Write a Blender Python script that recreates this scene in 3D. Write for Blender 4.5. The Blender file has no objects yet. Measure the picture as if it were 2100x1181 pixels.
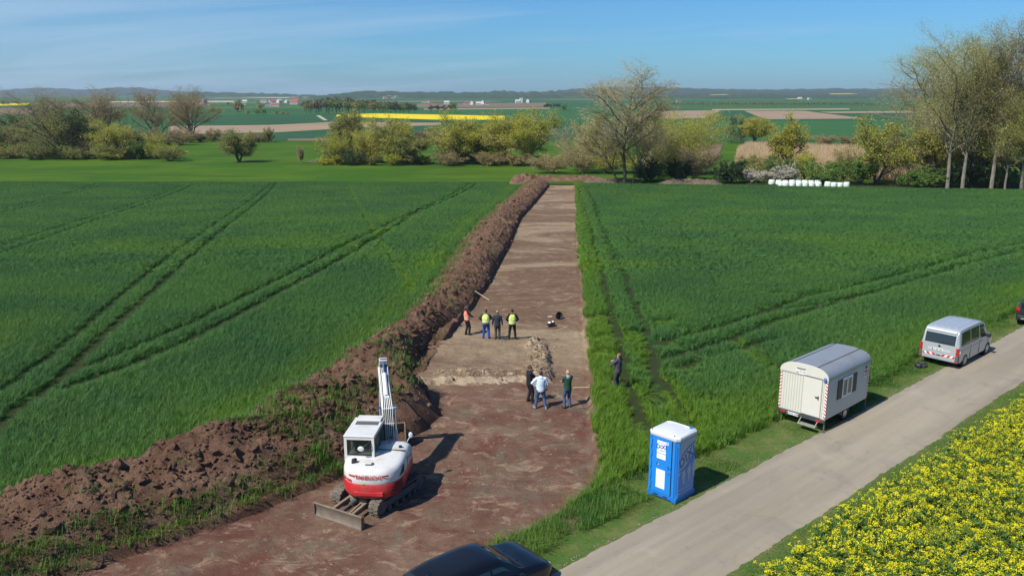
import bpy, bmesh, math, random
import numpy as np
from mathutils import Vector, Matrix
R_ = math.radians
S = bpy.context.scene
COL = S.collection

# ------------------------------------------------------------------ camera, sky, sun, exposure
CAM_H = 13.5
PITCH = R_(13.0743)
FPX = 1700.0            # focal length in pixels of a 2100 px wide frame (29 mm equivalent)
cam = bpy.data.cameras.new("camera"); cam.sensor_width = 36.0; cam.lens = 36.0 * FPX / 2100
cam.clip_start = 0.5; cam.clip_end = 40000
camo = bpy.data.objects.new("camera", cam); COL.objects.link(camo)
camo.location = (0, 0, CAM_H); camo.rotation_euler = (math.pi / 2 - PITCH, 0, 0)
S.camera = camo

SUN_EL, SUN_AZ = R_(48.5), R_(230)      # azimuth clockwise from +Y
world = bpy.data.worlds.new("World"); S.world = world; world.use_nodes = True
nt = world.node_tree; nt.nodes.clear()
def wn(t, **k):
    n = nt.nodes.new(t)
    for a, b in k.items(): setattr(n, a, b)
    return n
sky = wn('ShaderNodeTexSky', sky_type='NISHITA', sun_disc=False, sun_elevation=SUN_EL, sun_rotation=SUN_AZ,
         altitude=200, air_density=1.0, dust_density=0.6, ozone_density=2.6)
bg = wn('ShaderNodeBackground'); bg.inputs[1].default_value = 0.105
wout = wn('ShaderNodeOutputWorld')
# thin cirrus: noise over the direction projected to a flat layer high above
tc = wn('ShaderNodeTexCoord'); sep = wn('ShaderNodeSeparateXYZ')
nt.links.new(tc.outputs['Generated'], sep.inputs[0])
def wm(op, a, b=None, c=None):
    n = wn('ShaderNodeMath', operation=op)
    for i, v in enumerate((a, b, c)):
        if v is None: continue
        if isinstance(v, (int, float)): n.inputs[i].default_value = v
        else: nt.links.new(v, n.inputs[i])
    return n.outputs[0]
zz = wm('ADD', wm('MAXIMUM', sep.outputs[2], 0.0), 0.06)
cx_ = wm('DIVIDE', sep.outputs[0], zz); cy_ = wm('DIVIDE', sep.outputs[1], zz)
comb = wn('ShaderNodeCombineXYZ')
nt.links.new(wm('MULTIPLY_ADD', cy_, 0.18, wm('MULTIPLY', cx_, 0.42)), comb.inputs[0]); nt.links.new(wm('MULTIPLY_ADD', cx_, 0.22, wm('MULTIPLY', cy_, 0.75)), comb.inputs[1])
ns = wn('ShaderNodeTexNoise'); ns.inputs['Scale'].default_value = 0.55; ns.inputs['Detail'].default_value = 9
ns.inputs['Roughness'].default_value = 0.62; ns.inputs['Distortion'].default_value = 0.5
nt.links.new(comb.outputs[0], ns.inputs['Vector'])
lowz = wm('SUBTRACT', 1.0, wm('MULTIPLY', sep.outputs[2], 1.2))
leftish = wm('MULTIPLY_ADD', sep.outputs[0], -1.05, -0.04)        # veil thickens towards the west
mr = wn('ShaderNodeMapRange'); mr.inputs[1].default_value = 0.46; mr.inputs[2].default_value = 0.74
nt.links.new(wm('ADD', ns.outputs[0], wm('MULTIPLY', leftish, 0.36)), mr.inputs[0])
cl = wm('MULTIPLY', mr.outputs[0], 0.62)
mix = wn('ShaderNodeMix', data_type='RGBA'); mix.inputs[7].default_value = (3.3, 4.7, 6.2, 1)
tint = wn('ShaderNodeMix', data_type='RGBA', blend_type='MULTIPLY'); tint.inputs[0].default_value = 1.0; tint.inputs[7].default_value = (0.30, 0.62, 0.93, 1)
nt.links.new(sky.outputs[0], tint.inputs[6]); nt.links.new(cl, mix.inputs[0]); nt.links.new(tint.outputs[2], mix.inputs[6])
nt.links.new(mix.outputs[2], bg.inputs[0]); nt.links.new(bg.outputs[0], wout.inputs[0])

sun = bpy.data.lights.new("sun", 'SUN'); sun.energy = 5.0; sun.angle = R_(0.53); sun.color = (1.0, 0.95, 0.87)
suno = bpy.data.objects.new("sun", sun); COL.objects.link(suno)
sd = Vector((math.sin(SUN_AZ) * math.cos(SUN_EL), math.cos(SUN_AZ) * math.cos(SUN_EL), math.sin(SUN_EL)))
suno.rotation_euler = sd.to_track_quat('Z', 'Y').to_euler(); suno.location = (-60, -50, 90)
S.view_settings.view_transform = 'Standard'; S.view_settings.look = 'None'
S.view_settings.exposure = 0.30; S.view_settings.gamma = 1.0
S.cycles.max_bounces = 6; S.cycles.diffuse_bounces = 2; S.cycles.glossy_bounces = 3
S.cycles.transmission_bounces = 5; S.cycles.transparent_max_bounces = 8; S.cycles.volume_bounces = 0
S.cycles.use_denoising = True

# ------------------------------------------------------------------ numeric helpers
def smooth(a, b, x):
    t = np.clip((np.asarray(x, float) - a) / (b - a), 0, 1)
    return t * t * (3 - 2 * t)
def _h(ix, iy, seed):
    n = (ix.astype(np.int64) * 374761393 + iy.astype(np.int64) * 668265263 + seed * 1442695041) & 0x7fffffff
    n = ((n ^ (n >> 13)) * 1274126177) & 0x7fffffff
    n = ((n ^ (n >> 16)) * 668265263) & 0x7fffffff
    return (n & 0xffffff) / float(0xffffff)
def vnoise(x, y, seed=0):
    x = np.asarray(x, float); y = np.asarray(y, float)
    ix = np.floor(x); iy = np.floor(y); fx = x - ix; fy = y - iy
    fx = fx * fx * (3 - 2 * fx); fy = fy * fy * (3 - 2 * fy)
    a = _h(ix, iy, seed); b = _h(ix + 1, iy, seed); c = _h(ix, iy + 1, seed); d = _h(ix + 1, iy + 1, seed)
    return (a * (1 - fx) + b * fx) * (1 - fy) + (c * (1 - fx) + d * fx) * fy
def fbm(x, y, octv=4, seed=0, gain=0.5):
    s = 0.0; a = 1.0; t = 0.0
    for k in range(octv):
        s = s + a * (vnoise(x * 2 ** k + 17.3 * k, y * 2 ** k - 9.1 * k, seed + k) * 2 - 1); t += a; a *= gain
    return s / t
def terrain(x, y):
    x = np.asarray(x, float); y = np.asarray(y, float)
    z = -4.5 * smooth(45, 178, y) - 1.0 * smooth(178, 255, y)
    z = z + 9.0 * smooth(800, 5400, y) + 0.5 * np.sin(x / 190 + y / 340) * smooth(280, 650, y)
    return z
def T(x, y): return float(terrain(x, y))
cp, sp_ = math.cos(PITCH), math.sin(PITCH)
def ray(px, py):
    a = (px - 1050) / FPX; b = -(py - 590.5) / FPX
    return np.array([a, cp + b * sp_, -sp_ + b * cp])
def at(px, py, dz=0.0):
    """where the sight line of a photograph pixel meets the ground raised by dz (metres)"""
    d = ray(px, py); t = 3.0
    o = np.array([0, 0, CAM_H])
    def g(t):
        p = o + d * t
        return p[2] - (T(p[0], p[1]) + dz)
    lo = t
    while t < 9000:
        t2 = t * 1.02 + 0.05
        if g(t2) < 0:
            lo, hi = t, t2
            for _ in range(40):
                m = (lo + hi) / 2
                if g(m) > 0: lo = m
                else: hi = m
            p = o + d * hi
            return Vector(p)
        t = t2
    return Vector(o + d * 9000)
def height_at(px, py, y):
    """height of the sight line of a pixel at distance y"""
    d = ray(px, py); return CAM_H + d[2] * y / d[1]
def poly_at(pts, dz=0.0): return np.array([at(px, py, dz)[:] for px, py in pts])
def resample(P, n=None, t=None):
    P = np.asarray(P, float)
    d = np.r_[0, np.cumsum(np.linalg.norm(np.diff(P[:, :2], axis=0), axis=1))]
    if t is None: t = np.linspace(0, 1, n)
    return np.stack([np.interp(np.asarray(t) * d[-1], d, P[:, k]) for k in range(P.shape[1])], 1)
def inside(x, y, poly):
    x = np.asarray(x, float); y = np.asarray(y, float); r = np.zeros(x.shape, bool)
    n = len(poly)
    for i in range(n):
        x0, y0 = poly[i][0], poly[i][1]; x1, y1 = poly[(i + 1) % n][0], poly[(i + 1) % n][1]
        c = ((y0 > y) != (y1 > y))
        with np.errstate(divide='ignore', invalid='ignore'):
            r ^= c & (x < (x1 - x0) * (y - y0) / (y1 - y0 + 1e-12) + x0)
    return r
def dist_line(x, y, P):
    """distance to a polyline"""
    x = np.asarray(x, float); y = np.asarray(y, float); best = np.full(x.shape, 1e9)
    for i in range(len(P) - 1):
        ax, ay = P[i][0], P[i][1]; bx, by = P[i + 1][0], P[i + 1][1]
        dx, dy = bx - ax, by - ay; L = dx * dx + dy * dy + 1e-12
        t = np.clip(((x - ax) * dx + (y - ay) * dy) / L, 0, 1)
        best = np.minimum(best, np.hypot(x - ax - t * dx, y - ay - t * dy))
    return best

# ------------------------------------------------------------------ materials
class N:
    """small node-graph writer"""
    def __init__(s, name):
        s.m = bpy.data.materials.new(name); s.m.use_nodes = True; s.t = s.m.node_tree; s.t.nodes.clear()
        s.out = s.t.nodes.new('ShaderNodeOutputMaterial')
        s.geo = s.t.nodes.new('ShaderNodeNewGeometry'); s.tc = s.t.nodes.new('ShaderNodeTexCoord')
    def n(s, t, **k):
        o = s.t.nodes.new(t)
        for a, b in k.items(): setattr(o, a, b)
        return o
    def put(s, sock, v):
        if isinstance(v, bpy.types.NodeSocket): s.t.links.new(v, sock)
        elif isinstance(v, (tuple, list)):
            v = tuple(v)
            sock.default_value = v if len(v) == len(sock.default_value) else v + (1,)
        else: sock.default_value = v
    def pos(s, scale=(1, 1, 1), obj=False):
        m = s.n('ShaderNodeMapping'); s.put(m.inputs[0], s.tc.outputs['Object'] if obj else s.geo.outputs['Position'])
        m.inputs[3].default_value = scale; return m.outputs[0]
    def noise(s, scale, detail=4, rough=0.55, vec=None, dist=0.0):
        o = s.n('ShaderNodeTexNoise'); s.put(o.inputs['Vector'], vec if vec is not None else s.geo.outputs['Position'])
        o.inputs['Scale'].default_value = scale; o.inputs['Detail'].default_value = detail
        o.inputs['Roughness'].default_value = rough; o.inputs['Distortion'].default_value = dist
        return o.outputs[0]
    def ramp(s, v, a, b):
        o = s.n('ShaderNodeMapRange'); s.put(o.inputs[0], v); o.inputs[1].default_value = a; o.inputs[2].default_value = b
        o.interpolation_type = 'SMOOTHSTEP'; return o.outputs[0]
    def mixc(s, f, a, b, mode='MIX'):
        o = s.n('ShaderNodeMix', data_type='RGBA', blend_type=mode); s.put(o.inputs[0], f); s.put(o.inputs[6], a); s.put(o.inputs[7], b)
        return o.outputs[2]
    def math(s, op, a, b=0.0):
        o = s.n('ShaderNodeMath', operation=op); s.put(o.inputs[0], a); s.put(o.inputs[1], b); return o.outputs[0]
    def bump(s, h, strength=0.4, dist=0.05):
        o = s.n('ShaderNodeBump'); s.put(o.inputs['Height'], h); o.inputs['Strength'].default_value = strength
        o.inputs['Distance'].default_value = dist; return o.outputs[0]
    def bsdf(s, col, rough=0.6, metal=0.0, spec=0.5, normal=None, coat=0.0):
        p = s.n('ShaderNodeBsdfPrincipled'); s.put(p.inputs['Base Color'], col); s.put(p.inputs['Roughness'], rough)
        s.put(p.inputs['Metallic'], metal); s.put(p.inputs['Specular IOR Level'], spec)
        s.put(p.inputs['Coat Weight'], coat); p.inputs['Coat Roughness'].default_value = 0.06
        if normal is not None: s.put(p.inputs['Normal'], normal)
        return p
    def done(s, sh):
        s.t.links.new(sh if isinstance(sh, bpy.types.NodeSocket) else sh.outputs[0], s.out.inputs['Surface']); return s.m
MATS = {}
def plain(name, col, rough=0.5, metal=0.0, var=0.12, scale=6.0, spec=0.5, coat=0.0, dirt=None, dirt_amt=0.0, bump=0.0):
    """painted / plastic / cloth surface with slight uneven tone, optional dirt"""
    if name in MATS: return MATS[name]
    g = N(name); v = g.pos(obj=True)
    n1 = g.noise(scale, 5, 0.6, v)
    c = g.mixc(n1, tuple(x * (1 - var) for x in col), tuple(min(1, x * (1 + var)) for x in col))
    rg = g.math('MULTIPLY_ADD', n1, 0.18); rg.node.inputs[2].default_value = max(0.02, rough - 0.09)
    if dirt is not None:
        n2 = g.noise(scale * 0.6, 8, 0.7, v)
        f = g.math('MULTIPLY', g.ramp(n2, 0.45, 0.75), dirt_amt); c = g.mixc(f, c, dirt)
    nm = g.bump(g.noise(scale * 9, 4, 0.6, v), bump, 0.01) if bump else None
    MATS[name] = g.done(g.bsdf(c, rg, metal, spec, nm, coat)); return MATS[name]
def glass(name, col=(0.02, 0.028, 0.03), rough=0.04, alpha_mix=0.0):
    if name in MATS: return MATS[name]
    g = N(name)
    p = g.bsdf(col, rough, 0.0, 0.9)
    if alpha_mix:
        t = g.n('ShaderNodeBsdfTransparent'); t.inputs[0].default_value = (0.55, 0.62, 0.58, 1)
        m = g.n('ShaderNodeMixShader'); m.inputs[0].default_value = alpha_mix
        g.t.links.new(p.outputs[0], m.inputs[1]); g.t.links.new(t.outputs[0], m.inputs[2]); p = m
    MATS[name] = g.done(p); return MATS[name]
def leafmat(name, c1, c2, trans=0.3, scale=0.5, attr=None, c3=None):
    """leaves and blades: two hues mixed by a noise in space, some light passing through"""
    if name in MATS: return MATS[name]
    g = N(name)
    f = g.ramp(g.noise(scale, 3, 0.6), 0.35, 0.65)
    c = g.mixc(f, c1, c2)
    rnd = g.n('ShaderNodeObjectInfo').outputs['Random']
    isl = g.geo.outputs['Random Per Island']
    hv = g.n('ShaderNodeHueSaturation'); g.put(hv.inputs['Color'], c)
    vv = g.math('MULTIPLY_ADD', isl, 0.7); vv.node.inputs[2].default_value = 0.65
    g.put(hv.inputs['Value'], vv); c = hv.outputs[0]
    if attr:
        a = g.n('ShaderNodeAttribute'); a.attribute_type = 'INSTANCER'; a.attribute_name = attr
        c = g.mixc(a.outputs['Fac'], c, c3)
    d = g.bsdf(c, 0.55, 0.0, 0.25)
    tr = g.n('ShaderNodeBsdfTranslucent'); g.put(tr.inputs[0], c)
    m = g.n('ShaderNodeMixShader'); m.inputs[0].default_value = trans
    g.t.links.new(d.outputs[0], m.inputs[1]); g.t.links.new(tr.outputs[0], m.inputs[2])
    MATS[name] = g.done(m); return MATS[name]

# ------------------------------------------------------------------ objects
def link_mesh(name, me, parent=None, loc=None, rot=None):
    o = bpy.data.objects.new(name, me); COL.objects.link(o)
    if parent is not None: o.parent = parent
    if loc is not None: o.location = loc
    if rot is not None: o.rotation_euler = rot
    return o
def np_mesh(name, V, F, mats, mi=None, smooth_=False):
    """mesh from arrays; F is (n,3) or (n,4)"""
    V = np.ascontiguousarray(V, np.float32); F = np.ascontiguousarray(F, np.int32)
    me = bpy.data.meshes.new(name); k = F.shape[1]
    me.vertices.add(len(V)); me.vertices.foreach_set('co', V.ravel())
    me.loops.add(F.size); me.loops.foreach_set('vertex_index', F.ravel())
    me.polygons.add(len(F)); me.polygons.foreach_set('loop_start', np.arange(0, F.size, k, dtype=np.int32))
    for m in (mats if isinstance(mats, (list, tuple)) else [mats]): me.materials.append(m)
    if mi is not None: me.polygons.foreach_set('material_index', np.asarray(mi, np.int32))
    me.polygons.foreach_set('use_smooth', np.full(len(F), bool(smooth_)))
    me.update(calc_edges=True)
    return me
def grid_faces(nu, nv, base=0):
    i = np.arange(nu - 1)[:, None] * nv + np.arange(nv - 1)[None, :]
    i = i.ravel() + base
    return np.stack([i, i + nv, i + nv + 1, i + 1], 1)
def tag(o, label=None, cat=None, group=None, kind=None):
    for k, v in (('label', label), ('category', cat), ('group', group), ('kind', kind)):
        if v: o[k] = v
    return o
def empty(name, loc=(0, 0, 0), rz=0.0):
    o = bpy.data.objects.new(name, None); o.empty_display_size = 0.3; COL.objects.link(o)
    o.location = loc; o.rotation_euler = (0, 0, rz); return o
def copy_tree(o, parent=None):
    c = o.copy(); COL.objects.link(c)
    if parent is not None: c.parent = parent
    for ch in list(o.children): copy_tree(ch, c)
    return c

class MB:
    """collects shapes into ONE mesh"""
    def __init__(s): s.v = []; s.f = []; s.mi = []; s.cur = 0
    def mat(s, i): s.cur = i; return s
    def add(s, vs, fs):
        b = len(s.v); s.v += [tuple(v) for v in vs]
        s.f += [tuple(i + b for i in f) for f in fs]; s.mi += [s.cur] * len(fs); return s
    def box(s, x0, x1, y0, y1, z0, z1, M=None):
        vs = [Vector((x, y, z)) for z in (z0, z1) for x, y in ((x0, y0), (x1, y0), (x1, y1), (x0, y1))]
        if M is not None: vs = [M @ v for v in vs]
        return s.add(vs, [(3, 2, 1, 0), (4, 5, 6, 7), (0, 1, 5, 4), (1, 2, 6, 5), (2, 3, 7, 6), (3, 0, 4, 7)])
    def bar(s, a, b, w, h, up=(0, 0, 1)):
        a = Vector(a); b = Vector(b); d = (b - a).normalized(); u = Vector(up)
        r = d.cross(u)
        if r.length < 1e-4: r = d.cross(Vector((1, 0, 0)))
        r.normalize(); u = r.cross(d)
        vs = [p + r * (w / 2 * i) + u * (h / 2 * j) for p in (a, b) for i, j in ((-1, -1), (1, -1), (1, 1), (-1, 1))]
        return s.add(vs, [(3, 2, 1, 0), (4, 5, 6, 7), (0, 1, 5, 4), (1, 2, 6, 5), (2, 3, 7, 6), (3, 0, 4, 7)])
    def tube(s, pts, rad, n=8, caps=True):
        pts = [Vector(p) for p in pts]
        if not isinstance(rad, (list, tuple)): rad = [rad] * len(pts)
        vs = []; prev = None
        for i, p in enumerate(pts):
            d = (pts[min(i + 1, len(pts) - 1)] - pts[max(i - 1, 0)])
            d = d.normalized() if d.length > 1e-9 else Vector((0, 0, 1))
            if prev is None:
                a = d.cross(Vector((0.31, 0.17, 0.93)))
                if a.length < 1e-3: a = d.cross(Vector((1, 0, 0)))
            else: a = prev - d * prev.dot(d)
            a.normalize(); prev = a; b = d.cross(a)
            for k in range(n):
                t = 2 * math.pi * k / n; vs.append(p + a * (rad[i] * math.cos(t)) + b * (rad[i] * math.sin(t)))
        fs = [(i * n + k, i * n + (k + 1) % n, (i + 1) * n + (k + 1) % n, (i + 1) * n + k) for i in range(len(pts) - 1) for k in range(n)]
        if caps: fs += [tuple(reversed(range(n))), tuple(range((len(pts) - 1) * n, len(pts) * n))]
        return s.add(vs, fs)
    def cyl(s, a, b, r, n=16, r2=None): return s.tube([a, b], [r, r if r2 is None else r2], n)
    def prism(s, poly, axis, a0, a1):
        """2-D outline pushed along an axis: 'x' takes (y,z), 'y' takes (x,z), 'z' takes (x,y)"""
        def P(p, a): return {'x': (a, p[0], p[1]), 'y': (p[0], a, p[1]), 'z': (p[0], p[1], a)}[axis]
        n = len(poly); vs = [P(p, a0) for p in poly] + [P(p, a1) for p in poly]
        fs = [tuple(reversed(range(n))), tuple(range(n, 2 * n))] + [(i, (i + 1) % n, n + (i + 1) % n, n + i) for i in range(n)]
        return s.add(vs, fs)
    def ell(s, c, r, nu=12, nv=8, M=None):
        vs = []; c = Vector(c)
        for i in range(nv + 1):
            th = math.pi * i / nv
            for k in range(nu):
                ph = 2 * math.pi * k / nu
                v = Vector((r[0] * math.sin(th) * math.cos(ph), r[1] * math.sin(th) * math.sin(ph), r[2] * math.cos(th)))
                vs.append(c + (M @ v if M is not None else v))
        fs = [(i * nu + k, (i + 1) * nu + k, (i + 1) * nu + (k + 1) % nu, i * nu + (k + 1) % nu) for i in range(nv) for k in range(nu)]
        return s.add(vs, fs)
    def loft(s, secs, closed=True, caps=True):
        n = len(secs[0]); vs = [p for sec in secs for p in sec]
        fs = [(i * n + k, i * n + (k + 1) % n, (i + 1) * n + (k + 1) % n, (i + 1) * n + k)
              for i in range(len(secs) - 1) for k in range(n if closed else n - 1)]
        if caps and closed: fs += [tuple(reversed(range(n))), tuple(range((len(secs) - 1) * n, len(secs) * n))]
        return s.add(vs, fs)
    def mesh(s, name, mats, smooth_=False, angle=None):
        me = bpy.data.meshes.new(name); me.from_pydata(s.v, [], s.f)
        for m in (mats if isinstance(mats, (list, tuple)) else [mats]): me.materials.append(m)
        me.polygons.foreach_set('material_index', s.mi)
        bm = bmesh.new(); bm.from_mesh(me); bmesh.ops.recalc_face_normals(bm, faces=bm.faces)
        if smooth_:
            a = R_(angle if angle else 35)
            for f in bm.faces: f.smooth = True
            for e in bm.edges:
                e.smooth = not (len(e.link_faces) == 2 and e.calc_face_angle(0) > a)
        bm.to_mesh(me); bm.free(); me.update(); return me
    def build(s, name, mats, parent=None, loc=None, smooth_=False, bevel=0.0, seg=2, angle=None, rot=None, label=None):
        o = link_mesh(name, s.mesh(name, mats, smooth_, angle), parent, loc, rot)
        if bevel:
            m = o.modifiers.new('bevel', 'BEVEL'); m.width = bevel; m.segments = seg; m.limit_method = 'ANGLE'; m.angle_limit = R_(38)
            m.harden_normals = False
        if label: o['label'] = label
        return o
def text_mesh(name, txt, size, mat, parent, M, ext=0.002, shear=0.0, bold=0.0, align='CENTER', space=1.0):
    """lettering as flat raised mesh; M places the text's x-right / y-up plane"""
    cu = bpy.data.curves.new(name, 'FONT'); cu.body = txt; cu.size = size; cu.extrude = ext; cu.align_x = align; cu.align_y = 'CENTER'
    cu.shear = shear; cu.offset = bold; cu.space_character = space
    o = bpy.data.objects.new('tmp_text', cu); COL.objects.link(o)
    dg = bpy.context.evaluated_depsgraph_get(); me = bpy.data.meshes.new_from_object(o.evaluated_get(dg))
    bpy.data.objects.remove(o); bpy.data.curves.remove(cu)
    me.name = name; me.materials.clear(); me.materials.append(mat); me.transform(M)
    return link_mesh(name, me, parent)
def plane_M(origin, right, up):
    r = Vector(right).normalized(); u = Vector(up).normalized(); n = r.cross(u)
    M = Matrix((r, u, n)).transposed().to_4x4(); M.translation = Vector(origin); return M
# ================================================================== SETTING
rng = np.random.default_rng(7)
# outlines on the ground, metres (x right, y away from the camera)
FOOT = np.array([(7.85, 173.47), (5.05, 147.93), (1.16, 108.75), (-0.1, 83.48), (-1.61, 62.32), (-2.71, 52.89), (-3.41, 48.73), (-3.8, 44.45), (-4.35, 38.66), (-3.72, 36.14),
                 (-3.15, 34.51), (-3.78, 32.74), (-6.4, 28.21), (-9.65, 24.82), (-13.0, 21.92), (-17.3, 18.27), (-22.02, 14.25)])
RIGHT = np.array([(13.18, 173.59), (11.57, 148.93), (9.02, 113.6), (6.61, 80.87), (5.45, 62.38), (4.62, 51.42), (4.33, 45.74), (4.0, 39.69), (3.51, 34.4), (3.34, 31.25),
                  (3.15, 28.47), (2.79, 26.84), (1.58, 25.07), (0.16, 23.62), (-0.79, 22.93), (-1.16, 21.92), (-2.52, 19.78), (-7.14, 15.62), (-15.23, 8.44)])
LEFT = np.array([(2.38, 173.68), (-0.83, 140.63), (-3.95, 102.56), (-5.12, 80.2), (-5.73, 62.94), (-6.47, 53.1), (-7.47, 44.76), (-8.73, 40.34), (-9.78, 36.68),
                 (-10.62, 34.03), (-12.51, 29.36), (-14.93, 27.22), (-17.14, 25.45), (-20.3, 23.31), (-25.24, 19.77), (-31.55, 14.98)])
RD = np.array([math.cos(R_(41.8)), math.sin(R_(41.8))]); RN = np.array([-RD[1], RD[0]])   # road direction and its left normal
ROAD0 = np.array([4.26, 24.37])                                    # a point on the road's left edge
def road_off(x, y): return (x - ROAD0[0]) * RN[0] + (y - ROAD0[1]) * RN[1]    # + left of the left edge
def road_len(x, y): return (x - ROAD0[0]) * RD[0] + (y - ROAD0[1]) * RD[1]
ROAD_W = 3.5
def edge_wob(s, seed): return 0.09 * fbm(s * 0.22, s * 0 + seed, 5, seed, .62) + 0.07 * fbm(s * 2.9, s * 0, 3, seed + 5)
SITE = np.vstack([LEFT[::1], RIGHT[::-1]])                         # everything dug or heaped
CROPZONE_FAR = 173.8
def verge_w(s):      # width of the mown strip between road and crop, by length along the road
    return np.interp(s, [-12, -6, -2.7, 0.2, 3.5, 5.6, 7.8, 11.6, 19, 25.6, 38, 60], [0.5, 1.8, 2.2, 2.4, 2.7, 2.0, 1.9, 2.0, 1.2, 1.6, 1.4, 1.6])

# ---------------------------------------------------------------- ground
def graded(lo, hi, step, out_lo, out_hi, n):
    a = np.arange(lo, hi + step / 2, step)
    def geo(edge, far):
        L = abs(far - edge); r = np.linspace(0, 1, n + 1)[1:]
        k = math.log(L / step); g = (np.exp(r * k) - 1) / (math.exp(k) - 1) * L
        return g
    right = hi + geo(hi, out_hi); left = (lo - geo(lo, out_lo))[::-1]
    return np.concatenate([left, a, right])
gx = graded(-36, 46, 0.6, -9000, 9000, 60); gy = graded(6, 178, 0.6, -60, 9000, 90)
GX, GY = np.meshgrid(gx, gy, indexing='ij')
GZ = terrain(GX, GY)
near = (np.abs(GX) < 60) & (GY > 2) & (GY < 180)
ins = np.zeros(GX.shape, bool); ins[near] = inside(GX[near], GY[near], SITE)
dl = np.full(GX.shape, 9.0)
dl[near] = np.minimum(dist_line(GX[near], GY[near], LEFT), dist_line(GX[near], GY[near], RIGHT))
GZ = GZ - 1.3 * smooth(-0.45, 0.15, np.where(ins, dl, -dl))
ro = road_off(GX, GY)
GZ = GZ + np.where(GY > 250, 0, 0.02 * fbm(GX * 0.6, GY * 0.6, 3, 3)) * (np.abs(ro + 1.5) > 3.2)
fcx = 0.25 * (GX[1:, 1:] + GX[:-1, 1:] + GX[1:, :-1] + GX[:-1, :-1]).ravel()
fcy = 0.25 * (GY[1:, 1:] + GY[:-1, 1:] + GY[1:, :-1] + GY[:-1, :-1]).ravel()
crop_face = (fcy < CROPZONE_FAR) & (road_off(fcx, fcy) > 2.2)
rape_face = road_off(fcx, fcy) < -ROAD_W - 2.0
def m_ground():
    g = N('meadow_grass')
    big = g.noise(0.035, 5, 0.6); mid = g.noise(0.5, 6, 0.65); streak = g.noise(0.22, 5, 0.6, g.pos((0.16, 1.5, 1)))
    c = g.mixc(g.ramp(big, 0.40, 0.60), (0.042, 0.105, 0.012), (0.070, 0.132, 0.013))
    c = g.mixc(g.math('MULTIPLY', g.ramp(streak, 0.45, 0.62), .8), c, (0.040, 0.078, 0.014))
    c = g.mixc(g.math('MULTIPLY', g.ramp(mid, 0.5, 0.75), 0.4), c, (0.035, 0.085, 0.016))
    # far arable land: broad dark green parcels
    par = g.n('ShaderNodeTexVoronoi'); g.put(par.inputs['Vector'], g.pos((0.0016, 0.0042, 0))); par.inputs['Scale'].default_value = 1.0
    pc = g.n('ShaderNodeValToRGB'); g.put(pc.inputs[0], g.math('FRACT', g.math('MULTIPLY', par.outputs['Color'], 1.0)))
    el = pc.color_ramp.elements; el[0].position = 0.0; el[0].color = (0.030, 0.095, 0.036, 1); el[1].position = 0.5; el[1].color = (0.038, 0.112, 0.036, 1)
    for p_, q in ((0.66, (0.055, 0.105, 0.035, 1)), (0.80, (0.17, 0.135, 0.09, 1)), (0.86, (0.042, 0.105, 0.040, 1))):
        e = pc.color_ramp.elements.new(p_); e.color = q
    pc.color_ramp.interpolation = 'CONSTANT'
    s3 = g.n('ShaderNodeSeparateXYZ'); g.put(s3.inputs[0], g.geo.outputs['Position'])
    far = g.ramp(g.math('ADD', s3.outputs[1], g.math('MULTIPLY', s3.outputs[0], 0.08)), 352, 362)
    c = g.mixc(far, c, pc.outputs[0])
    nm = g.bump(g.noise(3.5, 4, 0.7), 0.5, 0.12)
    return g.done(g.bsdf(c, 0.95, 0, 0.03, nm))
def m_cropsoil():
    g = N('soil_under_crop'); c = g.mixc(g.noise(2.0, 5), (0.018, 0.034, 0.010), (0.038, 0.042, 0.016))  # soil tone darkened and greenish, the shade of the ruts put into it
    return g.done(g.bsdf(c, 0.95, 0, 0.1))
def m_verge():
    g = N('verge_ground'); n = g.noise(1.1, 6, 0.65)
    c = g.mixc(g.ramp(n, 0.35, 0.7), (0.058, 0.115, 0.022), (0.125, 0.140, 0.045))
    return g.done(g.bsdf(c, 0.95, 0, 0.1, g.bump(g.noise(14, 4, 0.7), 0.6, 0.04)))
verge_face = (fcy < 95) & ~crop_face & ~rape_face & (fcx < 90)
mi = np.where(crop_face | rape_face & (fcy < 90), 1, np.where(verge_face, 2, 0))
mi = np.where((fcy > 177) | (np.abs(fcx) > 140), 0, mi)
o = link_mesh('ground', np_mesh('ground', np.stack([GX.ravel(), GY.ravel(), GZ.ravel()], 1), grid_faces(*GX.shape), [m_ground(), m_cropsoil(), m_verge()], mi, True)); tag(o, kind='structure')

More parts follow.
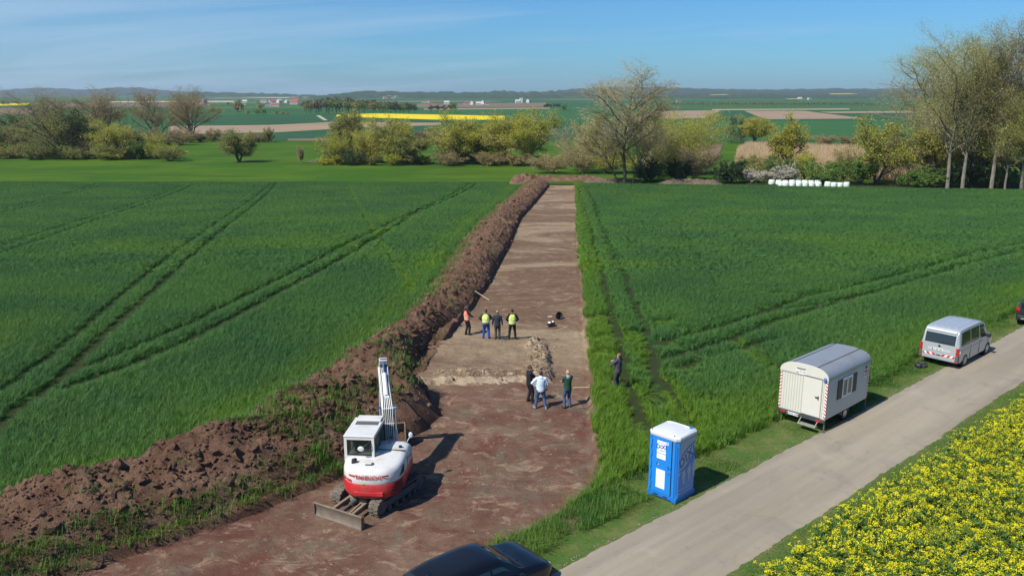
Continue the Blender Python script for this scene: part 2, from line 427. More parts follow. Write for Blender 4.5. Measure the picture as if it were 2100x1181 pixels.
# ---------------------------------------------------------------- trench floor
def m_trench():
    g = N('stripped_subsoil')
    band = g.noise(1.0, 8, 0.66, g.pos((0.075, 0.125, 0.3)), 0.9)      # layers laid bare across the strip
    band2 = g.noise(1.0, 7, 0.70, g.pos((0.26, 0.85, 0.3)), 0.9)
    fine = g.noise(5.0, 7, 0.7); blot = g.noise(0.42, 8, 0.68, None, 1.2)
    s3 = g.n('ShaderNodeSeparateXYZ'); g.put(s3.inputs[0], g.geo.outputs['Position'])
    nearred = g.ramp(s3.outputs[1], 48, 33)                          # redder marl near the excavator
    c = g.mixc(g.ramp(band, 0.42, 0.54), (0.290, 0.220, 0.140), (0.155, 0.095, 0.060))
    c = g.mixc(g.math('MULTIPLY', g.ramp(band2, 0.5, 0.68), 0.55), c, (0.105, 0.060, 0.042))
    c = g.mixc(g.math('MULTIPLY', g.ramp(band2, 0.44, 0.30), 0.55), c, (0.31, 0.255, 0.18))
    c2 = g.mixc(g.ramp(blot, 0.34, 0.66), (0.118, 0.056, 0.040), (0.185, 0.115, 0.080))
    gg = g.noise(0.75, 8, 0.72, None, 1.0); c2 = g.mixc(g.math('MULTIPLY', g.ramp(gg, 0.52, 0.63), 0.7), c2, (0.130, 0.118, 0.085))
    c2 = g.mixc(g.math('MULTIPLY', g.ramp(gg, 0.47, 0.39), 0.8), c2, (0.125, 0.040, 0.032))
    c2 = g.mixc(g.math('MULTIPLY', g.ramp(band, 0.54, 0.68), 0.7), c2, (0.110, 0.042, 0.034))
    c = g.mixc(g.math('MULTIPLY', nearred, 0.92), c, c2)
    sm = g.noise(1.25, 10, 0.78, g.pos((0.8, 1.05, 1)), 0.8)
    c = g.mixc(g.math('MULTIPLY', g.ramp(sm, 0.52, 0.63), 0.62), c, (0.36, 0.275, 0.185))
    c = g.mixc(g.math('MULTIPLY', g.ramp(sm, 0.45, 0.34), 0.55), c, (0.085, 0.045, 0.034))
    speck = g.noise(22, 2, 0.5); c = g.mixc(g.math('MULTIPLY', g.ramp(speck, 0.70, 0.76), 0.55), c, (0.42, 0.35, 0.24))
    c = g.mixc(g.math('MULTIPLY', g.ramp(fine, .35, .7), 0.28), c, (0.085, 0.050, 0.036))
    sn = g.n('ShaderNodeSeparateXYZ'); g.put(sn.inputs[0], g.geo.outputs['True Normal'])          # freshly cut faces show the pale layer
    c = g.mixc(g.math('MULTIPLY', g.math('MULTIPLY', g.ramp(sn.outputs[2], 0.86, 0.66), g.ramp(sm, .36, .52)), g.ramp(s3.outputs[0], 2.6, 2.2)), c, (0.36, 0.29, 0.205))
    nm = g.bump(g.math('ADD', g.math('MULTIPLY', fine, 1.0), g.noise(26, 4, 0.7)), 0.75, 0.06)
    return g.done(g.bsdf(c, 0.92, 0, 0.12, nm))
def stations(n, near_bias):
    t = np.linspace(0, 1, n); return t
def along(P, ys):          # x of a polyline at given parameter by arclength of a shared parameter
    return resample(P, t=ys)
NR, NC = 1000, 92
# rows are placed by a shared parameter; dense where the strip is near the camera
FOOTr = resample(FOOT, 4000); RIGHTr = resample(RIGHT, 4000)
def par_of(P):            # parameter = y for the straight stretch, continued along the line near the camera
    return P
def match(P, key):         # split a polyline at y = 22 so that rows run straight across
    i = int(np.argmin(np.abs(P[:, 1] - key))); return P[:i + 1], P[i:]
ft, fb = match(FOOTr, 28.5); rt_, rb = match(RIGHTr, 27.5)
w = np.linspace(0, 1, 720) ** 0.55; 
top_t = 1 - (1 - np.linspace(0, 1, 720)) ** 2.3
bot_t = np.linspace(0, 1, 280)[1:]
Fl = np.vstack([resample(ft, t=top_t), resample(fb, t=bot_t)]); Rl = np.vstack([resample(rt_, t=top_t), resample(rb, t=bot_t)])
d = (Rl - Fl); d /= np.linalg.norm(d, axis=1)[:, None]; wid = np.linalg.norm(Rl - Fl, axis=1)
vv = np.linspace(-0.9, 1, NC)
cross = np.linspace(0, 1, NC)[None, :] * (wid[:, None] + 1.85) - 0.75      # metres from the foot line
PX = Fl[:, 0:1] + d[:, 0:1] * cross; PY = Fl[:, 1:2] + d[:, 1:2] * cross
rdist = wid[:, None] - cross
rw = 0.16 * fbm(PY * 0.9, PX * 0, 3, 21)
z = terrain(PX, PY) - 0.36 + 0.06 * fbm(PX * 0.45, PY * 0.8, 4, 11) + 0.035 * fbm(PX * 2.5, PY * 2.5, 4, 12)
z += (0.39 + 0.015 * fbm(PX * 3, PY * 3, 2, 5)) * smooth(0.18, -0.10, rdist + rw)
# block left standing in the strip: higher floor, broken front and right-hand edge
bx = smooth(2.1, 1.8, PX + 0.22 * fbm(PY * 1.3, PX * 0.5, 3, 31) - 0.0 * (PY - 42))
by = smooth(38.6, 38.85, PY + 0.34 * fbm(PX * 0.9, PX * 0, 4, 33) + 0.16 * fbm(PX * 4, PY * 4, 3, 34)) * smooth(47.2, 44.6, PY)
blk = bx * by
z += (0.34 + 0.10 * fbm(PX * 1.3, PY * 1.3, 3, 35)) * blk
e1 = np.exp(-((PX - 1.42 - 0.25 * fbm(PY * 0.8, PY * 0, 2, 8)) / 0.55) ** 2) * smooth(38.6, 39.5, PY) * smooth(46.2, 44.8, PY)
e2 = np.exp(-((PY - 39.4) / 0.4) ** 2) * smooth(2.0, 1.5, PX) * smooth(-4.2, -3.6, PX)
clod = np.maximum(0, fbm(PX * 2.3, PY * 2.3, 4, 41) + 0.32) ** 1.3
z += clod * (0.42 * e1 + 0.25 * e2)
e3 = np.exp(-((PY - 44.4) / 0.7) ** 2 - ((PX - 0.4) / 1.0) ** 2); z += clod * 0.2 * e3
ruts = np.exp(-((rdist - 0.45) / 0.16) ** 2); z += 0.07 * ruts * np.maximum(0, fbm(PX * 3, PY * 3, 3, 61) + .3)
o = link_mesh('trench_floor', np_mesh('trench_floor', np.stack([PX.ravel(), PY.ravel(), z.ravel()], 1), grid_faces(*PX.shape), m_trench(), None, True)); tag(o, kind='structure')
from mathutils.bvhtree import BVHTree
def tree_of(V, F): return BVHTree.FromPolygons([tuple(v) for v in V], [tuple(f) for f in F])
TRENCH_Z = tree_of(np.stack([PX.ravel(), PY.ravel(), z.ravel()], 1), grid_faces(*PX.shape))

# ---------------------------------------------------------------- spoil bank of dug topsoil
def m_bank():
    g = N('dug_topsoil'); n1 = g.noise(0.8, 6, 0.65); n2 = g.noise(7, 6, 0.7)
    c = g.mixc(g.ramp(n1, 0.35, 0.65), (0.138, 0.074, 0.050), (0.212, 0.128, 0.086))
    c = g.mixc(g.math('MULTIPLY', g.ramp(n2, 0.52, 0.72), 0.5), c, (0.205, 0.142, 0.098))
    c = g.mixc(g.math('MULTIPLY', g.ramp(n2, 0.44, 0.30), 0.55), c, (0.075, 0.043, 0.032))
    grs = g.noise(0.9, 6, 0.7, None, 0.8)
    s3 = g.n('ShaderNodeSeparateXYZ'); g.put(s3.inputs[0], g.geo.outputs['Position'])
    c = g.mixc(g.math('MULTIPLY', g.ramp(grs, 0.54, 0.66), 0.35), c, (0.075, 0.095, 0.034))
    nm = g.bump(g.math('ADD', n2, g.noise(24, 4, 0.7)), 0.9, 0.12)
    return g.done(g.bsdf(c, 0.95, 0, 0.08, nm))
LEFTr = resample(LEFT, 4000)
lt, lb = match(LEFTr, 28.9)
BR = 1500; 
top_b = 1 - (1 - np.linspace(0, 1, 1000)) ** 2.4; bot_b = np.linspace(0, 1, 500)[1:]
BF = np.vstack([resample(ft, t=top_b), resample(fb, t=bot_b)]); BL = np.vstack([resample(lt, t=top_b), resample(lb, t=bot_b)])
dd = BL - BF; bw = np.linalg.norm(dd, axis=1); dd /= bw[:, None]
q = np.linspace(0, 1, 96)[None, :]
BX = BF[:, 0:1] + dd[:, 0:1] * (q * (bw[:, None] + 0.95) - 0.02); BY = BF[:, 1:2] + dd[:, 1:2] * (q * (bw[:, None] + 0.95) - 0.02)
m = q * (bw[:, None] + 0.95) - 0.02                                   # metres from the foot
arc = np.cumsum(np.r_[0, np.linalg.norm(np.diff((BF + BL) / 2, axis=0), axis=1)])[:, None]
cut = smooth(0.0, 0.16, m + 0.10 * fbm(arc * 0.8, m * 0, 3, 71) - 0.05)
shelf = np.interp(BF[:, 1], [13, 26, 32, 33, 35.7, 37, 46.8, 49.5, 78, 174], [0.6, 0.7, 0.3, 0.0, 0.0, 0.75, 0.9, 0.3, 0.15, 0.1])[:, None]
u = np.clip((m - shelf) / np.maximum(bw[:, None] - shelf, .5), 0, 1)
crest = np.interp(BF[:, 1], [13, 22, 26, 30, 34, 39, 47, 58, 90, 140, 172], [1.35, 1.35, 1.45, 1.75, 1.9, 1.45, 1.05, 1.0, 1.05, 1.1, 1.0])[:, None]
prof = np.sin(np.pi * np.clip(u, 0, 1) ** 0.85) ** 0.9
lump = fbm(BX * 0.55, BY * 0.55, 4, 81)
ridged = 1 - np.abs(fbm(BX * 1.7, BY * 1.7, 4, 82)) * 2
fine_ = np.maximum(0, fbm(BX * 4.3, BY * 4.3, 3, 83)) + np.maximum(0, fbm(BX * 9, BY * 9, 2, 84)) * 0.5
crest = crest * (1 + 0.22 * fbm(arc * 0.16, arc * 0, 4, 101, .6)); hgt = crest * prof * (1 + 0.50 * lump) + (0.24 * (ridged - .55) + 0.20 * fine_) * smooth(0.02, 0.3, u) * smooth(1.0, 0.9, u)
base = -0.42 + (0.42 + 0.05 * fbm(arc * 1.7, m * 2, 3, 91)) * np.where(shelf < 0.05, smooth(0, 1.2, m), cut)
bz = terrain(BX, BY) + base + np.maximum(hgt, -0.05) + 0.02
BV = np.stack([BX.ravel(), BY.ravel(), bz.ravel()], 1); BFc = grid_faces(*BX.shape)
o = link_mesh('earth_bank', np_mesh('earth_bank', BV, BFc, m_bank(), None, True)); tag(o, kind='structure')
BANK_Z = tree_of(BV, BFc)
def drop(tree, x, y, zdef=0.0):
    h = tree.ray_cast(Vector((x, y, 30)), Vector((0, 0, -1)))
    return h[0].z if h[0] is not None else zdef
def floor_z(x, y): return drop(TRENCH_Z, x, y, T(x, y) - .36)

# soil clods on the bank and at the foot
ico = bmesh.new(); bmesh.ops.create_icosphere(ico, subdivisions=1, radius=1.0)
IV = np.array([v.co[:] for v in ico.verts]); IF = np.array([[v.index for v in f.verts] for f in ico.faces]); ico.free()
def scatter_lumps(name, P, size, mat, seed, flat=0.75):
    r = np.random.default_rng(seed); n = len(P); k = len(IV)
    V = IV[None] * (1 + 0.35 * r.standard_normal((n, k, 1)) * 0.6) * size[:, None, None] * r.uniform(0.6, 1.35, (n, 1, 3)) * np.array([1, 1, flat])
    a = r.uniform(0, 2 * np.pi, n); c, s_ = np.cos(a)[:, None], np.sin(a)[:, None]
    X = V[:, :, 0] * c - V[:, :, 1] * s_; Y = V[:, :, 0] * s_ + V[:, :, 1] * c
    V = np.stack([X, Y, V[:, :, 2]], 2) + P[:, None, :]
    F = IF[None] + (np.arange(n) * k)[:, None, None]
    o = link_mesh(name, np_mesh(name, V.reshape(-1, 3), F.reshape(-1, 3), mat, None, False)); tag(o, kind='stuff'); return o
n = 24000
ri = (rng.random(n) ** 0.9 * (BX.shape[0] - 1)).astype(int); ci = np.clip((rng.beta(1.6, 1.6, n) * 92).astype(int) + 1, 0, 95)
P = np.stack([BX[ri, ci], BY[ri, ci], bz[ri, ci]], 1) + rng.normal(0, .03, (n, 3)) * [1, 1, .2]
sz = 0.014 + 0.16 * rng.random(n) ** 9 + 0.045 * rng.random(n) ** 1.5; sz = np.where(P[:, 1] > 75, sz * 1.5, sz)
scatter_lumps('soil_clods', P, sz, MATS.setdefault('clod', bpy.data.materials['dug_topsoil']), 5)
# loose crumbs and stones on the trench floor, most of them round the standing block
n = 2600
ri = rng.integers(0, PX.shape[0], n); ci = rng.integers(11, 86, n)
P1 = np.stack([PX[ri, ci], PY[ri, ci], z[ri, ci]], 1); s1 = 0.012 + 0.035 * rng.random(n) ** 4
wgt = (e1 + 0.8 * e2 + 0.5 * e3).ravel(); wgt = wgt / wgt.sum()
k_ = rng.choice(len(wgt), 1500, p=wgt)
P2 = np.stack([PX.ravel()[k_], PY.ravel()[k_], z.ravel()[k_] + .01], 1) + rng.normal(0, .05, (1500, 3)) * [1, 1, 0]; s2 = 0.018 + 0.075 * rng.random(1500) ** 3
gcl = N('pale_subsoil_clod'); gcl = gcl.done(gcl.bsdf(gcl.mixc(gcl.noise(3, 5), (0.20, 0.138, 0.088), (0.30, 0.225, 0.15)), 0.95, 0, 0.1, gcl.bump(gcl.noise(20, 4), .5, .03)))
scatter_lumps('subsoil_crumbs', np.vstack([P1, P2]), np.r_[s1, s2], gcl, 6, 0.6)

# ---------------------------------------------------------------- farm road
def m_road():
    g = N('worn_asphalt'); v = g.geo.outputs['Position']
    mp = g.n('ShaderNodeMapping'); g.put(mp.inputs[0], v); mp.inputs[2].default_value = (0, 0, -R_(41.8)); 
    st = g.n('ShaderNodeMapping'); g.put(st.inputs[0], mp.outputs[0]); st.inputs[3].default_value = (0.07, 1.1, 1)
    streak = g.noise(1.0, 6, 0.6, st.outputs[0]); big = g.noise(0.45, 6, 0.65, None, 0.4); fine = g.noise(60, 3, 0.7)
    c = g.mixc(g.ramp(streak, 0.3, 0.7), (0.255, 0.218, 0.162), (0.350, 0.300, 0.224))
    c = g.mixc(g.math('MULTIPLY', g.ramp(big, 0.5, 0.7), 0.5), c, (0.205, 0.185, 0.158))
    c = g.mixc(g.math('MULTIPLY', g.ramp(big, 0.42, 0.28), 0.55), c, (0.39, 0.335, 0.265))
    st2 = g.noise(3.0, 6, 0.75, None, 0.6); c = g.mixc(g.math('MULTIPLY', g.ramp(st2, 0.62, 0.72), 0.65), c, (0.11, 0.10, 0.09))
    c = g.mixc(g.math('MULTIPLY', g.ramp(st2, 0.30, 0.22), 0.5), c, (0.42, 0.38, 0.30))
    vor = g.n('ShaderNodeTexVoronoi', feature='DISTANCE_TO_EDGE'); wv = g.n('ShaderNodeVectorMath', operation='ADD'); nv = g.n('ShaderNodeTexNoise'); g.put(nv.inputs['Vector'], v); nv.inputs['Scale'].default_value = 1.3; nv.inputs['Detail'].default_value = 6
    g.put(wv.inputs[0], v); g.put(wv.inputs[1], nv.outputs['Color']); g.put(vor.inputs['Vector'], wv.outputs[0]); vor.inputs['Scale'].default_value = 0.42
    crk = g.math('MULTIPLY', g.ramp(vor.outputs['Distance'], 0.022, 0.0), g.ramp(big, .44, .56)); c = g.mixc(g.math('MULTIPLY', crk, 0.16), c, (0.09, 0.082, 0.07))
    mud = g.noise(0.9, 8, .75, None, .5); c = g.mixc(g.math('MULTIPLY', g.ramp(mud, .58, .68), .5), c, (0.20, 0.145, 0.095))
    c = g.mixc(g.math('MULTIPLY', fine, 0.4), c, (0.16, 0.15, 0.13))
    return g.done(g.bsdf(c, 0.9, 0, 0.2, g.bump(fine, 0.5, 0.012)))
ss = np.concatenate([np.arange(-30, 45, 0.09), np.linspace(45, 160, 80)])
cc = np.linspace(0, 1, 20)
l_off = edge_wob(ss, 3); r_off = -ROAD_W + edge_wob(ss, 9)
OFF = l_off[:, None] + (r_off - l_off)[:, None] * cc[None]
RX = ROAD0[0] + RD[0] * ss[:, None] + RN[0] * OFF; RY = ROAD0[1] + RD[1] * ss[:, None] + RN[1] * OFF
RZ = terrain(RX, RY) + 0.035 + 0.035 * (1 - (2 * cc[None] - 1) ** 2) - 0.045 * (np.abs(2 * cc[None] - 1) > .99)
o = link_mesh('farm_road', np_mesh('farm_road', np.stack([RX.ravel(), RY.ravel(), RZ.ravel()], 1), grid_faces(*RX.shape), m_road(), None, True)); tag(o, kind='structure')
# gravelly shoulders
def m_shoulder():
    g = N('stony_shoulder'); n = g.noise(9, 6, 0.75); c = g.mixc(g.ramp(n, 0.4, 0.62), (0.13, 0.105, 0.065), (0.37, 0.32, 0.25))
    return g.done(g.bsdf(c, 0.95, 0, 0.1, g.bump(n, 0.6, 0.03)))
n = 3600; s_ = rng.uniform(-9, 45, n); left_side = rng.random(n) < 0.62
of = np.where(left_side, np.abs(rng.normal(0, .14, n)) - .03 + np.interp(s_, ss, l_off), np.interp(s_, ss, r_off) - np.abs(rng.normal(0, .12, n)) + .03)
P = np.stack([ROAD0[0] + RD[0] * s_ + RN[0] * of, ROAD0[1] + RD[1] * s_ + RN[1] * of, np.full(n, 0.02)], 1)
scatter_lumps('road_gravel', P, 0.008 + 0.016 * rng.random(n) ** 3, m_shoulder(), 9, 0.5)
# ================================================================== CROPS AND GRASS
def blades(P, H, W, lean, seed, segs=2, droop=0.5, az=None):
    """a bent tapering blade at every point: arrays of vertices and triangles"""
    r = np.random.default_rng(seed); n = len(P)
    a = r.uniform(0, 2 * np.pi, n) if az is None else az
    dx, dy = np.cos(a), np.sin(a); tx, ty = -dy, dx
    rows = []
    for k in range(segs + 1):
        t = k / segs; off = lean * H * (t ** 2) * (1 + droop * t); zz_ = H * t * (1 - 0.35 * droop * lean * t)
        c = P + np.stack([dx * off, dy * off, zz_], 1)
        if k == segs: rows.append(c[:, None])
        else:
            ww = W * (1 - 0.55 * t) / 2
            side = np.stack([tx * ww, ty * ww, 0 * ww], 1); rows.append(np.stack([c - side, c + side], 1))
    V = np.concatenate(rows, 1); k = V.shape[1]
    tri = []
    for i in range(segs - 1):
        b = 2 * i; tri += [(b, b + 1, b + 3), (b, b + 3, b + 2)]
    b = 2 * (segs - 1); tri += [(b, b + 1, b + 2)]
    F = np.array(tri)[None] + (np.arange(n) * k)[:, None, None]
    return V.reshape(-1, 3), F.reshape(-1, 3)
def joined(parts):
    Vs, Fs, b = [], [], 0
    for V, F in parts: Vs.append(V); Fs.append(F + b); b += len(V)
    return np.vstack(Vs), np.vstack(Fs)
WHEAT = leafmat('wheat_leaf', (0.058, 0.150, 0.042), (0.085, 0.195, 0.040), 0.35, 0.11, 'tone', (0.125, 0.235, 0.020))
def wheat_patch(name, size, n, w, seed):
    r = np.random.default_rng(seed)
    P = np.stack([r.uniform(-size / 2, size / 2, n), r.uniform(-size / 2, size / 2, n), np.zeros(n)], 1)
    V, F = blades(P, r.uniform(0.24, 0.43, n), r.uniform(.7, 1.3, n) * w, r.uniform(0.12, 0.75, n), seed, 2, 0.6)
    me = np_mesh(name, V, F, WHEAT); return bpy.data.objects.new(name, me)       # a source shape, not placed in the scene itself
def instancer(name, P, rot, scl, idx, tone, protos):
    """ONE object whose points carry small tufts (geometry nodes)"""
    me = bpy.data.meshes.new(name); me.vertices.add(len(P)); me.vertices.foreach_set('co', np.ascontiguousarray(P, np.float32).ravel())
    for nm, ty, arr in (('rot', 'FLOAT', rot), ('scl', 'FLOAT_VECTOR', scl), ('idx', 'INT', idx), ('tone', 'FLOAT', tone)):
        a = me.attributes.new(nm, ty, 'POINT')
        a.data.foreach_set('vector' if ty == 'FLOAT_VECTOR' else 'value', np.ascontiguousarray(arr, np.int32 if ty == 'INT' else np.float32).ravel())
    me.materials.append(WHEAT)
    o = link_mesh(name, me)
    g = bpy.data.node_groups.new(name + '_nodes', 'GeometryNodeTree')
    g.interface.new_socket('Geometry', in_out='INPUT', socket_type='NodeSocketGeometry'); g.interface.new_socket('Geometry', in_out='OUTPUT', socket_type='NodeSocketGeometry')
    nd = g.nodes.new; gi = nd('NodeGroupInput'); go = nd('NodeGroupOutput')
    g2i = nd('GeometryNodeGeometryToInstance')
    for p in reversed(protos):
        oi = nd('GeometryNodeObjectInfo'); oi.inputs['Object'].default_value = p; g.links.new(oi.outputs['Geometry'], g2i.inputs[0])
    def att(nm, ty):
        a = nd('GeometryNodeInputNamedAttribute'); a.data_type = ty; a.inputs[0].default_value = nm; return a.outputs[0]
    iop = nd('GeometryNodeInstanceOnPoints'); iop.inputs['Pick Instance'].default_value = True
    g.links.new(gi.outputs[0], iop.inputs['Points']); g.links.new(g2i.outputs[0], iop.inputs['Instance'])
    g.links.new(att('idx', 'INT'), iop.inputs['Instance Index'])
    cx = nd('ShaderNodeCombineXYZ'); g.links.new(att('rot', 'FLOAT'), cx.inputs[2])
    e2r = nd('FunctionNodeEulerToRotation'); g.links.new(cx.outputs[0], e2r.inputs[0]); g.links.new(e2r.outputs[0], iop.inputs['Rotation'])
    g.links.new(att('scl', 'FLOAT_VECTOR'), iop.inputs['Scale']); g.links.new(iop.outputs[0], go.inputs[0])
    md = o.modifiers.new('tufts', 'NODES'); md.node_group = g
    return o
near_p = [wheat_patch('wheat_tuft', 0.36, 64, 0.020, 100 + k) for k in range(5)]
far_p = [wheat_patch('wheat_tuft', 0.70, 120, 0.032, 200 + k) for k in range(4)]
# wheel tracks in the crop (pairs of ruts), metres on the ground
def gp(pts): return poly_at(pts, 0.1)[:, :2]
RUTS = [gp(p) for p in (
    [(554, 378), (349, 527), (200, 648), (93, 741), (0, 802), (-90, 850)],
    [(566, 378), (419, 504), (326, 588), (233, 671), (154, 750), (121, 783), (47, 830), (0, 876), (-60, 930)],
    [(963, 378), (856, 433), (751, 483), (600, 561), (396, 662), (298, 704), (177, 755), (120, 772)],
    [(977, 378), (856, 438), (778, 486), (699, 534), (522, 629), (396, 695), (279, 746), (180, 782), (120, 800)],
    [(373, 383), (186, 448), (0, 508), (-120, 548)], [(391, 383), (233, 441), (70, 499), (0, 522), (-120, 560)],
    [(200, 378), (90, 412), (0, 433)], [(218, 378), (110, 412), (0, 441)],
    [(1190, 385), (1200, 430), (1215, 480), (1230, 540), (1245, 600), (1258, 660), (1272, 700), (1278, 740), (1284, 790), (1300, 830), (1312, 880)],
    [(1205, 385), (1222, 420), (1232, 460), (1255, 510), (1285, 570), (1300, 620), (1325, 670), (1338, 720), (1346, 790), (1352, 830)],
    [(1351, 704), (1430, 684), (1493, 667), (1561, 642), (1640, 616)], [(1350, 742), (1430, 718), (1497, 698), (1589, 660), (1731, 619), (1800, 598)],
    [(1640, 612), (1721, 596), (1881, 556), (2000, 522), (2130, 494)], [(1731, 619), (1900, 569), (2000, 540), (2130, 508)],
    [(1575, 604), (1650, 606), (1721, 596)], [(1352, 764), (1440, 738), (1520, 716), (1600, 694)], [(1400, 470), (1440, 540), (1480, 600)], [(1560, 645), (1660, 628), (1770, 604)], [(1720, 860), (1640, 790), (1580, 740), (1540, 700)])]
RUTW = [0.34, 0.42, 0.34, 0.42, 0.28, 0.28, 0.26, 0.26, 0.31, 0.33, 0.34, 0.34, 0.32, 0.34, 0.20, 0.20, 0.13, 0.22, 0.12]
DRY = [gp(p) for p in ([(715, 378), (740, 430), (775, 490), (812, 545), (850, 603)], [(775, 440), (797, 474)],
                       [(1300, 690), (1322, 730), (1345, 765)], [(1296, 790), (1312, 830), (1330, 880), (1335, 900)], [(1370, 780), (1400, 842), (1418, 880)],
                       [(1205, 655), (1255, 668), (1275, 690)], [(1505, 690), (1545, 730), (1580, 760)])]
DRYW = [0.12, 0.12, 0.20, 0.22, 0.26, 0.36, 0.14]
def crop_points(size, y0, y1, xlim, seed):
    r = np.random.default_rng(seed)
    xs = np.arange(-xlim, xlim, size); ys = np.arange(y0, y1, size)
    X, Y = [a.ravel() for a in np.meshgrid(xs, ys)]
    X = X + r.uniform(-.3, .3, X.size) * size; Y = Y + r.uniform(-.3, .3, X.size) * size
    k = np.abs(X) < 0.66 * Y + 5                                       # what the view can reach, and a step beyond
    X, Y = X[k], Y[k]
    off = road_off(X, Y); s_ = road_len(X, Y)
    k = (off > verge_w(s_) + 0.22 * fbm(X * 0.7, Y * 0.7, 3, 15)) & (Y < CROPZONE_FAR + 3) & (Y < np.interp(X, [-200, 0, 15, 62, 97], [174.6, 174.6, 172.5, 164, 157.6]))
    X, Y = X[k], Y[k]
    ins = inside(X, Y, SITE); dr = dist_line(X, Y, RIGHT); dlf = dist_line(X, Y, LEFT)
    wob = 0.12 * fbm(X * 1.1, Y * 1.1, 3, 19)
    k = ~ins & (dlf > 0.18 + wob) & (dr > 0.10 + wob)
    X, Y, dr, dlf = X[k], Y[k], dr[k], dlf[k]
    # trampled corner beside the strip where people walk
    keep = np.ones(X.size, bool); dry = np.zeros(X.size)
    wv = 0.10 * fbm(X * 1.3, Y * 1.3, 3, 23)
    lod = np.maximum(0, (Y - 55) / 125) * 0.10
    rel = np.ones(X.size)
    for L, w_ in zip(RUTS, RUTW):
        dd_ = dist_line(X, Y, L) + wv
        inr = dd_ < w_ + lod * 0.6; keep &= ~(inr & (r.random(X.size) < .86))          # flattened stalks remain in the ruts
        rel = np.minimum(rel, np.where(inr, .13, 0.80 + 0.20 * smooth(w_, w_ + 0.7, dd_)))
    for L, w_ in zip(DRY, DRYW):
        dd_ = dist_line(X, Y, L) + wv
        keep &= dd_ > w_ * 0.55; dry = np.maximum(dry, smooth(w_ + .5, w_, dd_))
    tr = (X > 4.4) & (X < 10) & (Y > 34) & (Y < 52)
    low = smooth(0.05, 0.30, fbm(X * .8, Y * .8, 3, 29)) * tr
    keep &= ~((low > 0.75) & (r.random(X.size) < 0.22))
    k = keep; X, Y, dr, dlf, dry, low, rel = X[k], Y[k], dr[k], dlf[k], dry[k], low[k], rel[k]
    Z = terrain(X, Y)
    hv = 1.2 + 0.12 * fbm(X * .12, Y * .12, 3, 37) + 0.05 * fbm(X * .9, Y * .9, 2, 38)
    hs = hv * rel * (1 - 0.60 * low) * (1 - 0.35 * dry) * r.uniform(.95, 1.05, X.size)
    near_edge = np.maximum(smooth(3.0, .3, dr), 0.75 * smooth(3.6, .6, dlf) * (dlf > .65))
    onroad = smooth(5.0, 0.5, road_off(X, Y) - verge_w(road_len(X, Y)))
    blot = smooth(-.05, .45, fbm(X * .06, Y * .09, 4, 51))
    tone = np.clip(0.70 * near_edge + 0.55 * onroad + 0.60 * blot * smooth(150, 40, Y) + dry * .75 + 0.12 * fbm(X * .4, Y * .4, 2, 52) + low * .4, 0, 1)
    return np.stack([X, Y, Z - .01], 1), hs, tone, r
def make_crop(name, size, y0, y1, xlim, seed, protos):
    P, hs, tone, r = crop_points(size, y0, y1, xlim, seed); n = len(P)
    scl = np.stack([r.uniform(.95, 1.15, n)] * 2 + [hs], 1)
    o = instancer(name, P, r.uniform(0, 6.28, n), scl, r.integers(0, len(protos), n), tone, protos)
    tag(o, kind='stuff'); return o
make_crop('wheat_crop', 0.30, 19, 64, 48, 1, near_p)
make_crop('wheat_crop', 0.50, 64, 178, 124, 2, far_p)

# grass on the verges, tufts on the bank, straggling edge of the strip
GRASS = leafmat('grass_blade', (0.062, 0.165, 0.024), (0.125, 0.215, 0.032), 0.3, 0.6)
DRYGRASS = leafmat('dry_grass_blade', (0.17, 0.15, 0.055), (0.24, 0.20, 0.095), 0.3, 0.9)
def grass_object(name, P, H, W, seed, mat=GRASS, lean=(.1, .9)):
    r = np.random.default_rng(seed)
    V, F = blades(P, H, W, r.uniform(lean[0], lean[1], len(P)), seed, 2, .6)
    o = link_mesh(name, np_mesh(name, V, F, mat)); tag(o, kind='stuff'); return o
def verge_pts(n, s0, s1, f, side, seed, pw=1.0):
    r = np.random.default_rng(seed); s_ = s0 + (s1 - s0) * r.random(n) ** pw; q = r.random(n)
    if side > 0:
        a = np.interp(s_, ss, l_off) + 0.02; b = verge_w(s_) + .3
    else:
        a = np.interp(s_, ss, r_off) - 0.05; b = a - f
    of = a + (b - a) * q
    X = ROAD0[0] + RD[0] * s_ + RN[0] * of; Y = ROAD0[1] + RD[1] * s_ + RN[1] * of
    return X, Y, q, s_, r
X, Y, q_, s_, r = verge_pts(170000, -7, 46, 0, 1, 61, 1.35)
pat = fbm(X * .5, Y * .5, 3, 63) + 0.7 * q_ - .35
k = (~inside(X, Y, SITE)) & (r.random(X.size) < np.clip(0.55 + pat, .12, 1)) & ((q_ > .16) | (r.random(X.size) < .35))
X, Y, q_, pat = X[k], Y[k], q_[k], pat[k]; H = (0.05 + 0.22 * np.clip(pat, 0, 1) * q_) * r.uniform(.6, 1.5, X.size)
dryk = (r.random(X.size) < np.clip(0.34 - pat * .6, .04, .6))
P = np.stack([X, Y, terrain(X, Y) - .005], 1)
grass_object('verge_grass', P[~dryk], H[~dryk], np.full((~dryk).sum(), .016), 62)
grass_object('dry_grass', P[dryk], H[dryk] * .8, np.full(dryk.sum(), .014), 64, DRYGRASS)
X, Y, q_, s_, r = verge_pts(150000, -6, 46, 2.2, -1, 65, 1.35)
pat = fbm(X * .45, Y * .45, 3, 67); k = (r.random(X.size) < np.clip(.35 + q_ * .8 + pat * .4, .1, 1)); X, Y, q_, pat = X[k], Y[k], q_[k], pat[k]
H = (0.05 + .22 * q_ ** 1.5 * (1 + pat)) * r.uniform(.6, 1.4, X.size); P = np.stack([X, Y, terrain(X, Y) - .005], 1)
dk = r.random(X.size) < np.clip(.38 - .5 * q_ + pat * .25, .03, .6)
grass_object('verge_grass', P[~dk], H[~dk], np.full((~dk).sum(), .017), 66)
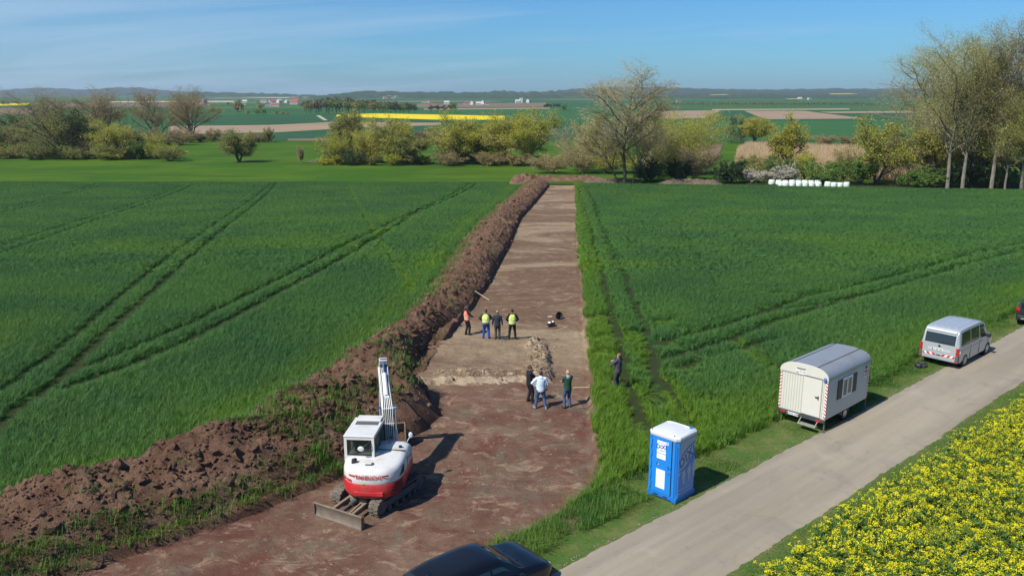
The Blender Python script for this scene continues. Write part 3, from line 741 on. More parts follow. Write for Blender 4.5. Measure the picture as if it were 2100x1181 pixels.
grass_object('dry_grass', P[dk], H[dk] * .8, np.full(dk.sum(), .014), 68, DRYGRASS)
# tall grass left on the near tongue between strip and road
r = np.random.default_rng(71); n = 26000
s_ = r.uniform(-7.5, 1.5, n); of = r.uniform(.9, 3.3, n); X = ROAD0[0] + RD[0] * s_ + RN[0] * of; Y = ROAD0[1] + RD[1] * s_ + RN[1] * of
k = ~inside(X, Y, SITE) & (fbm(X, Y, 3, 72) + .35 > r.random(n) * .8) & (of < verge_w(s_) + .9); X, Y = X[k], Y[k]
grass_object('verge_grass', np.stack([X, Y, terrain(X, Y) - .01], 1), r.uniform(.14, .42, X.size), np.full(X.size, .018), 73)
# weeds on the bank
r = np.random.default_rng(75)
def tufts(name, rows, cols, n, hb, seed, mat=GRASS, per=16, spread=.11, thr=None):
    r = np.random.default_rng(seed)
    ri = (rows[0] + (rows[1] - rows[0]) * r.random(n)).astype(int); ci = np.clip((cols[0] + (cols[1] - cols[0]) * r.random(n)).astype(int), 0, 95)
    C = np.stack([BX[ri, ci], BY[ri, ci], bz[ri, ci]], 1)
    if thr is not None: C = C[fbm(C[:, 0] * .55, C[:, 1] * .55, 3, 77) > thr]
    n = len(C); big = r.uniform(.5, 1.5, n)
    P = np.repeat(C, per, 0); P[:, :2] += r.normal(0, spread, (len(P), 2)) * np.repeat(big, per)[:, None]
    P[:, 2] -= .02
    return grass_object(name, P, hb * np.repeat(big, per) * r.uniform(.5, 1.3, len(P)), np.full(len(P), .020), seed)
nb = BX.shape[0]
tufts('bank_weeds', (0, nb - 1), (8, 92), 1300, .26, 81, thr=.02)
tufts('bank_weeds', (940, nb - 1), (2, 16), 700, .24, 82, spread=.16)         # green fringe along the near foot
tufts('bank_weeds', (640, 900), (14, 50), 420, .25, 84, thr=.0)
tufts('bank_weeds', (0, nb - 1), (80, 95), 3000, .30, 83, spread=.16)            # where the bank meets the crop
tufts('bank_weeds', (0, 700), (50, 94), 3000, .24, 85, spread=.22)
tufts('bank_weeds', (500, 960), (45, 94), 900, .27, 87, thr=-.05)
# bright tuft by the corner of the pit
Pc = np.array([(-4.75, 36.9, .15)]); P = np.repeat(Pc, 420, 0); P[:, :2] += np.random.default_rng(3).normal(0, .26, (420, 2))
P[:, 2] = [drop(BANK_Z, a, b, .1) - .02 for a, b in P[:, :2]]
grass_object('bank_weeds', P, np.random.default_rng(4).uniform(.25, .6, 420), np.full(420, .022), 86, leafmat('fresh_grass', (.10, .22, .02), (.14, .26, .025), .3))

# ---------------------------------------------------------------- oilseed rape in flower
RLEAF = leafmat('rape_leaf', (0.095, 0.180, 0.036), (0.145, 0.235, 0.045), 0.25, 1.2)
gfl = N('rape_petals'); cfl = gfl.mixc(gfl.geo.outputs['Random Per Island'], (0.90, 0.78, 0.014), (0.96, 0.89, 0.03))
d1 = gfl.bsdf(cfl, .6, 0, .2); tr1 = gfl.n('ShaderNodeBsdfTranslucent'); gfl.put(tr1.inputs[0], cfl); mx = gfl.n('ShaderNodeMixShader'); mx.inputs[0].default_value = .42
gfl.t.links.new(d1.outputs[0], mx.inputs[1]); gfl.t.links.new(tr1.outputs[0], mx.inputs[2]); RFLOW = gfl.done(mx)
def rape_plant(seed):
    r = np.random.default_rng(seed); parts = []; fl = []
    H = 1.0
    nst = 4
    tips = []
    stems = []
    for k in range(nst):
        a = r.uniform(0, 6.28); sp = r.uniform(.06, .24) if k else .02; top = H * r.uniform(.84, 1.08) if k else H
        p0 = np.array([0, 0, .02]); p1 = np.array([math.cos(a) * sp * .4, math.sin(a) * sp * .4, .45]); p2 = np.array([math.cos(a) * sp, math.sin(a) * sp, top])
        for A, B in ((p0, p1), (p1, p2)):
            w_ = .009; V = np.array([A + [w_, 0, 0], A - [w_ * .5, w_, 0], A + [-w_ * .5, w_, 0], B + [w_ * .7, 0, 0], B - [w_ * .4, w_ * .7, 0], B + [-w_ * .4, w_ * .7, 0]])
            F = np.array([(0, 1, 4), (0, 4, 3), (1, 2, 5), (1, 5, 4), (2, 0, 3), (2, 3, 5)]); stems.append((V, F))
        tips.append(p2)
    nl = 46
    P = np.stack([r.normal(0, .05, nl), r.normal(0, .05, nl), r.uniform(.12, .88, nl)], 1)
    parts.append(blades(P, r.uniform(.07, .20, nl) * (1.15 - P[:, 2] * .55), r.uniform(.05, .10, nl) * (1.15 - P[:, 2] * .6), r.uniform(.6, 1.6, nl), seed + 1, 2, .8))
    for tp in tips:
        m_ = 17
        ph = r.uniform(0, 6.28, m_); hh = r.uniform(-.055, .04, m_); rad = np.where(hh > 0, .036, .058) * r.uniform(.4, 1.1, m_)
        C = tp + np.stack([np.cos(ph) * rad, np.sin(ph) * rad, hh], 1)
        s1 = r.uniform(.010, .016, m_); ax = r.normal(0, .8, (m_, 3)) + [-.5, -.5, 1.5]; ax /= np.linalg.norm(ax, axis=1)[:, None]
        t1 = np.cross(ax, [.3, .8, .5]); t1 /= np.linalg.norm(t1, axis=1)[:, None]; t2 = np.cross(ax, t1)
        V = np.stack([C + t1 * s1[:, None], C + t2 * s1[:, None], C - t1 * s1[:, None], C - t2 * s1[:, None]], 1).reshape(-1, 3)
        b = np.arange(m_)[:, None] * 4; F = np.concatenate([b + [0, 1, 2], b + [0, 2, 3]], 1).reshape(-1, 3); fl.append((V, F))
    V1, F1 = joined(stems + parts); V2, F2 = joined(fl)
    me = np_mesh('rape_plant', np.vstack([V1, V2]), np.vstack([F1, F2 + len(V1)]), [RLEAF, RFLOW], np.r_[np.zeros(len(F1)), np.ones(len(F2))].astype(int))
    return bpy.data.objects.new('rape_plant', me)
rp = [rape_plant(300 + 7 * k) for k in range(6)]
r = np.random.default_rng(91); sp = 0.25
xs = np.arange(4, 40, sp); ys = np.arange(14, 48, sp); X, Y = [a.ravel() for a in np.meshgrid(xs, ys)]
X = X + r.uniform(-.09, .09, X.size); Y = Y + r.uniform(-.09, .09, X.size)
off = -road_off(X, Y) - ROAD_W; edge = 1.0 + .45 * fbm(X * .6, Y * .6, 3, 93)
k = (off > edge) & (X < .66 * Y + 3) & (off < 20) & (r.random(X.size) < np.where(off < edge + .5, .55, .95)); X, Y, off, edge = X[k], Y[k], off[k], edge[k]
n = len(X); hs = (.80 + .20 * smooth(0, 1.2, off - edge)) * r.uniform(.74, 1.14, n) * (1 + .14 * fbm(X * .35, Y * .35, 2, 95))
o = instancer('rapeseed_crop', np.stack([X, Y, terrain(X, Y)], 1), r.uniform(0, 6.28, n), np.stack([r.uniform(.9, 1.25, n)] * 2 + [hs], 1), r.integers(0, 6, n), np.zeros(n), rp)
tag(o, kind='stuff')
# ================================================================== FAR FIELDS, HILLS
def m_field(name, c1, c2, stretch=(0.02, 0.3, 1)):
    g = N(name); n = g.noise(1.0, 5, 0.6, g.pos(stretch)); n2 = g.noise(0.02, 4, .6)
    c = g.mixc(g.ramp(n, .3, .7), c1, c2); c = g.mixc(g.math('MULTIPLY', g.ramp(n2, .4, .7), .35), c, tuple(x * .8 for x in c1))
    return g.done(g.bsdf(c, .9, 0, .1))
FG = m_field('far_young_crop', (0.030, 0.096, 0.032), (0.040, 0.118, 0.034)); FG2 = m_field('far_dark_crop', (0.023, 0.074, 0.034), (0.030, 0.090, 0.036))
FG3 = m_field('far_light_crop', (0.045, 0.115, 0.026), (0.060, 0.130, 0.028))
FB = m_field('far_bare_soil', (0.25, 0.175, 0.115), (0.32, 0.235, 0.16)); FB2 = m_field('far_brown_soil', (0.15, 0.105, 0.075), (0.20, 0.14, 0.10))
FY = m_field('far_rape_field', (0.62, 0.47, 0.012), (0.72, 0.56, 0.015)); FP = m_field('far_pale_strip', (0.36, 0.32, 0.22), (0.42, 0.38, 0.27))
FPK = m_field('far_ploughed', (0.16, 0.10, 0.075), (0.21, 0.14, 0.105))
def field(px_poly, mat, dz=0.06, n=26):
    """a field draped on the terrain: quadrilateral a,b,c,d given by its corners"""
    A = [at(px, py, dz) for px, py in px_poly]
    def edge(P):
        return resample(np.array([p[:] for p in P]), n)
    h = len(A) // 2
    top, bot = edge(A[:h]), edge(A[h:][::-1])
    t = np.linspace(0, 1, 9)[None, :, None]
    G = top[:, None] * (1 - t) + bot[:, None] * t
    G[:, :, 2] = terrain(G[:, :, 0], G[:, :, 1]) + dz
    o = link_mesh('field', np_mesh('field', G.reshape(-1, 3), grid_faces(n, 9), mat, None, True)); tag(o, kind='structure')
# far to near; each: upper edge left->right, then lower edge right->left
lay = 0
for poly, mt in [
    ([(60, 203), (420, 202), (420, 205), (60, 206)], FG3), ([(200, 208), (480, 207), (480, 210), (200, 211)], FP), ([(440, 200), (640, 199), (640, 201), (440, 202)], FP),
    ([(0, 213), (60, 212), (58, 216), (0, 217)], FY), ([(100, 213), (430, 212), (430, 219), (100, 220)], FB2), ([(0, 222), (80, 222), (80, 234), (0, 235)], FB2),
    ([(520, 205), (640, 204), (640, 207), (520, 208)], FG3),
    ([(855, 213), (1120, 211), (1130, 219), (855, 221)], FB2), ([(870, 223), (1125, 221), (1130, 223.5), (870, 225.5)], FB),
    ([(840, 226), (1130, 224.5), (1190, 234), (850, 236)], FG),
    ([(430, 236), (690, 234), (700, 249), (430, 259)], FG2), ([(420, 219), (640, 217), (640, 222), (420, 224)], FG3),
    ([(690, 236), (770, 233), (1035, 238), (1035, 246), (900, 246), (690, 239.5)], FY),
    ([(700, 241), (900, 247.5), (1035, 248), (1035, 251), (900, 251.5), (690, 249.5)], FG2),
    ([(345, 259), (560, 256.5), (690, 250), (905, 252), (905, 256.5), (700, 264), (560, 272), (345, 276)], FB),
    ([(430, 278), (700, 265), (905, 258), (1190, 252), (1190, 283), (905, 286), (700, 288), (430, 288)], FG2),
    ([(590, 285), (700, 283), (690, 289), (590, 289)], FB2),
    ([(1130, 235), (1330, 232), (1300, 246), (1130, 251)], FG),
    ([(1345, 228), (1480, 226.5), (1445, 243), (1295, 246)], FB),
    ([(1460, 224.3), (1742, 223.2), (1742, 224.8), (1460, 226)], FP),
    ([(1485, 228), (1525, 227.6), (1568, 244), (1450, 247)], FG2),
    ([(1526, 227.3), (1651, 227.8), (1779, 243.6), (1569, 245)], FB),
    ([(1680, 229.5), (2110, 224.5), (2110, 230), (1702, 232.5)], FB),
    ([(1712, 233.5), (2110, 231), (2110, 243), (1785, 243)], FG2),
    ([(1440, 249), (2110, 246), (2110, 286), (1440, 290)], FG),
    ([(1438, 297), (1482, 297), (1473, 322), (1425, 350)], FPK),
    ([(1900, 300), (2110, 296), (2110, 352), (1870, 356)], m_field('near_rape_strip', (0.07, 0.14, 0.02), (0.16, 0.20, 0.02), (.3, .8, 1))),
    ([(648, 237.5), (656, 237), (672, 247), (664, 247)], FP)]:
    lay += 1
    field(poly, mt, 0.05 + 0.004 * lay)

# wooded ridges
def m_forest(name, c1, c2, sc):
    g = N(name); n = g.noise(sc, 8, .72); n2 = g.noise(sc * .12, 4, .6)
    c = g.mixc(g.ramp(n, .38, .66), c1, c2); c = g.mixc(g.math('MULTIPLY', g.ramp(n2, .45, .65), .6), c, (0.040, 0.050, 0.022))
    return g.done(g.bsdf(c, 1.0, 0, .0, g.bump(n, 1.0, 14)))
def ridge(prof, D, depth, z0_px, mat, seed, rough):
    """a long wooded hill: crest heights along a line at distance D, sloping to both sides"""
    pr = np.array(prof, float); pxs = np.arange(pr[0, 0], pr[-1, 0] + .1, 1.6)
    py = np.interp(pxs, pr[:, 0], pr[:, 1])
    dirx = (pxs - 1050) / FPX / (cp + (590.5 - py) / FPX * sp_)
    zc = np.array([height_at(a, b, D) for a, b in zip(pxs, py)])
    X = dirx * D
    zc = zc + rough * (fbm(X / (rough * 3.2), X * 0 + seed, 3, seed))
    tt = np.linspace(0, 1, 26)
    Yf = D - depth * (1 - tt)
    V = np.zeros((len(X), 34, 3))
    for j, t in enumerate(tt):
        V[:, j, 0] = X; V[:, j, 1] = Yf[j]; zb = terrain(X, Yf[j] + X * 0) - 2
        hh = t ** 1.3 * (1 + .12 * fbm(X / 350, X * 0 + t * 3, 3, seed + 2)) ; hh = np.minimum(hh, 1 - .03 * (1 - t))
        V[:, j, 2] = zb * (1 - hh) + zc * hh + (rough * .8 * fbm(X / (rough * 3), Yf[j] / (rough * 3) + X * 0, 3, seed + 4)) * (0 < t < 1) * smooth(0, .1, t)
    for j in range(8):
        t = (j + 1) / 8; V[:, 26 + j, 0] = X; V[:, 26 + j, 1] = D + depth * t; V[:, 26 + j, 2] = zc * (1 - t) - 25 * t
    o = link_mesh('hills', np_mesh('hills', V.reshape(-1, 3), grid_faces(len(X), 34), mat, None, True)); tag(o, kind='structure')
HF = m_forest('hill_forest', (0.024, 0.056, 0.026), (0.066, 0.104, 0.036), 0.035)
HF2 = m_forest('far_hill_forest', (0.022, 0.045, 0.026), (0.036, 0.062, 0.030), 0.02)
ridge([(-300, 192), (-60, 189), (0, 189), (40, 184), (90, 181), (140, 183), (160, 186), (230, 181), (290, 180), (330, 186), (420, 190), (470, 194)], 7600, 1500, 205, HF2, 3, 9)
ridge([(1030, 194), (1090, 190), (1150, 186), (1190, 182), (1250, 180), (1400, 180), (1500, 183), (1580, 184), (1650, 183.5), (1780, 182.5), (1900, 181), (2100, 180), (2400, 184)], 6900, 2300, 205, HF2, 5, 9)
ridge([(380, 193), (420, 189.5), (470, 190), (560, 192), (640, 196), (700, 197), (760, 199)], 5200, 500, 200, HF, 7, 9)
ridge([(690, 197), (720, 189), (740, 186.5), (800, 188), (900, 189), (1000, 188.5), (1050, 187.5), (1090, 190), (1130, 188.5), (1160, 190), (1230, 193), (1420, 197), (1500, 197)], 4700, 1250, 207, HF, 9, 8)
ridge([(1300, 200), (1400, 195), (1500, 193), (1600, 195), (1720, 196), (1800, 192), (1950, 190), (2100, 189), (2300, 190)], 4300, 900, 205, HF, 11, 8)
for poly, mt, dz in [([(1458, 194.0), (1500, 193.5), (1500, 195.5), (1458, 195.6)], FY, 0)]: pass
# yellow and pale fields lying on the far slopes
FDY = m_field('far_hazed_rape', (0.34, 0.31, 0.05), (0.44, 0.38, 0.06))  # rape yellow with the dulling of distant haze put into the colour
def slope_field(px, py, w, hpx, D, mat):
    X = [(p - 1050) / FPX / (cp + (590.5 - py) / FPX * sp_) * D for p in (px - w / 2, px + w / 2)]
    za, zb = height_at(px, py + hpx * .32, D), height_at(px, py - hpx * .32, D + 60)
    rr = np.linspace(0, 1, 20); V = []
    for j, (yy, zz_) in enumerate(((D, za), (D + 60, zb))):
        for t in rr: V.append((X[0] + (X[1] - X[0]) * (t if j == 0 else .08 + .8 * t), yy + (t - .5) * 30, zz_ + 1.0 * (t - .5)))
    o = link_mesh('field', np_mesh('field', np.array(V), grid_faces(2, 20), mat, None, True)); tag(o, kind='structure')
for a in [(1478, 194.6, 46, 1.7, 3500, FDY), (1734, 192.8, 62, 2.4, 3300, FDY), (1636, 203.2, 40, 1.5, 2700, FDY),
          (1175, 200, 40, 3, 3200, FG3), (800, 200.5, 60, 2.5, 3000, FG3), (1470, 212, 40, 1.8, 2000, FB), (1310, 207, 70, 3, 2500, FG3), (1500, 206, 90, 2.5, 2600, FG3), (1700, 207, 120, 3, 2500, FG3)]:
    slope_field(*a)

# strip of standing reeds behind the bushes
def reeds():
    r = np.random.default_rng(5)
    A = np.array([at(1503, 362)[:2], at(1512, 316)[:2], at(1535, 303)[:2], at(1900, 318)[:2], at(1900, 372)[:2]])
    lo, hi = A.min(0), A.max(0); n = 60000
    X = r.uniform(lo[0], hi[0], n * 2); Y = r.uniform(lo[1], hi[1], n * 2); k = inside(X, Y, A); X, Y = X[k][:n], Y[k][:n]
    h = 2.8 * (1 + .12 * fbm(X * .12, Y * .12, 3, 3)) * r.uniform(.8, 1.15, len(X))
    P = np.stack([X, Y, terrain(X, Y)], 1)
    V, F = blades(P, h, np.full(len(X), .16), r.uniform(.03, .2, len(X)), 8, 1)
    g = N('dry_reed'); c = g.mixc(g.geo.outputs['Random Per Island'], (0.36, 0.25, 0.14), (0.54, 0.40, 0.25)); m_ = g.done(g.bsdf(c, .9, 0, .1))
    o = link_mesh('reed_bed', np_mesh('reed_bed', V, F, m_)); tag(o, kind='stuff')
reeds()

# the air: one pale volume round everything
def haze():
    mb = MB(); mb.box(-9500, 9500, -70, 9400, -46, 150); o = mb.build('haze', [])
    m_ = bpy.data.materials.new('pale_air'); m_.use_nodes = True; t = m_.node_tree; t.nodes.clear()
    out = t.nodes.new('ShaderNodeOutputMaterial'); v = t.nodes.new('ShaderNodeVolumePrincipled')
    v.inputs['Color'].default_value = (0.72, 0.86, 1.0, 1); v.inputs['Density'].default_value = HAZE; v.inputs['Anisotropy'].default_value = 0.2
    t.links.new(v.outputs[0], out.inputs['Volume']); o.data.materials.append(m_); tag(o, kind='stuff')
HAZE = 0.00008
haze()
# ================================================================== TREES AND SHRUBS
def bark(name, c1, c2):
    g = N(name); n = g.noise(3.0, 6, .7, g.pos((1, 1, .25), True)); return g.done(g.bsdf(g.mixc(g.ramp(n, .35, .65), c1, c2), .95, 0, .1, g.bump(n, .6, .05)))
BK_GREY = bark('grey_bark', (0.135, 0.12, 0.095), (0.25, 0.225, 0.185)); BK_DARK = bark('dark_bark', (0.075, 0.062, 0.048), (0.14, 0.115, 0.085))
BK_POP = bark('poplar_twig', (0.13, 0.115, 0.075), (0.20, 0.175, 0.11)); BK_TWIG = bark('pale_twig', (0.27, 0.22, 0.13), (0.37, 0.31, 0.19)); BK_BROWN = bark('brown_twig', (0.23, 0.16, 0.085), (0.30, 0.215, 0.115))
LF_POP = leafmat('poplar_leaf', (0.38, 0.38, 0.10), (0.46, 0.43, 0.12), .4, .2); LF_WIL = leafmat('willow_leaf', (0.37, 0.38, 0.060), (0.46, 0.44, 0.060), .5, .12)
LF_OLV = leafmat('olive_leaf', (0.24, 0.25, 0.075), (0.31, 0.31, 0.085), .45, .15); LF_DRK = leafmat('dark_leaf', (0.034, 0.066, 0.022), (0.055, 0.090, 0.028), .25, .2)
LF_GRN = leafmat('green_leaf', (0.11, 0.20, 0.04), (0.16, 0.25, 0.045), .35, .2); LF_BRN = leafmat('brown_bud', (0.27, 0.21, 0.095), (0.33, 0.265, 0.11), .3, .2)
LF_BLS = leafmat('blossom', (0.42, 0.39, 0.31), (0.54, 0.50, 0.40), .25, .4); LF_YEL = leafmat('yellow_leaf', (0.34, 0.34, 0.04), (0.42, 0.40, 0.05), .35, .3)
LF_RED = leafmat('reddish_twig', (0.20, 0.13, 0.085), (0.25, 0.165, 0.10), .2, .3)
class Tree:
    def __init__(s, seed): s.r = np.random.default_rng(seed); s.wood = []; s.fine = []; s.leafp = []
    def branch(s, p, d, L, rad, lev, P):
        r = s.r; c = P['lev'][lev]; nseg = c.get('seg', 4); pts = [p]; rads = [rad]; q = np.array(p, float); d = np.array(d, float); step = L / nseg
        for i in range(nseg):
            d = d + r.normal(0, c.get('wob', .12), 3) + np.array([0, 0, c.get('up', .05)]); d /= np.linalg.norm(d)
            q = q + d * step; pts.append(q.copy()); rads.append(rad * (1 - (i + 1) / nseg * (1 - c.get('tip', .35))))
        (s.wood if lev < P.get('woodlev', 2) else s.fine).append((np.array(pts), np.array(rads), c.get('n', 4)))
        if lev + 1 >= len(P['lev']):
            k = P.get('leaves', 0)
            if k:
                kk = r.poisson(k); t = r.uniform(.15, 1.05, kk) * nseg; i = np.clip(t.astype(int), 0, nseg - 1); f = (t - i)[:, None]
                A = np.array(pts); s.leafp.append(A[i] * (1 - f) + A[i + 1] * f + r.normal(0, P.get('lspread', .25), (kk, 3)))
            return
        n = c['kids']; n = max(1, int(round(n * r.uniform(.8, 1.2))))
        az0 = r.uniform(0, 6.28)
        for k in range(n):
            t = c.get('start', .3) + (1 - c.get('start', .3)) * (k + r.uniform(.1, .9)) / n
            ti = t * nseg; i = min(int(ti), nseg - 1); f = ti - i
            b = pts[i] * (1 - f) + pts[i + 1] * f; bd = pts[i + 1] - pts[i]; bd = bd / np.linalg.norm(bd)
            a = R_(c['ang'] * r.uniform(.7, 1.3)); az = az0 + k * 2.4 + r.normal(0, .3)
            u = np.cross(bd, [0.3, 0.2, .9]) if abs(bd[2]) < .95 else np.cross(bd, [1, 0, 0]); u /= np.linalg.norm(u); v = np.cross(bd, u)
            nd = bd * math.cos(a) + (u * math.cos(az) + v * math.sin(az)) * math.sin(a)
            rr = (rads[i] * (1 - f) + rads[i + 1] * f)
            s.branch(b, nd, L * c['len'] * r.uniform(.7, 1.2) * (1 - c.get('short', .45) * (t - .2)), min(rr * .8, rad * c.get('rr', .45)), lev + 1, P)
    def tubes(s, br, minr):
        Vs, Fs, b = [], [], 0
        for pts, rads, n in br:
            k = len(pts); d = np.gradient(pts, axis=0); d /= np.linalg.norm(d, axis=1)[:, None] + 1e-9
            u = np.cross(d, [.31, .17, .93]); u /= np.linalg.norm(u, axis=1)[:, None] + 1e-9; v = np.cross(d, u)
            a = np.arange(n) * 2 * np.pi / n; rr = np.maximum(rads, minr)[:, None, None]
            V = pts[:, None] + rr * (u[:, None] * np.cos(a)[None, :, None] + v[:, None] * np.sin(a)[None, :, None])
            i = np.arange(k - 1)[:, None] * n; j = np.arange(n)[None]; jn = (j + 1) % n
            F = np.stack([i + j, i + jn, i + n + jn, i + n + j], 2).reshape(-1, 4)
            Vs.append(V.reshape(-1, 3)); Fs.append(F + b); b += k * n
        return np.vstack(Vs), np.vstack(Fs)
def lev(kids=5, len=.6, ang=40, seg=4, wob=.12, up=.05, n=4, start=.3, rr=.45, tip=.35, short=.45):
    return dict(kids=kids, len=len, ang=ang, seg=seg, wob=wob, up=up, n=n, start=start, rr=rr, tip=tip, short=short)
STY = {
 'poplar': dict(stems=1, rad=.0165, lev=[lev(28, .36, 36, 8, .015, .03, 8, .26, .42, .22, .25), lev(8, .5, 38, 5, .10, .12, 5, .15, .45), lev(8, .5, 38, 4, .15, .08, 3, .12, .5), lev(0, .5, 34, 3, .18, .05, 3)],
                leaves=15.0, lspread=.26, lsize=.085, minr=.014, wood=BK_GREY, fine=BK_POP, leaf=LF_POP, woodlev=2),
 'bare': dict(stems=1, rad=.021, lev=[lev(17, .50, 46, 7, .05, .05, 8, .26, .50, .3, .35), lev(10, .52, 40, 5, .14, .10, 5, .15, .45), lev(10, .5, 40, 4, .18, .08, 3, .1, .5), lev(4, .45, 36, 3, .2, .05, 3, .2, .6), lev(0, .5, 34, 2, .2, .05, 3)],
              leaves=1.2, lspread=.2, lsize=.10, minr=.013, wood=BK_DARK, fine=BK_TWIG, leaf=LF_POP, woodlev=2),
 'brown': dict(stems=4, rad=.020, lev=[lev(10, .52, 34, 5, .07, .06, 7, .2, .5, .25, .35), lev(8, .5, 34, 4, .13, .10, 4, .15, .5), lev(8, .48, 32, 3, .16, .08, 3, .1, .5), lev(0, .5, 30, 3, .18, .08, 3)],
               leaves=4.5, lspread=.32, lsize=.14, minr=.018, wood=BK_DARK, fine=BK_BROWN, leaf=LF_BRN, woodlev=2, spread=.32),
 'willow': dict(stems=3, rad=.045, lev=[lev(10, .55, 46, 4, .14, .08, 7, .25, .5, .4, .2), lev(9, .5, 42, 4, .17, .12, 4, .1, .5), lev(7, .5, 36, 3, .18, .10, 3, .1, .5), lev(0, .5, 30, 3, .2, .02, 3)],
                leaves=13, lspread=.42, lsize=.17, minr=.014, wood=BK_DARK, fine=BK_TWIG, leaf=LF_WIL, woodlev=2, spread=.42),
 'round': dict(stems=2, rad=.036, lev=[lev(10, .6, 50, 4, .12, .06, 7, .2, .5, .4, .2), lev(9, .5, 44, 4, .17, .08, 4, .1, .5), lev(8, .5, 40, 3, .18, .04, 3, .1, .5), lev(0, .4, 36, 3, .2, .02, 3)],
               leaves=9.0, lspread=.34, lsize=.17, minr=.014, wood=BK_DARK, fine=BK_DARK, leaf=LF_OLV, woodlev=2, spread=.34),
 'shrub': dict(stems=11, rad=.014, lev=[lev(7, .5, 36, 4, .14, .08, 4, .12, .6, .4, .2), lev(7, .5, 42, 3, .18, .06, 3, .1, .5), lev(0, .5, 40, 3, .2, .04, 3)],
               leaves=15.0, lspread=.24, lsize=.14, minr=.012, wood=BK_DARK, fine=BK_DARK, leaf=LF_OLV, woodlev=1, spread=.8),
 'spindly': dict(stems=12, rad=.008, lev=[lev(12, .38, 26, 6, .06, .05, 4, .15, .5, .3, .3), lev(8, .5, 32, 3, .14, .08, 3, .1, .5), lev(0, .5, 30, 3, .18, .06, 3)],
               leaves=8.0, lspread=.28, lsize=.135, minr=.012, wood=BK_TWIG, fine=BK_TWIG, leaf=LF_WIL, woodlev=1, spread=.42),
 'conifer': dict(stems=1, rad=.02, lev=[lev(34, .34, 78, 7, .02, .02, 5, .08, .3, .1, 1.0), lev(8, .5, 45, 3, .08, .02, 3, .1, .5), lev(0, .4, 36, 2, .1, .0, 3)],
               leaves=3.0, lspread=.12, lsize=.18, minr=.014, wood=BK_DARK, fine=BK_DARK, leaf=LF_DRK, woodlev=1),
}
def tree_meshes(style, seed, W, H, leaf=None, fine=None, dens=1.0, lsize=None, lean=(0, 0)):
    P = dict(STY[style]); P['leaves'] = P['leaves'] * dens
    t = Tree(seed); r = t.r
    for k in range(P['stems']):
        az = k * 2.399 + r.uniform(-.4, .4); sp = P.get('spread', .1) * r.uniform(.5, 1.2) if P['stems'] > 1 else .03
        d = np.array([math.cos(az) * sp + lean[0], math.sin(az) * sp + lean[1], 1.0]); d /= np.linalg.norm(d)
        p0 = np.array([math.cos(az) * .012 * P['stems'], math.sin(az) * .012 * P['stems'], 0.0]) * 10 * (P['rad'] * 2)
        t.branch(p0, d, 10.0 * r.uniform(.72, 1.0) if P['stems'] > 1 else 10.0, P['rad'] * 10, 0, P)
    # stand the crown over the foot, then fit to the wanted size
    allp = np.vstack([b[0] for b in t.wood + t.fine]); hi = allp[:, 2] > .45 * allp[:, 2].max(); sx_, sy_ = allp[hi, :2].mean(0) / allp[hi, 2].mean() * .85
    if lean == (0, 0) or style == 'poplar':
        for L in (t.wood, t.fine):
            for a, b, n in L: a[:, 0] -= sx_ * a[:, 2]; a[:, 1] -= sy_ * a[:, 2]
        for a in t.leafp: a[:, 0] -= sx_ * a[:, 2]; a[:, 1] -= sy_ * a[:, 2]
    allp = np.vstack([b[0] for b in t.wood + t.fine]); top = np.percentile(allp[:, 2], 99.7); wx = np.percentile(allp[:, 0], 98.5) - np.percentile(allp[:, 0], 1.5)
    wy = np.percentile(allp[:, 1], 98.5) - np.percentile(allp[:, 1], 1.5)
    sc = np.array([W / wx, W / wy * 1.0, H / top]); rs = H / top
    for L in (t.wood, t.fine):
        for i, (a, b, n) in enumerate(L): L[i] = (a * sc, b * rs, n)
    Vw, Fw = t.tubes(t.wood, P['minr'])
    Vf, Ff = t.tubes(t.fine, P['minr'])
    lp = np.vstack(t.leafp) if t.leafp else np.zeros((0, 3)); lp = lp * sc; n = len(lp)
    lp[:, 2] = np.maximum(lp[:, 2], .15)
    s_ = (lsize or P['lsize']) * r.uniform(.55, 1.3, n)[:, None]
    ax = r.normal(0, 1, (n, 3)); ax /= np.linalg.norm(ax, axis=1)[:, None]; u = np.cross(ax, r.normal(0, 1, (n, 3))); u /= np.linalg.norm(u, axis=1)[:, None] + 1e-9; v = np.cross(ax, u)
    V = np.stack([lp - u * s_, lp + v * s_ * .55, lp + u * s_, lp - v * s_ * .55], 1).reshape(-1, 3)
    F = np.arange(n * 4).reshape(-1, 4)
    wm_ = np_mesh('trunk', Vw, Fw, P['wood'], None, True)
    cm = np_mesh('crown', np.vstack([Vf, V]), np.vstack([Ff, F + len(Vf)]), [fine or P['fine'], leaf or P['leaf']], np.r_[np.zeros(len(Ff)), np.ones(len(F))].astype(int))
    return wm_, cm
def place_tree(name, ms, loc, label, cat, group, rz=0.0, sc=(1, 1, 1)):
    e = empty(name, loc, rz); e.scale = sc
    link_mesh('trunk', ms[0], e); link_mesh('crown', ms[1], e)
    tag(e, label, cat, group); return e
WIDEN = {'brown': 1.25, 'willow': 1.18, 'round': 1.1, 'poplar': 1.15, 'shrub': 1.12}
def tree_px(name, style, seed, px, py, top, wpx, label, cat='tree', group=None, base=None, **kw):
    """a tree standing where pixel (px,py) meets the ground, its size taken from its height and width in the photograph"""
    p = at(px, py); H = height_at(px, top, p.y) - p.z; W = wpx * WIDEN.get(style, 1.0) / FPX * (p.y * cp + (CAM_H - p.z) * sp_)
    ms = tree_meshes(style, seed, W, H, **kw)
    return place_tree(name, ms, (p.x, p.y, p.z - .05), label, cat, group)
G1, G2, G3 = 'trees along the stream', 'tall poplars at the right edge of the field', 'bushes behind the wrapped bales'
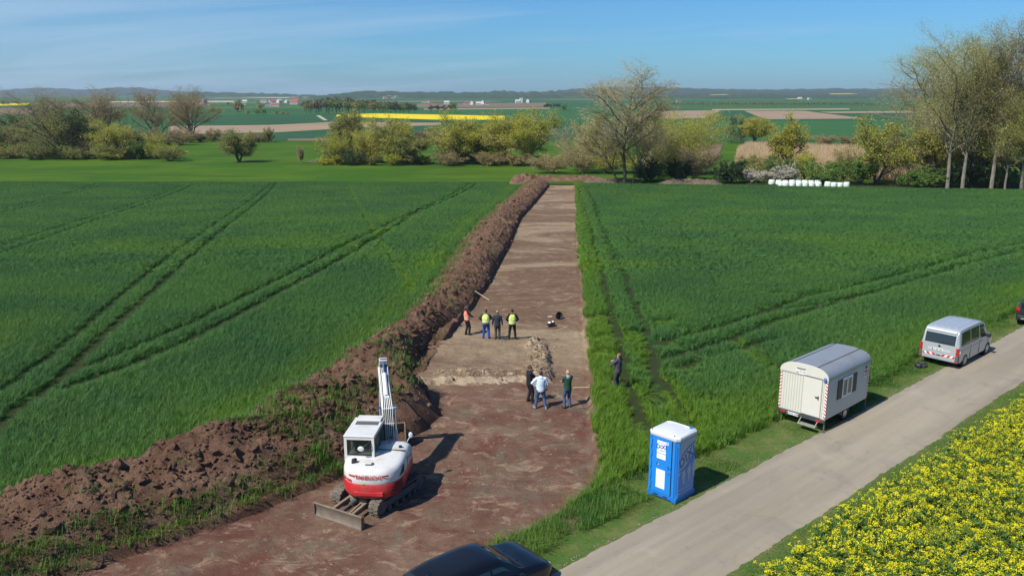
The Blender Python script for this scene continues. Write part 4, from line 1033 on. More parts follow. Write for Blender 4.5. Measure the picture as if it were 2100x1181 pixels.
# --- left group
tree_px('bare_tree', 'brown', 11, 100, 292, 180, 108, 'wide brown leafless tree behind the big olive tree, leftmost of four tall bare trees', group=G1)
tree_px('bare_tree', 'brown', 12, 210, 290, 178, 92, 'brown leafless tree behind the very dark tree, second of four tall bare trees', group=G1)
tree_px('bare_tree', 'brown', 13, 322, 288, 181, 88, 'tall brown bare tree with stems fanning out, third of the four from the left', group=G1)
tree_px('bare_tree', 'brown', 14, 394, 288, 176, 82, 'tall brown bare tree with the finest upright branches, rightmost of the four tall bare ones', group=G1)
tree_px('round_tree', 'round', 15, 120, 325, 222, 140, 'big round olive green tree with a leaning dark stem beside the very dark tree', group=G1, dens=.8)
tree_px('dark_tree', 'round', 16, 165, 323, 227, 62, 'dense very dark green tree at the right side of the big olive tree', group=G1, leaf=LF_DRK, dens=1.9)
tree_px('thin_tree', 'willow', 17, 26, 321, 248, 78, 'thin green tree with forked stems nearest the left edge of the picture', group=G1, leaf=LF_OLV, dens=.55)
tree_px('bush', 'shrub', 18, 72, 322, 276, 60, 'loose grey green bush between the forked thin tree and the big olive tree', 'bush', G1, dens=.7)
tree_px('dark_tree', 'round', 27, 36, 300, 236, 44, 'dark green bushy crown behind the thin tree at the far left', group=G1, leaf=LF_DRK, dens=1.0)
tree_px('willow', 'willow', 19, 240, 326, 246, 78, 'sparse yellow green willow right of the very dark tree', group=G1, dens=.55)
tree_px('bush', 'shrub', 20, 228, 328, 290, 66, 'tangled brownish green bush at the foot of the sparse yellow green willow', 'bush', G1, dens=.8)
tree_px('fir_tree', 'conifer', 21, 283, 326, 270, 36, 'small dark pointed tree with level branches, only conifer shaped one in the left group', group=G1)
tree_px('young_tree', 'spindly', 22, 322, 318, 272, 34, 'slender light yellow green young tree right of the small pointed dark tree', group=G1, leaf=LF_YEL, dens=.45)
tree_px('bush', 'shrub', 23, 352, 331, 298, 46, 'low round bush standing alone at the right end of the left tree group', 'bush', G1, dens=.9)
tree_px('bush', 'shrub', 24, 438, 291, 264, 36, 'rusty olive bush beside the rightmost tall bare tree', 'bush', G1, leaf=LF_BRN)
tree_px('bush', 'shrub', 25, 411, 291, 276, 18, 'small dark bush at the foot of the rightmost tall bare tree', 'bush', G1, leaf=LF_DRK)
tree_px('stump_willow', 'willow', 26, 490, 333, 266, 48, 'short bushy pollard standing alone in the meadow left of the middle willows', group=G1, leaf=LF_OLV, dens=.8)
for k, (a, w_, tp, lb) in enumerate([(512, 26, 279, 'leftmost dark low bush of the hedge remnant in the meadow'), (531, 24, 277, 'middle dark low bush of the hedge remnant in the meadow'), (550, 22, 261, 'tallest bush at the right end of the hedge remnant in the meadow')]):
    tree_px('bush', 'shrub', 30 + k, a, 292, tp, w_, lb, 'bush', 'bushes of a hedge remnant in the meadow', leaf=LF_BRN if k < 2 else None)
tree_px('sapling', 'spindly', 34, 617, 334, 300, 14, 'thin leafless sapling alone in the meadow left of the brushwood', group=G1, dens=.12, leaf=LF_BRN)
# --- middle willows
tree_px('willow', 'willow', 41, 716, 331, 221, 50, 'tall narrow willow with an upright brush of shoots, highest of the left middle pair', group=G1, dens=.8, leaf=LF_OLV)
tree_px('willow', 'shrub', 42, 692, 337, 270, 72, 'broad bushy willow base at the left end of the middle row', group=G1, leaf=LF_WIL, dens=1.0)
tree_px('willow', 'willow', 43, 762, 334, 262, 60, 'thin willow between the tall narrow willow and the forked one', group=G1, dens=.55)
tree_px('willow', 'willow', 44, 806, 336, 240, 74, 'forked willow with tufts of yellow green shoots in the middle row', group=G1, dens=.85)
tree_px('willow', 'willow', 45, 838, 338, 276, 56, 'low willow with a thick dark trunk at the right end of the left middle row', group=G1, leaf=LF_OLV, dens=1.0)
tree_px('bush', 'shrub', 46, 722, 339, 306, 54, 'dark brushy undergrowth at the foot of the tall narrow willow', 'bush', G1, leaf=LF_DRK, dens=.7)
tree_px('willow', 'willow', 47, 934, 337, 232, 80, 'yellow green willow with a broken pale limb right of the gap in the row', group=G1, dens=.8)
tree_px('willow', 'willow', 48, 985, 334, 246, 58, 'greener willow between the broken limbed one and the big yellow one', group=G1, leaf=LF_GRN, dens=.6)
tree_px('willow', 'willow', 49, 1030, 337, 232, 78, 'big yellow green willow with two dark trunks', group=G1, dens=1.0)
tree_px('willow', 'willow', 50, 1084, 339, 226, 86, 'broadest yellow green willow at the right end of the row, thick stump below', group=G1, dens=1.1)
for k, (a, b, tp, w_, lb) in enumerate([(920, 340, 308, 60, 'brown brushy thicket under the willow with the broken limb'), (1005, 340, 312, 60, 'brown brushy thicket under the big willow with two trunks'), (1062, 341, 316, 44, 'brown brushy thicket under the broadest willow')]):
    tree_px('bush', 'shrub', 55 + k, a, b, tp, w_, lb, 'bush', G1, leaf=LF_BRN, dens=.8)
tree_px('bush', 'shrub', 59, 1142, 346, 326, 22, 'small bright green bush between the willow row and the big bare tree', 'bush', G1, leaf=LF_GRN)
tree_px('bush', 'shrub', 60, 870, 291, 268, 36, 'reddish brown bush in the meadow seen through the gap in the willow row', 'bush', G1, leaf=LF_RED)
# --- big bare tree and its neighbours
tree_px('bare_tree', 'bare', 161, 1281, 378, 127, 172, 'tall bare tree with a wide leafless crown beside the end of the trench', group=G1)
tree_px('bare_tree', 'bare', 62, 1268, 376, 236, 90, 'pale leaning trunk with a thin crown, left of the tallest bare tree', group=G1, lean=(-.35, 0))
tree_px('bare_tree', 'bare', 63, 1297, 377, 225, 84, 'slender bare tree close on the right of the tallest bare tree', group=G1, lean=(.12, 0), dens=.8)
tree_px('willow', 'spindly', 64, 1190, 352, 250, 110, 'brownish thin stemmed shrub behind the leaning trunk', 'shrub', G1, leaf=LF_BRN, dens=.7)
tree_px('willow', 'spindly', 65, 1240, 356, 282, 70, 'yellow green thin shrub under the big bare tree', 'shrub', G1, dens=.8)
tree_px('willow', 'spindly', 66, 1400, 358, 228, 150, 'huge feathery yellow green willow shrub right of the big bare tree', 'shrub', G1, dens=3.0)
tree_px('willow', 'spindly', 67, 1350, 362, 255, 90, 'darker feathery willow shrub between the big bare tree and the huge yellow shrub', 'shrub', G1, leaf=LF_OLV, dens=.9)
tree_px('bush', 'shrub', 68, 1330, 372, 318, 62, 'dark evergreen bush in the shade right of the big bare trunk', 'bush', G1, leaf=LF_DRK)
tree_px('bush', 'shrub', 69, 1392, 372, 328, 40, 'dark bush at the foot of the huge yellow green shrub', 'bush', G1, leaf=LF_DRK)
tree_px('bush', 'spindly', 70, 1425, 370, 300, 70, 'brown twiggy bush at the right foot of the huge yellow green shrub', 'bush', G1, leaf=LF_BRN, dens=.7)
# --- trees and bushes behind the bales
tree_px('fir_tree', 'conifer', 71, 1500, 294, 242, 36, 'dark conifer at the left end of the clump beyond the reeds', group=G3, dens=2)
tree_px('fir_tree', 'conifer', 72, 1518, 294, 243, 24, 'very dark slim conifer between the left conifer and the light willow', group=G3, dens=2)
tree_px('willow', 'willow', 73, 1546, 294, 238, 60, 'light green willow right of the two dark conifers', group=G3, dens=1.0)
tree_px('round_tree', 'round', 74, 1612, 350, 234, 66, 'round topped olive tree with bare stems in front of the reeds', group=G3, dens=.7, leaf=LF_WIL)
tree_px('bush', 'shrub', 75, 1498, 376, 330, 46, 'dark round evergreen bush at the left end of the bushes behind the bales', 'bush', G3, leaf=LF_DRK, dens=1.6)
tree_px('bush', 'shrub', 76, 1552, 366, 318, 76, 'olive bush in front of the left end of the reeds', 'bush', G3, dens=1.1)
tree_px('blossom_bush', 'shrub', 77, 1540, 374, 346, 60, 'pale blossoming thorn bush left of the leftmost bale', 'bush', G3, leaf=LF_BLS, dens=1.0)
tree_px('bush', 'shrub', 78, 1598, 373, 322, 46, 'dark green bush behind the leftmost bales', 'bush', G3, leaf=LF_GRN, dens=1.2)
tree_px('blossom_bush', 'shrub', 79, 1610, 376, 338, 52, 'white blossoming bush right behind the left end of the bale stack', 'bush', G3, leaf=LF_BLS, dens=1.1)
tree_px('bush', 'spindly', 80, 1648, 373, 312, 34, 'thin yellowish bush with upright shoots behind the middle of the bales', 'bush', G3, dens=.7)
tree_px('bush', 'shrub', 81, 1690, 378, 330, 80, 'broad dark green bush behind the right half of the bale stack', 'bush', G3, leaf=LF_GRN, dens=1.6)
tree_px('thin_tree', 'spindly', 82, 1728, 376, 306, 40, 'brown leafless thin tree between the two dark bushes', group=G3, leaf=LF_BRN, dens=.5)
tree_px('bush', 'shrub', 83, 1764, 379, 322, 52, 'dark green upright bush right of the separate row of bales', 'bush', G3, leaf=LF_GRN, dens=1.5)
tree_px('round_tree', 'round', 84, 1796, 378, 240, 118, 'yellow brown spreading small tree with many stems left of the poplars', group=G3, leaf=LF_WIL, dens=.7)
tree_px('round_tree', 'round', 85, 1838, 366, 232, 110, 'loose olive tree behind the leftmost poplar', group=G3, leaf=LF_OLV, dens=.55)
tree_px('bush', 'shrub', 86, 1890, 384, 342, 70, 'bright green bush at the foot of the leftmost poplar', 'bush', G3, leaf=LF_GRN, dens=1.5)
for k, (a, w_, tp, lb) in enumerate([(1938, 50, 338, 'dark green bush between the first and second poplar trunks'), (1992, 62, 322, 'darkest bush in the shade between the middle poplars'), (2052, 54, 336, 'green bush between the two rightmost poplar trunks')]):
    tree_px('bush', 'shrub', 87 + k, a, 385, tp, w_, lb, 'bush', G3, leaf=LF_DRK if k != 2 else LF_GRN, dens=1.2)
tree_px('thin_tree', 'spindly', 94, 1690, 300, 276, 40, 'brown low scrub beyond the reeds below the far green field', 'bush', G3, leaf=LF_BRN, dens=.7)
tree_px('thin_tree', 'shrub', 95, 1738, 300, 280, 34, 'rusty round bush beyond the right end of the reeds', 'bush', G3, leaf=LF_BRN, dens=.9)
# --- undergrowth filling the feet of the groups
ug = random.Random(12)
for k in range(17):
    px = 4 + 21.5 * k + ug.uniform(-6, 6); tree_px('bush', 'shrub', 140 + k, px, 325 + ug.uniform(-3, 3), 300 + ug.uniform(-12, 8), 40 + ug.uniform(-6, 14), 'low bush in the undergrowth at the foot of the left tree group', 'bush', 'undergrowth of the left tree group', leaf=ug.choice([LF_OLV, LF_OLV, LF_WIL, LF_GRN, LF_BRN]), dens=.8)
for k in range(15):
    px = 676 + 31 * k + ug.uniform(-8, 8)
    if 862 < px < 902: continue
    tree_px('bush', 'shrub', 160 + k, px, 338 + ug.uniform(-3, 2), 317 + ug.uniform(-10, 8), 36 + ug.uniform(-6, 14), 'low bush in the undergrowth at the foot of the middle willows', 'bush', 'undergrowth of the middle willows', leaf=ug.choice([LF_OLV, LF_WIL, LF_WIL, LF_BRN]), dens=.8)
for k in range(14):
    px = 60 + 26 * k + ug.uniform(-8, 8); tree_px('bush', 'shrub', 180 + k, px, 297 + ug.uniform(-5, 3), 268 + ug.uniform(-12, 8), 38 + ug.uniform(-6, 14), 'hazy bush in the second row behind the left tree group', 'bush', 'second row of bushes behind the left tree group', leaf=ug.choice([LF_OLV, LF_BRN, LF_BRN]), dens=.7)
for k in range(16):
    px = 1140 + 60 * k + ug.uniform(-14, 14)
    if 1470 < px < 1770: continue
    tree_px('bush', 'spindly', 200 + k, px, 356 if px < 1450 else 352, (312 if px < 1450 or px > 1760 else 330) + ug.uniform(-12, 10), 70 + ug.uniform(-10, 16), 'loose olive scrub filling the row behind the field', 'bush', 'scrub along the far edge of the right field', leaf=ug.choice([LF_OLV, LF_WIL, LF_BRN]), dens=.8)
for k, (px, tp, w_, lf, lb) in enumerate([(1925, 236, 100, LF_WIL, 'yellow olive tree filling the gap behind the first two poplars'), (1985, 214, 110, LF_OLV, 'olive tree behind the middle poplars'), (2046, 206, 112, LF_WIL, 'yellow olive tree behind the upright poplar'), (2098, 226, 90, LF_OLV, 'olive tree at the right edge behind the last poplar')]):
    tree_px('round_tree', 'round', 120 + k, px, 372, tp, w_, lb, group=G3, leaf=lf, dens=.75)
# --- poplars
for k, (a, b, tp, w_, lean, lb, kw) in enumerate([
    (1896, 366, 86, 150, (-.10, 0), 'broad poplar with a wide rounded crown, leftmost of the tall poplars', {}),
    (1942, 388, 50, 150, (.03, 0), 'tallest light green poplar, second trunk from the left', dict(dens=1.1)),
    (1973, 389, 62, 104, (.10, 0), 'slightly leaning poplar with a forked pale trunk in the middle of the group', {}),
    (1991, 378, 78, 90, (.04, 0), 'dark trunked poplar standing behind the forked one', dict(leaf=LF_OLV)),
    (2032, 390, 42, 96, (.02, 0), 'upright poplar with dark clustered twigs and a very high top', dict(leaf=LF_BRN, dens=1.1)),
    (2060, 391, 196, 90, (.08, 0), 'shorter leaning poplar with a yellow green crown near the right edge', dict(dens=1.3)),
    (2094, 391, 46, 110, (-.02, 0), 'tall poplar cut by the right edge of the picture', dict(dens=1.2)),
    (2150, 391, 60, 120, (0, 0), 'poplar just beyond the right edge with branches reaching in', {})]):
    tree_px('poplar', 'poplar', 101 + k, a, b, tp, w_, lb, 'poplar', G2, lean=(lean[0] * .35, 0), **kw)

# --- far trees: three shapes of one mesh each, copied
def far_tree_mesh(seed, H, W, leaf, trunk_h=.22):
    r = np.random.default_rng(seed); n = 420
    mb = MB(); mb.tube([(0, 0, 0), (0.05 * H, 0, H * trunk_h), (0, 0, H * .7)], [H * .022, H * .018, H * .006], 5)
    Vt = np.array(mb.v); nq = [f for f in mb.f if len(f) == 4]
    cl = r.normal(0, 1, (9, 3)); cl /= np.linalg.norm(cl, axis=1)[:, None]; cl *= r.uniform(.25, .62, 9)[:, None]
    p = cl[r.integers(0, 9, n)] + r.normal(0, .22, (n, 3))
    C = p * [W / 2, W / 2, H * (1 - trunk_h) / 2] + [0, 0, H * (trunk_h + (1 - trunk_h) * .5)]
    s_ = H * .045 * r.uniform(.6, 1.4, n)[:, None]; ax = r.normal(0, 1, (n, 3)); ax /= np.linalg.norm(ax, axis=1)[:, None]; u = np.cross(ax, [.2, .5, .8]); u /= np.linalg.norm(u, axis=1)[:, None]; v = np.cross(ax, u)
    V = np.stack([C - u * s_, C + v * s_ * .8, C + u * s_, C - v * s_ * .8], 1).reshape(-1, 3)
    return np_mesh('trunk', Vt, np.array(nq), BK_DARK), np_mesh('crown', V, np.arange(n * 4).reshape(-1, 4), leaf)
FAR = {'o': far_tree_mesh(1, 10, 9, LF_OLV), 'g': far_tree_mesh(2, 10, 10, LF_GRN), 'd': far_tree_mesh(3, 10, 9, LF_DRK), 'b': far_tree_mesh(4, 10, 9, LF_BRN), 'a': far_tree_mesh(6, 10, 9, LF_OLV, .34), 'w': far_tree_mesh(8, 10, 10, leafmat('wood_brown', (.12, .10, .05), (.16, .13, .06), .2, .2))}
fr = random.Random(4)
def far_tree(kind, px, py, top, label, group, wf=1.0):
    p = at(px, py); h = height_at(px, top, p.y) - p.z
    place_tree('far_tree', FAR[kind], (p.x, p.y, p.z - .2), label, 'tree', group, fr.uniform(0, 6.28), (h / 10 * wf, h / 10 * wf, h / 10))
for k in range(74):
    px = 1338 + 455 * (k / 73) ** .93
    far_tree('a', px, 219.5 - 1.2 * k / 73, 208 + fr.uniform(-1, 1.2), 'small round tree of the long straight avenue across the far fields', 'avenue of trees across the far fields', .85)
for k in range(46):           # small wood left of the yellow field
    t = k / 45; px = 622 + 228 * t + fr.uniform(-4, 4); front = k % 2
    kind = fr.choice('wwwd') if not front else fr.choice('gwodg' if t < .5 else 'dgdow')
    tp = np.interp(px, [615, 640, 680, 730, 790, 850], [207, 201, 197, 200, 204, 209]) + (5 if front else 0) + fr.uniform(-1.5, 2)
    far_tree(kind, px, 233.5 if front else 229, tp, {'w': 'brown leafless tree of the small wood left of the yellow field', 'd': 'dark green tree of the small wood left of the yellow field', 'g': 'fresh green tree at the edge of the small wood left of the yellow field', 'o': 'olive green tree of the small wood left of the yellow field'}[kind], 'trees of the small wood by the yellow field', 1.15)
for k, (px, py, tp, kd) in enumerate([(884, 231, 214, 'd'), (898, 231, 213, 'd'), (911, 231, 214, 'd'), (932, 232, 209, 'g'), (925, 231, 211, 'd')]):
    far_tree(kd, px, py, tp, 'fresh green tree of the clump above the yellow field' if kd == 'g' else 'dark tree of the clump above the yellow field', 'clump of trees above the yellow field')
far_tree('g', 1156, 232, 211, 'single bright green round tree left of the big bare tree, far off', None)
for k in range(16): far_tree('d', 1116 + 2.6 * k + fr.uniform(-1, 1), 222.5, 211 + fr.uniform(0, 4), 'dark tree of the hedge left of the single bright green tree', 'trees of a far hedge')
far_tree('g', 8, 219, 204, 'far round tree at the left edge', None); far_tree('o', 17, 219, 206, 'far olive tree beside the one at the left edge', None)
for px, py, tp, kd, lb in [(438, 238, 217, 'o', 'olive tree left in the row before the far village'), (450, 236, 222, 'g', 'green tree second in the row before the far village'), (488, 236, 205, 'b', 'tall brown tree before the far village'), (508, 238, 224, 'o', 'low olive tree right of the tall brown one'),
                           (528, 238, 222, 'g', 'green tree in the middle before the far village'), (541, 238, 222, 'g', 'green tree with pale foot before the far village'), (533, 228, 209, 'b', 'brown tree right before the red roofed houses'), (566, 237, 226, 'b', 'bare low tree below the red roofed houses'), (580, 237, 227, 'b', 'bare low tree right below the red roofed houses'), (590, 237, 228, 'b', 'last bare low tree before the small wood'), (468, 217, 209, 'd', 'single dark tree beyond the village fields'),
                           (245, 262, 222, 'o', 'olive tree seen between the second and third bare trees')]:
    far_tree(kd, px, py, tp, lb, 'trees before the far village', 1.2)
# ================================================================== EXCAVATOR
M_WHITE = plain('white_paint', (0.60, 0.60, 0.58), .36, 0, .06, 3, .5, .15, (0.40, 0.33, 0.25), .6)
M_RED = plain('red_paint', (0.50, 0.020, 0.028), .30, 0, .08, 3, .5, .3, (0.27, 0.12, 0.09), .6)
M_BLACK = plain('black_plastic', (0.018, 0.018, 0.019), .5, 0, .2)
M_RUBBER = plain('dusty_rubber', (0.115, 0.098, 0.080), .85, 0, .2, 5, .2, 0, (0.24, 0.19, 0.14), .7)
M_TYRE = plain('tyre_rubber', (0.022, 0.022, 0.023), .8, 0, .2, 8, .3)
M_STEEL = plain('worn_steel', (0.20, 0.165, 0.13), .6, .35, .25, 5, .4, 0, (0.13, 0.085, 0.055), .7)
M_MUDSTEEL = plain('muddy_steel', (0.19, 0.15, 0.11), .75, 0, .25, 4, .3, 0, (0.30, 0.235, 0.165), .8)
M_CHROME = plain('chrome_rod', (0.75, 0.77, 0.80), .12, 1.0, .03)
M_GLASS = glass('dark_glass', (0.014, 0.020, 0.020), .03)
M_GLASS2 = glass('cab_glass', (0.02, 0.03, 0.028), .03, .55)
M_GREY = plain('grey_paint', (0.085, 0.085, 0.085), .55)
M_HOSE = plain('grey_white_pipe', (0.62, 0.62, 0.60), .4, 0, .08)
M_YELLOW = plain('yellow_sticker', (0.75, 0.48, 0.03), .5)
def xf(mb, M): mb.v = [tuple(M @ Vector(v)) for v in mb.v]; return mb
def excavator():
    gz = floor_z(-4.58, 26.98) - .02
    root = empty('excavator', (-4.72, 26.98, gz), R_(-30))
    tag(root, 'red and white tracked excavator with a dozer blade, parked beside the earth bank', 'excavator')
    # undercarriage
    mb = MB(); mb.box(-.62, .62, -.75, .8, .30, .56); mb.box(-.40, .40, -1.15, -.7, .28, .48); mb.cyl((0, 0, .5), (0, 0, .74), .48, 28)
    mb.build('undercarriage', M_MUDSTEEL, root, bevel=.02)
    for sx in (-1, 1):
        x0, x1 = (.62, 1.02) if sx > 0 else (-1.02, -.62)
        # belt: closed loop of rubber with lugs
        ya, yb, rr = -1.02, 1.12, .31
        def loop(r, n=10):
            P = [(ya + r * math.sin(-a), rr + r * math.cos(a)) for a in np.linspace(0, math.pi, n)]
            P += [(yb + r * math.sin(a), rr - r * math.cos(a)) for a in np.linspace(0, math.pi, n)]
            return P
        o_ = loop(.31, 12); i_ = loop(.265, 12); n = len(o_)
        mb = MB(); mb.add([(x0, a, b) for a, b in o_] + [(x1, a, b) for a, b in o_] + [(x0, a, b) for a, b in i_] + [(x1, a, b) for a, b in i_],
                          [(k, (k + 1) % n, n + (k + 1) % n, n + k) for k in range(n)] + [(2 * n + k, 3 * n + k, 3 * n + (k + 1) % n, 2 * n + (k + 1) % n) for k in range(n)] +
                          [(k, 2 * n + k, 2 * n + (k + 1) % n, (k + 1) % n) for k in range(n)] + [(n + k, n + (k + 1) % n, 3 * n + (k + 1) % n, 3 * n + k) for k in range(n)])
        # lugs along the loop
        PL = resample(np.array([(a, b) for a, b in o_] + [o_[0]]), 47)[:-1]
        for k in range(len(PL)):
            p = Vector((0, PL[k][0], PL[k][1])); q = PL[(k + 1) % len(PL)] - PL[k - 1]; t = Vector((0, q[0], q[1])).normalized(); nn = Vector((1, 0, 0)).cross(t)
            for h0, h1, off in ((x0 + .005, (x0 + x1) / 2 - .015, 0), ((x0 + x1) / 2 + .015, x1 - .005, .5)):
                c = p + t * (.06 * off)
                a = Vector((h0, 0, 0)) + c; b = Vector((h1, 0, 0)) + c
                mb.bar(a, b, .050, .052, nn)
        bt = mb.build('track', M_RUBBER, root, bevel=.006, seg=1)
        xo = x1 if sx > 0 else x0
        mb = MB(); mb.box(x0 + .05, x1 - .05, -.8, .9, .20, .46); mb.box(x0 + .02, x1 - .02, -.72, .82, .27, .40)
        mb.build('track_frame', M_GREY, bt, bevel=.02)
        for yy, r in ((ya, .235), (yb, .245)):
            mb = MB(); mb.cyl((x0 + .04, yy, rr), (x1 - .03, yy, rr), r, 22); mb.cyl((x0 + .0, yy, rr), (x1 + .0, yy, rr), .10, 14); mb.build('drive_wheel', M_GREY, bt, bevel=.012)
        mb = MB()
        for yy in (-.62, -.25, .12, .49, .8): mb.cyl((x0 + .05, yy, .15), (x1 - .02, yy, .15), .10, 14)
        mb.build('roller', M_GREY, bt)
    # dozer blade with its arms
    mb = MB(); ar = [(-2.10 + .10 * math.cos(t) * 1.0 - .10, .02 + .46 * (k / 8)) for k, t in enumerate(np.linspace(-1.1, 1.1, 9))]
    prof = ar + [(y + .035, z) for y, z in reversed(ar)]
    mb.prism(prof, 'x', -1.02, 1.02)
    bl = mb.build('dozer_blade', M_STEEL, root, smooth_=True)
    MB().box(-1.02, 1.02, -2.16, -2.10, .47, .505).build('top_edge', M_MUDSTEEL, bl, bevel=.006)
    MB().box(-1.02, 1.02, -2.175, -2.125, -.01, .07).build('cutting_edge', plain('bare_steel', (.36, .34, .33), .4, .7, .2, 7), bl)
    for sx in (-1, 1): MB().box(sx * 1.02 - .015, sx * 1.02 + .015, -2.18, -2.02, .02, .49).build('end_plate', M_STEEL, bl)
    for sx in (-1, 1):
        mb = MB(); mb.bar((sx * .42, -2.10, .26), (sx * .38, -.7, .40), .11, .15); mb.build('blade_arm', M_MUDSTEEL, bl, bevel=.012)
    mb = MB(); mb.cyl((0, -2.06, .33), (0, -1.35, .42), .05, 12); mb.cyl((0, -1.5, .40), (0, -.8, .46), .085, 14); mb.build('blade_cylinder', M_GREY, bl)
    mb = MB(); mb.bar((-.16, -2.05, .18), (-.10, -.8, .36), .06, .05); mb.bar((.17, -2.05, .18), (.12, -.8, .36), .06, .05); mb.build('brace', M_MUDSTEEL, bl)
    # ---- upper structure (its own heading)
    U = Matrix.Rotation(R_(26), 4, 'Z')
    def tail(x): return -.2 - 1.26 * max(0, 1 - abs(x / 1.06) ** 2.6) ** (1 / 2.6)
    def outline(ins=0.0, n=26, yfr=1.12, cut=.18):
        w = 1.06
        P = [(w - cut, yfr), (w, yfr - cut), (w, .3), (w, -.2)]
        for t in np.linspace(0, 1, n)[1:-1]:
            a = math.pi * t; c, s = math.cos(a), math.sin(a); e = 2 / 2.6
            P.append((w * math.copysign(abs(c) ** e, c), -.2 - 1.26 * abs(s) ** e))
        P += [(-w, -.2), (-w, .3), (-w, yfr - cut), (-w + cut, yfr)]
        cx, cy = 0, -.1; k = 1 - ins
        return [(cx + (x) * k, cy + (y - cy) * k) for x, y in P]
    def rings(spec): return [[(x, y, z(x, y) if callable(z) else z) for x, y in outline(i)] for z, i in spec]
    mb = MB(); mb.loft(rings([(.62, .14), (.66, .055), (.74, .015), (.90, -.008), (1.06, .0), (1.17, .004), (1.195, .016)]))
    xf(mb, U); sk = mb.build('counterweight', M_RED, root, smooth_=True, angle=42)
    mb = MB(); mb.box(-.50, .50, -1.475, -1.3, .78, .93); xf(mb, U); mb.build('recess_panel', M_RED, sk, bevel=.02)
    mb = MB(); mb.loft(rings([(1.192, .012), (1.23, .004), (1.50, .012), (lambda x, y: 1.62 + .03 * (y > .2), .05), (lambda x, y: 1.675 + .05 * max(0, min(1, (y + .6))), .12), (lambda x, y: 1.70 + .07 * max(0, min(1, y + .6)), .24), (lambda x, y: 1.72 + .07 * max(0, min(1, y + .6)), .55), (lambda x, y: 1.73 + .06 * max(0, min(1, y + .6)), .9)]))
    xf(mb, U); hd = mb.build('engine_hood', M_WHITE, root, smooth_=True, angle=50)
    mb = MB(); mb.box(.02, 1.0, .085, .10, 1.74, 1.80); xf(mb, U); mb.build('hood_seam', M_GREY, hd)
    mb = MB()       # cooling louvres on the rear right corner
    def side_pt(a, z, out=.006):
        c, s = math.cos(a), math.sin(a); e = 2 / 2.6
        return Vector(((1.06 + out) * math.copysign(abs(c) ** e, c), -.2 - (1.26 + out) * abs(s) ** e, z))
    for k in range(4):
        z = .76 + .10 * k; P = [side_pt(a, z + .02 * i / 7, .026) for i, a in enumerate(np.linspace(.92 - .06 * k, .30, 8))]
        for i in range(7):
            a, b = P[i], P[i + 1]; mb.add([a, b, b + Vector((0, 0, .055)), a + Vector((0, 0, .055))], [(0, 1, 2, 3)])
    xf(mb, U); mb.build('louvre', M_BLACK, sk)
    mb = MB(); P = [side_pt(.52, 1.27, .014), side_pt(.20, 1.30, .014), side_pt(.16, 1.56, .010), side_pt(.24, 1.58, .008)]
    mb.add(P, [(0, 1, 2, 3)]); xf(mb, U); mb.build('air_intake', M_BLACK, hd)
    mb = MB(); mb.tube([(-.62, -.85, 1.66), (-.60, -.86, 1.80), (-.53, -.90, 1.84)], [.085, .085, .06], 10); xf(mb, U); mb.build('exhaust_pipe', M_BLACK, hd)
    mb = MB(); mb.box(-.17, .06, -1.06, -1.02, 1.715, 1.74); mb.box(.02, .09, -1.04, -.90, 1.72, 1.75); xf(mb, U); mb.build('hood_latch', M_GREY, hd)
    def rear_text(txt, size, x, z, mat, nm, par):
        M = plane_M((x, 0, z), (1, 0, 0), (0, 0, 1)); o = text_mesh(nm, txt, size, mat, par, M, .003, 0, .006)
        for v in o.data.vertices: v.co.y = tail(v.co.x) - .016 + (v.co.y) * .2 + .0
        o.data.transform(U); return o
    rear_text('TAKEUCHI', .185, 0.0, 1.45, M_RED, 'lettering', hd)
    rear_text('TB290', .13, -.76, 1.28, M_RED, 'model_number', hd)
    mb = MB()
    for xa, xb in ((-.68, -.46), (.46, .68)):
        for i in range(5):
            a, b = xa + (xb - xa) * i / 5, xa + (xb - xa) * (i + 1) / 5
            mb.add([(a, tail(a) - .014, 1.45), (b, tail(b) - .014, 1.45), (b, tail(b) - .014, 1.51), (a, tail(a) - .014, 1.51)], [(0, 1, 2, 3)])
    xf(mb, U); mb.build('stripe', M_RED, hd)
    mb = MB(); a, b = -.24, -.13; mb.add([(a, tail(a) - .02, 1.21), (b, tail(b) - .02, 1.21), (b, tail(b) - .02, 1.26), (a, tail(a) - .02, 1.26)], [(0, 1, 2, 3)]); xf(mb, U); mb.build('warning_sticker', M_YELLOW, hd)
    # grab rail, filler cap and panel seams on the hood
    mb = MB(); mb.tube([(.30, .60, 1.80), (.30, .60, 1.95), (.30, 1.0, 1.95), (.30, 1.0, 1.80)], .014, 7); xf(mb, U); mb.build('grab_rail', M_BLACK, hd)
    mb = MB(); mb.cyl((.75, .35, 1.77), (.75, .35, 1.83), .06, 14); xf(mb, U); mb.build('filler_cap', M_BLACK, hd)
    mb = MB(); mb.box(1.055, 1.066, .02, .035, 1.22, 1.62); mb.box(1.055, 1.068, .45, .60, 1.40, 1.44); xf(mb, U); mb.build('panel_seam', M_GREY, hd)
    # side lettering
    o = text_mesh('lettering', '7.8 t', .14, M_RED, hd, plane_M((1.066, .15, 1.50), (0, 1, 0), (0, 0, 1)), .003); o.data.transform(U)
    # ---- cab
    x0, x1, y0, y1, z0, z1 = -1.04, .02, -.46, 1.16, 1.30, 2.50
    mb = MB(); th = .075
    prof = lambda z: 0.02 * (z - z0)
    # posts and frames
    def post(x, y, w=.085): mb.bar((x, y, z0), (x * .985 + .0, y, z1 - .05), w, w, (0, 1, 0))
    for x in (x0 + .045, x1 - .045):
        for y in (y0 + .045, y1 - .045): post(x, y)
    post(x1 - .04, .38, .06); post(x0 + .04, .38, .06)
    mb.box(x0, x1, y0, y1, z0 - .02, z0 + .08)
    mb.box(x0, x1, y0, y0 + .06, z0 + .08, 1.80); mb.box(x1 - .06, x1, y0, y1, z0 + .08, 1.70); mb.box(x0, x0 + .06, y0, y1, z0 + .08, 1.62)
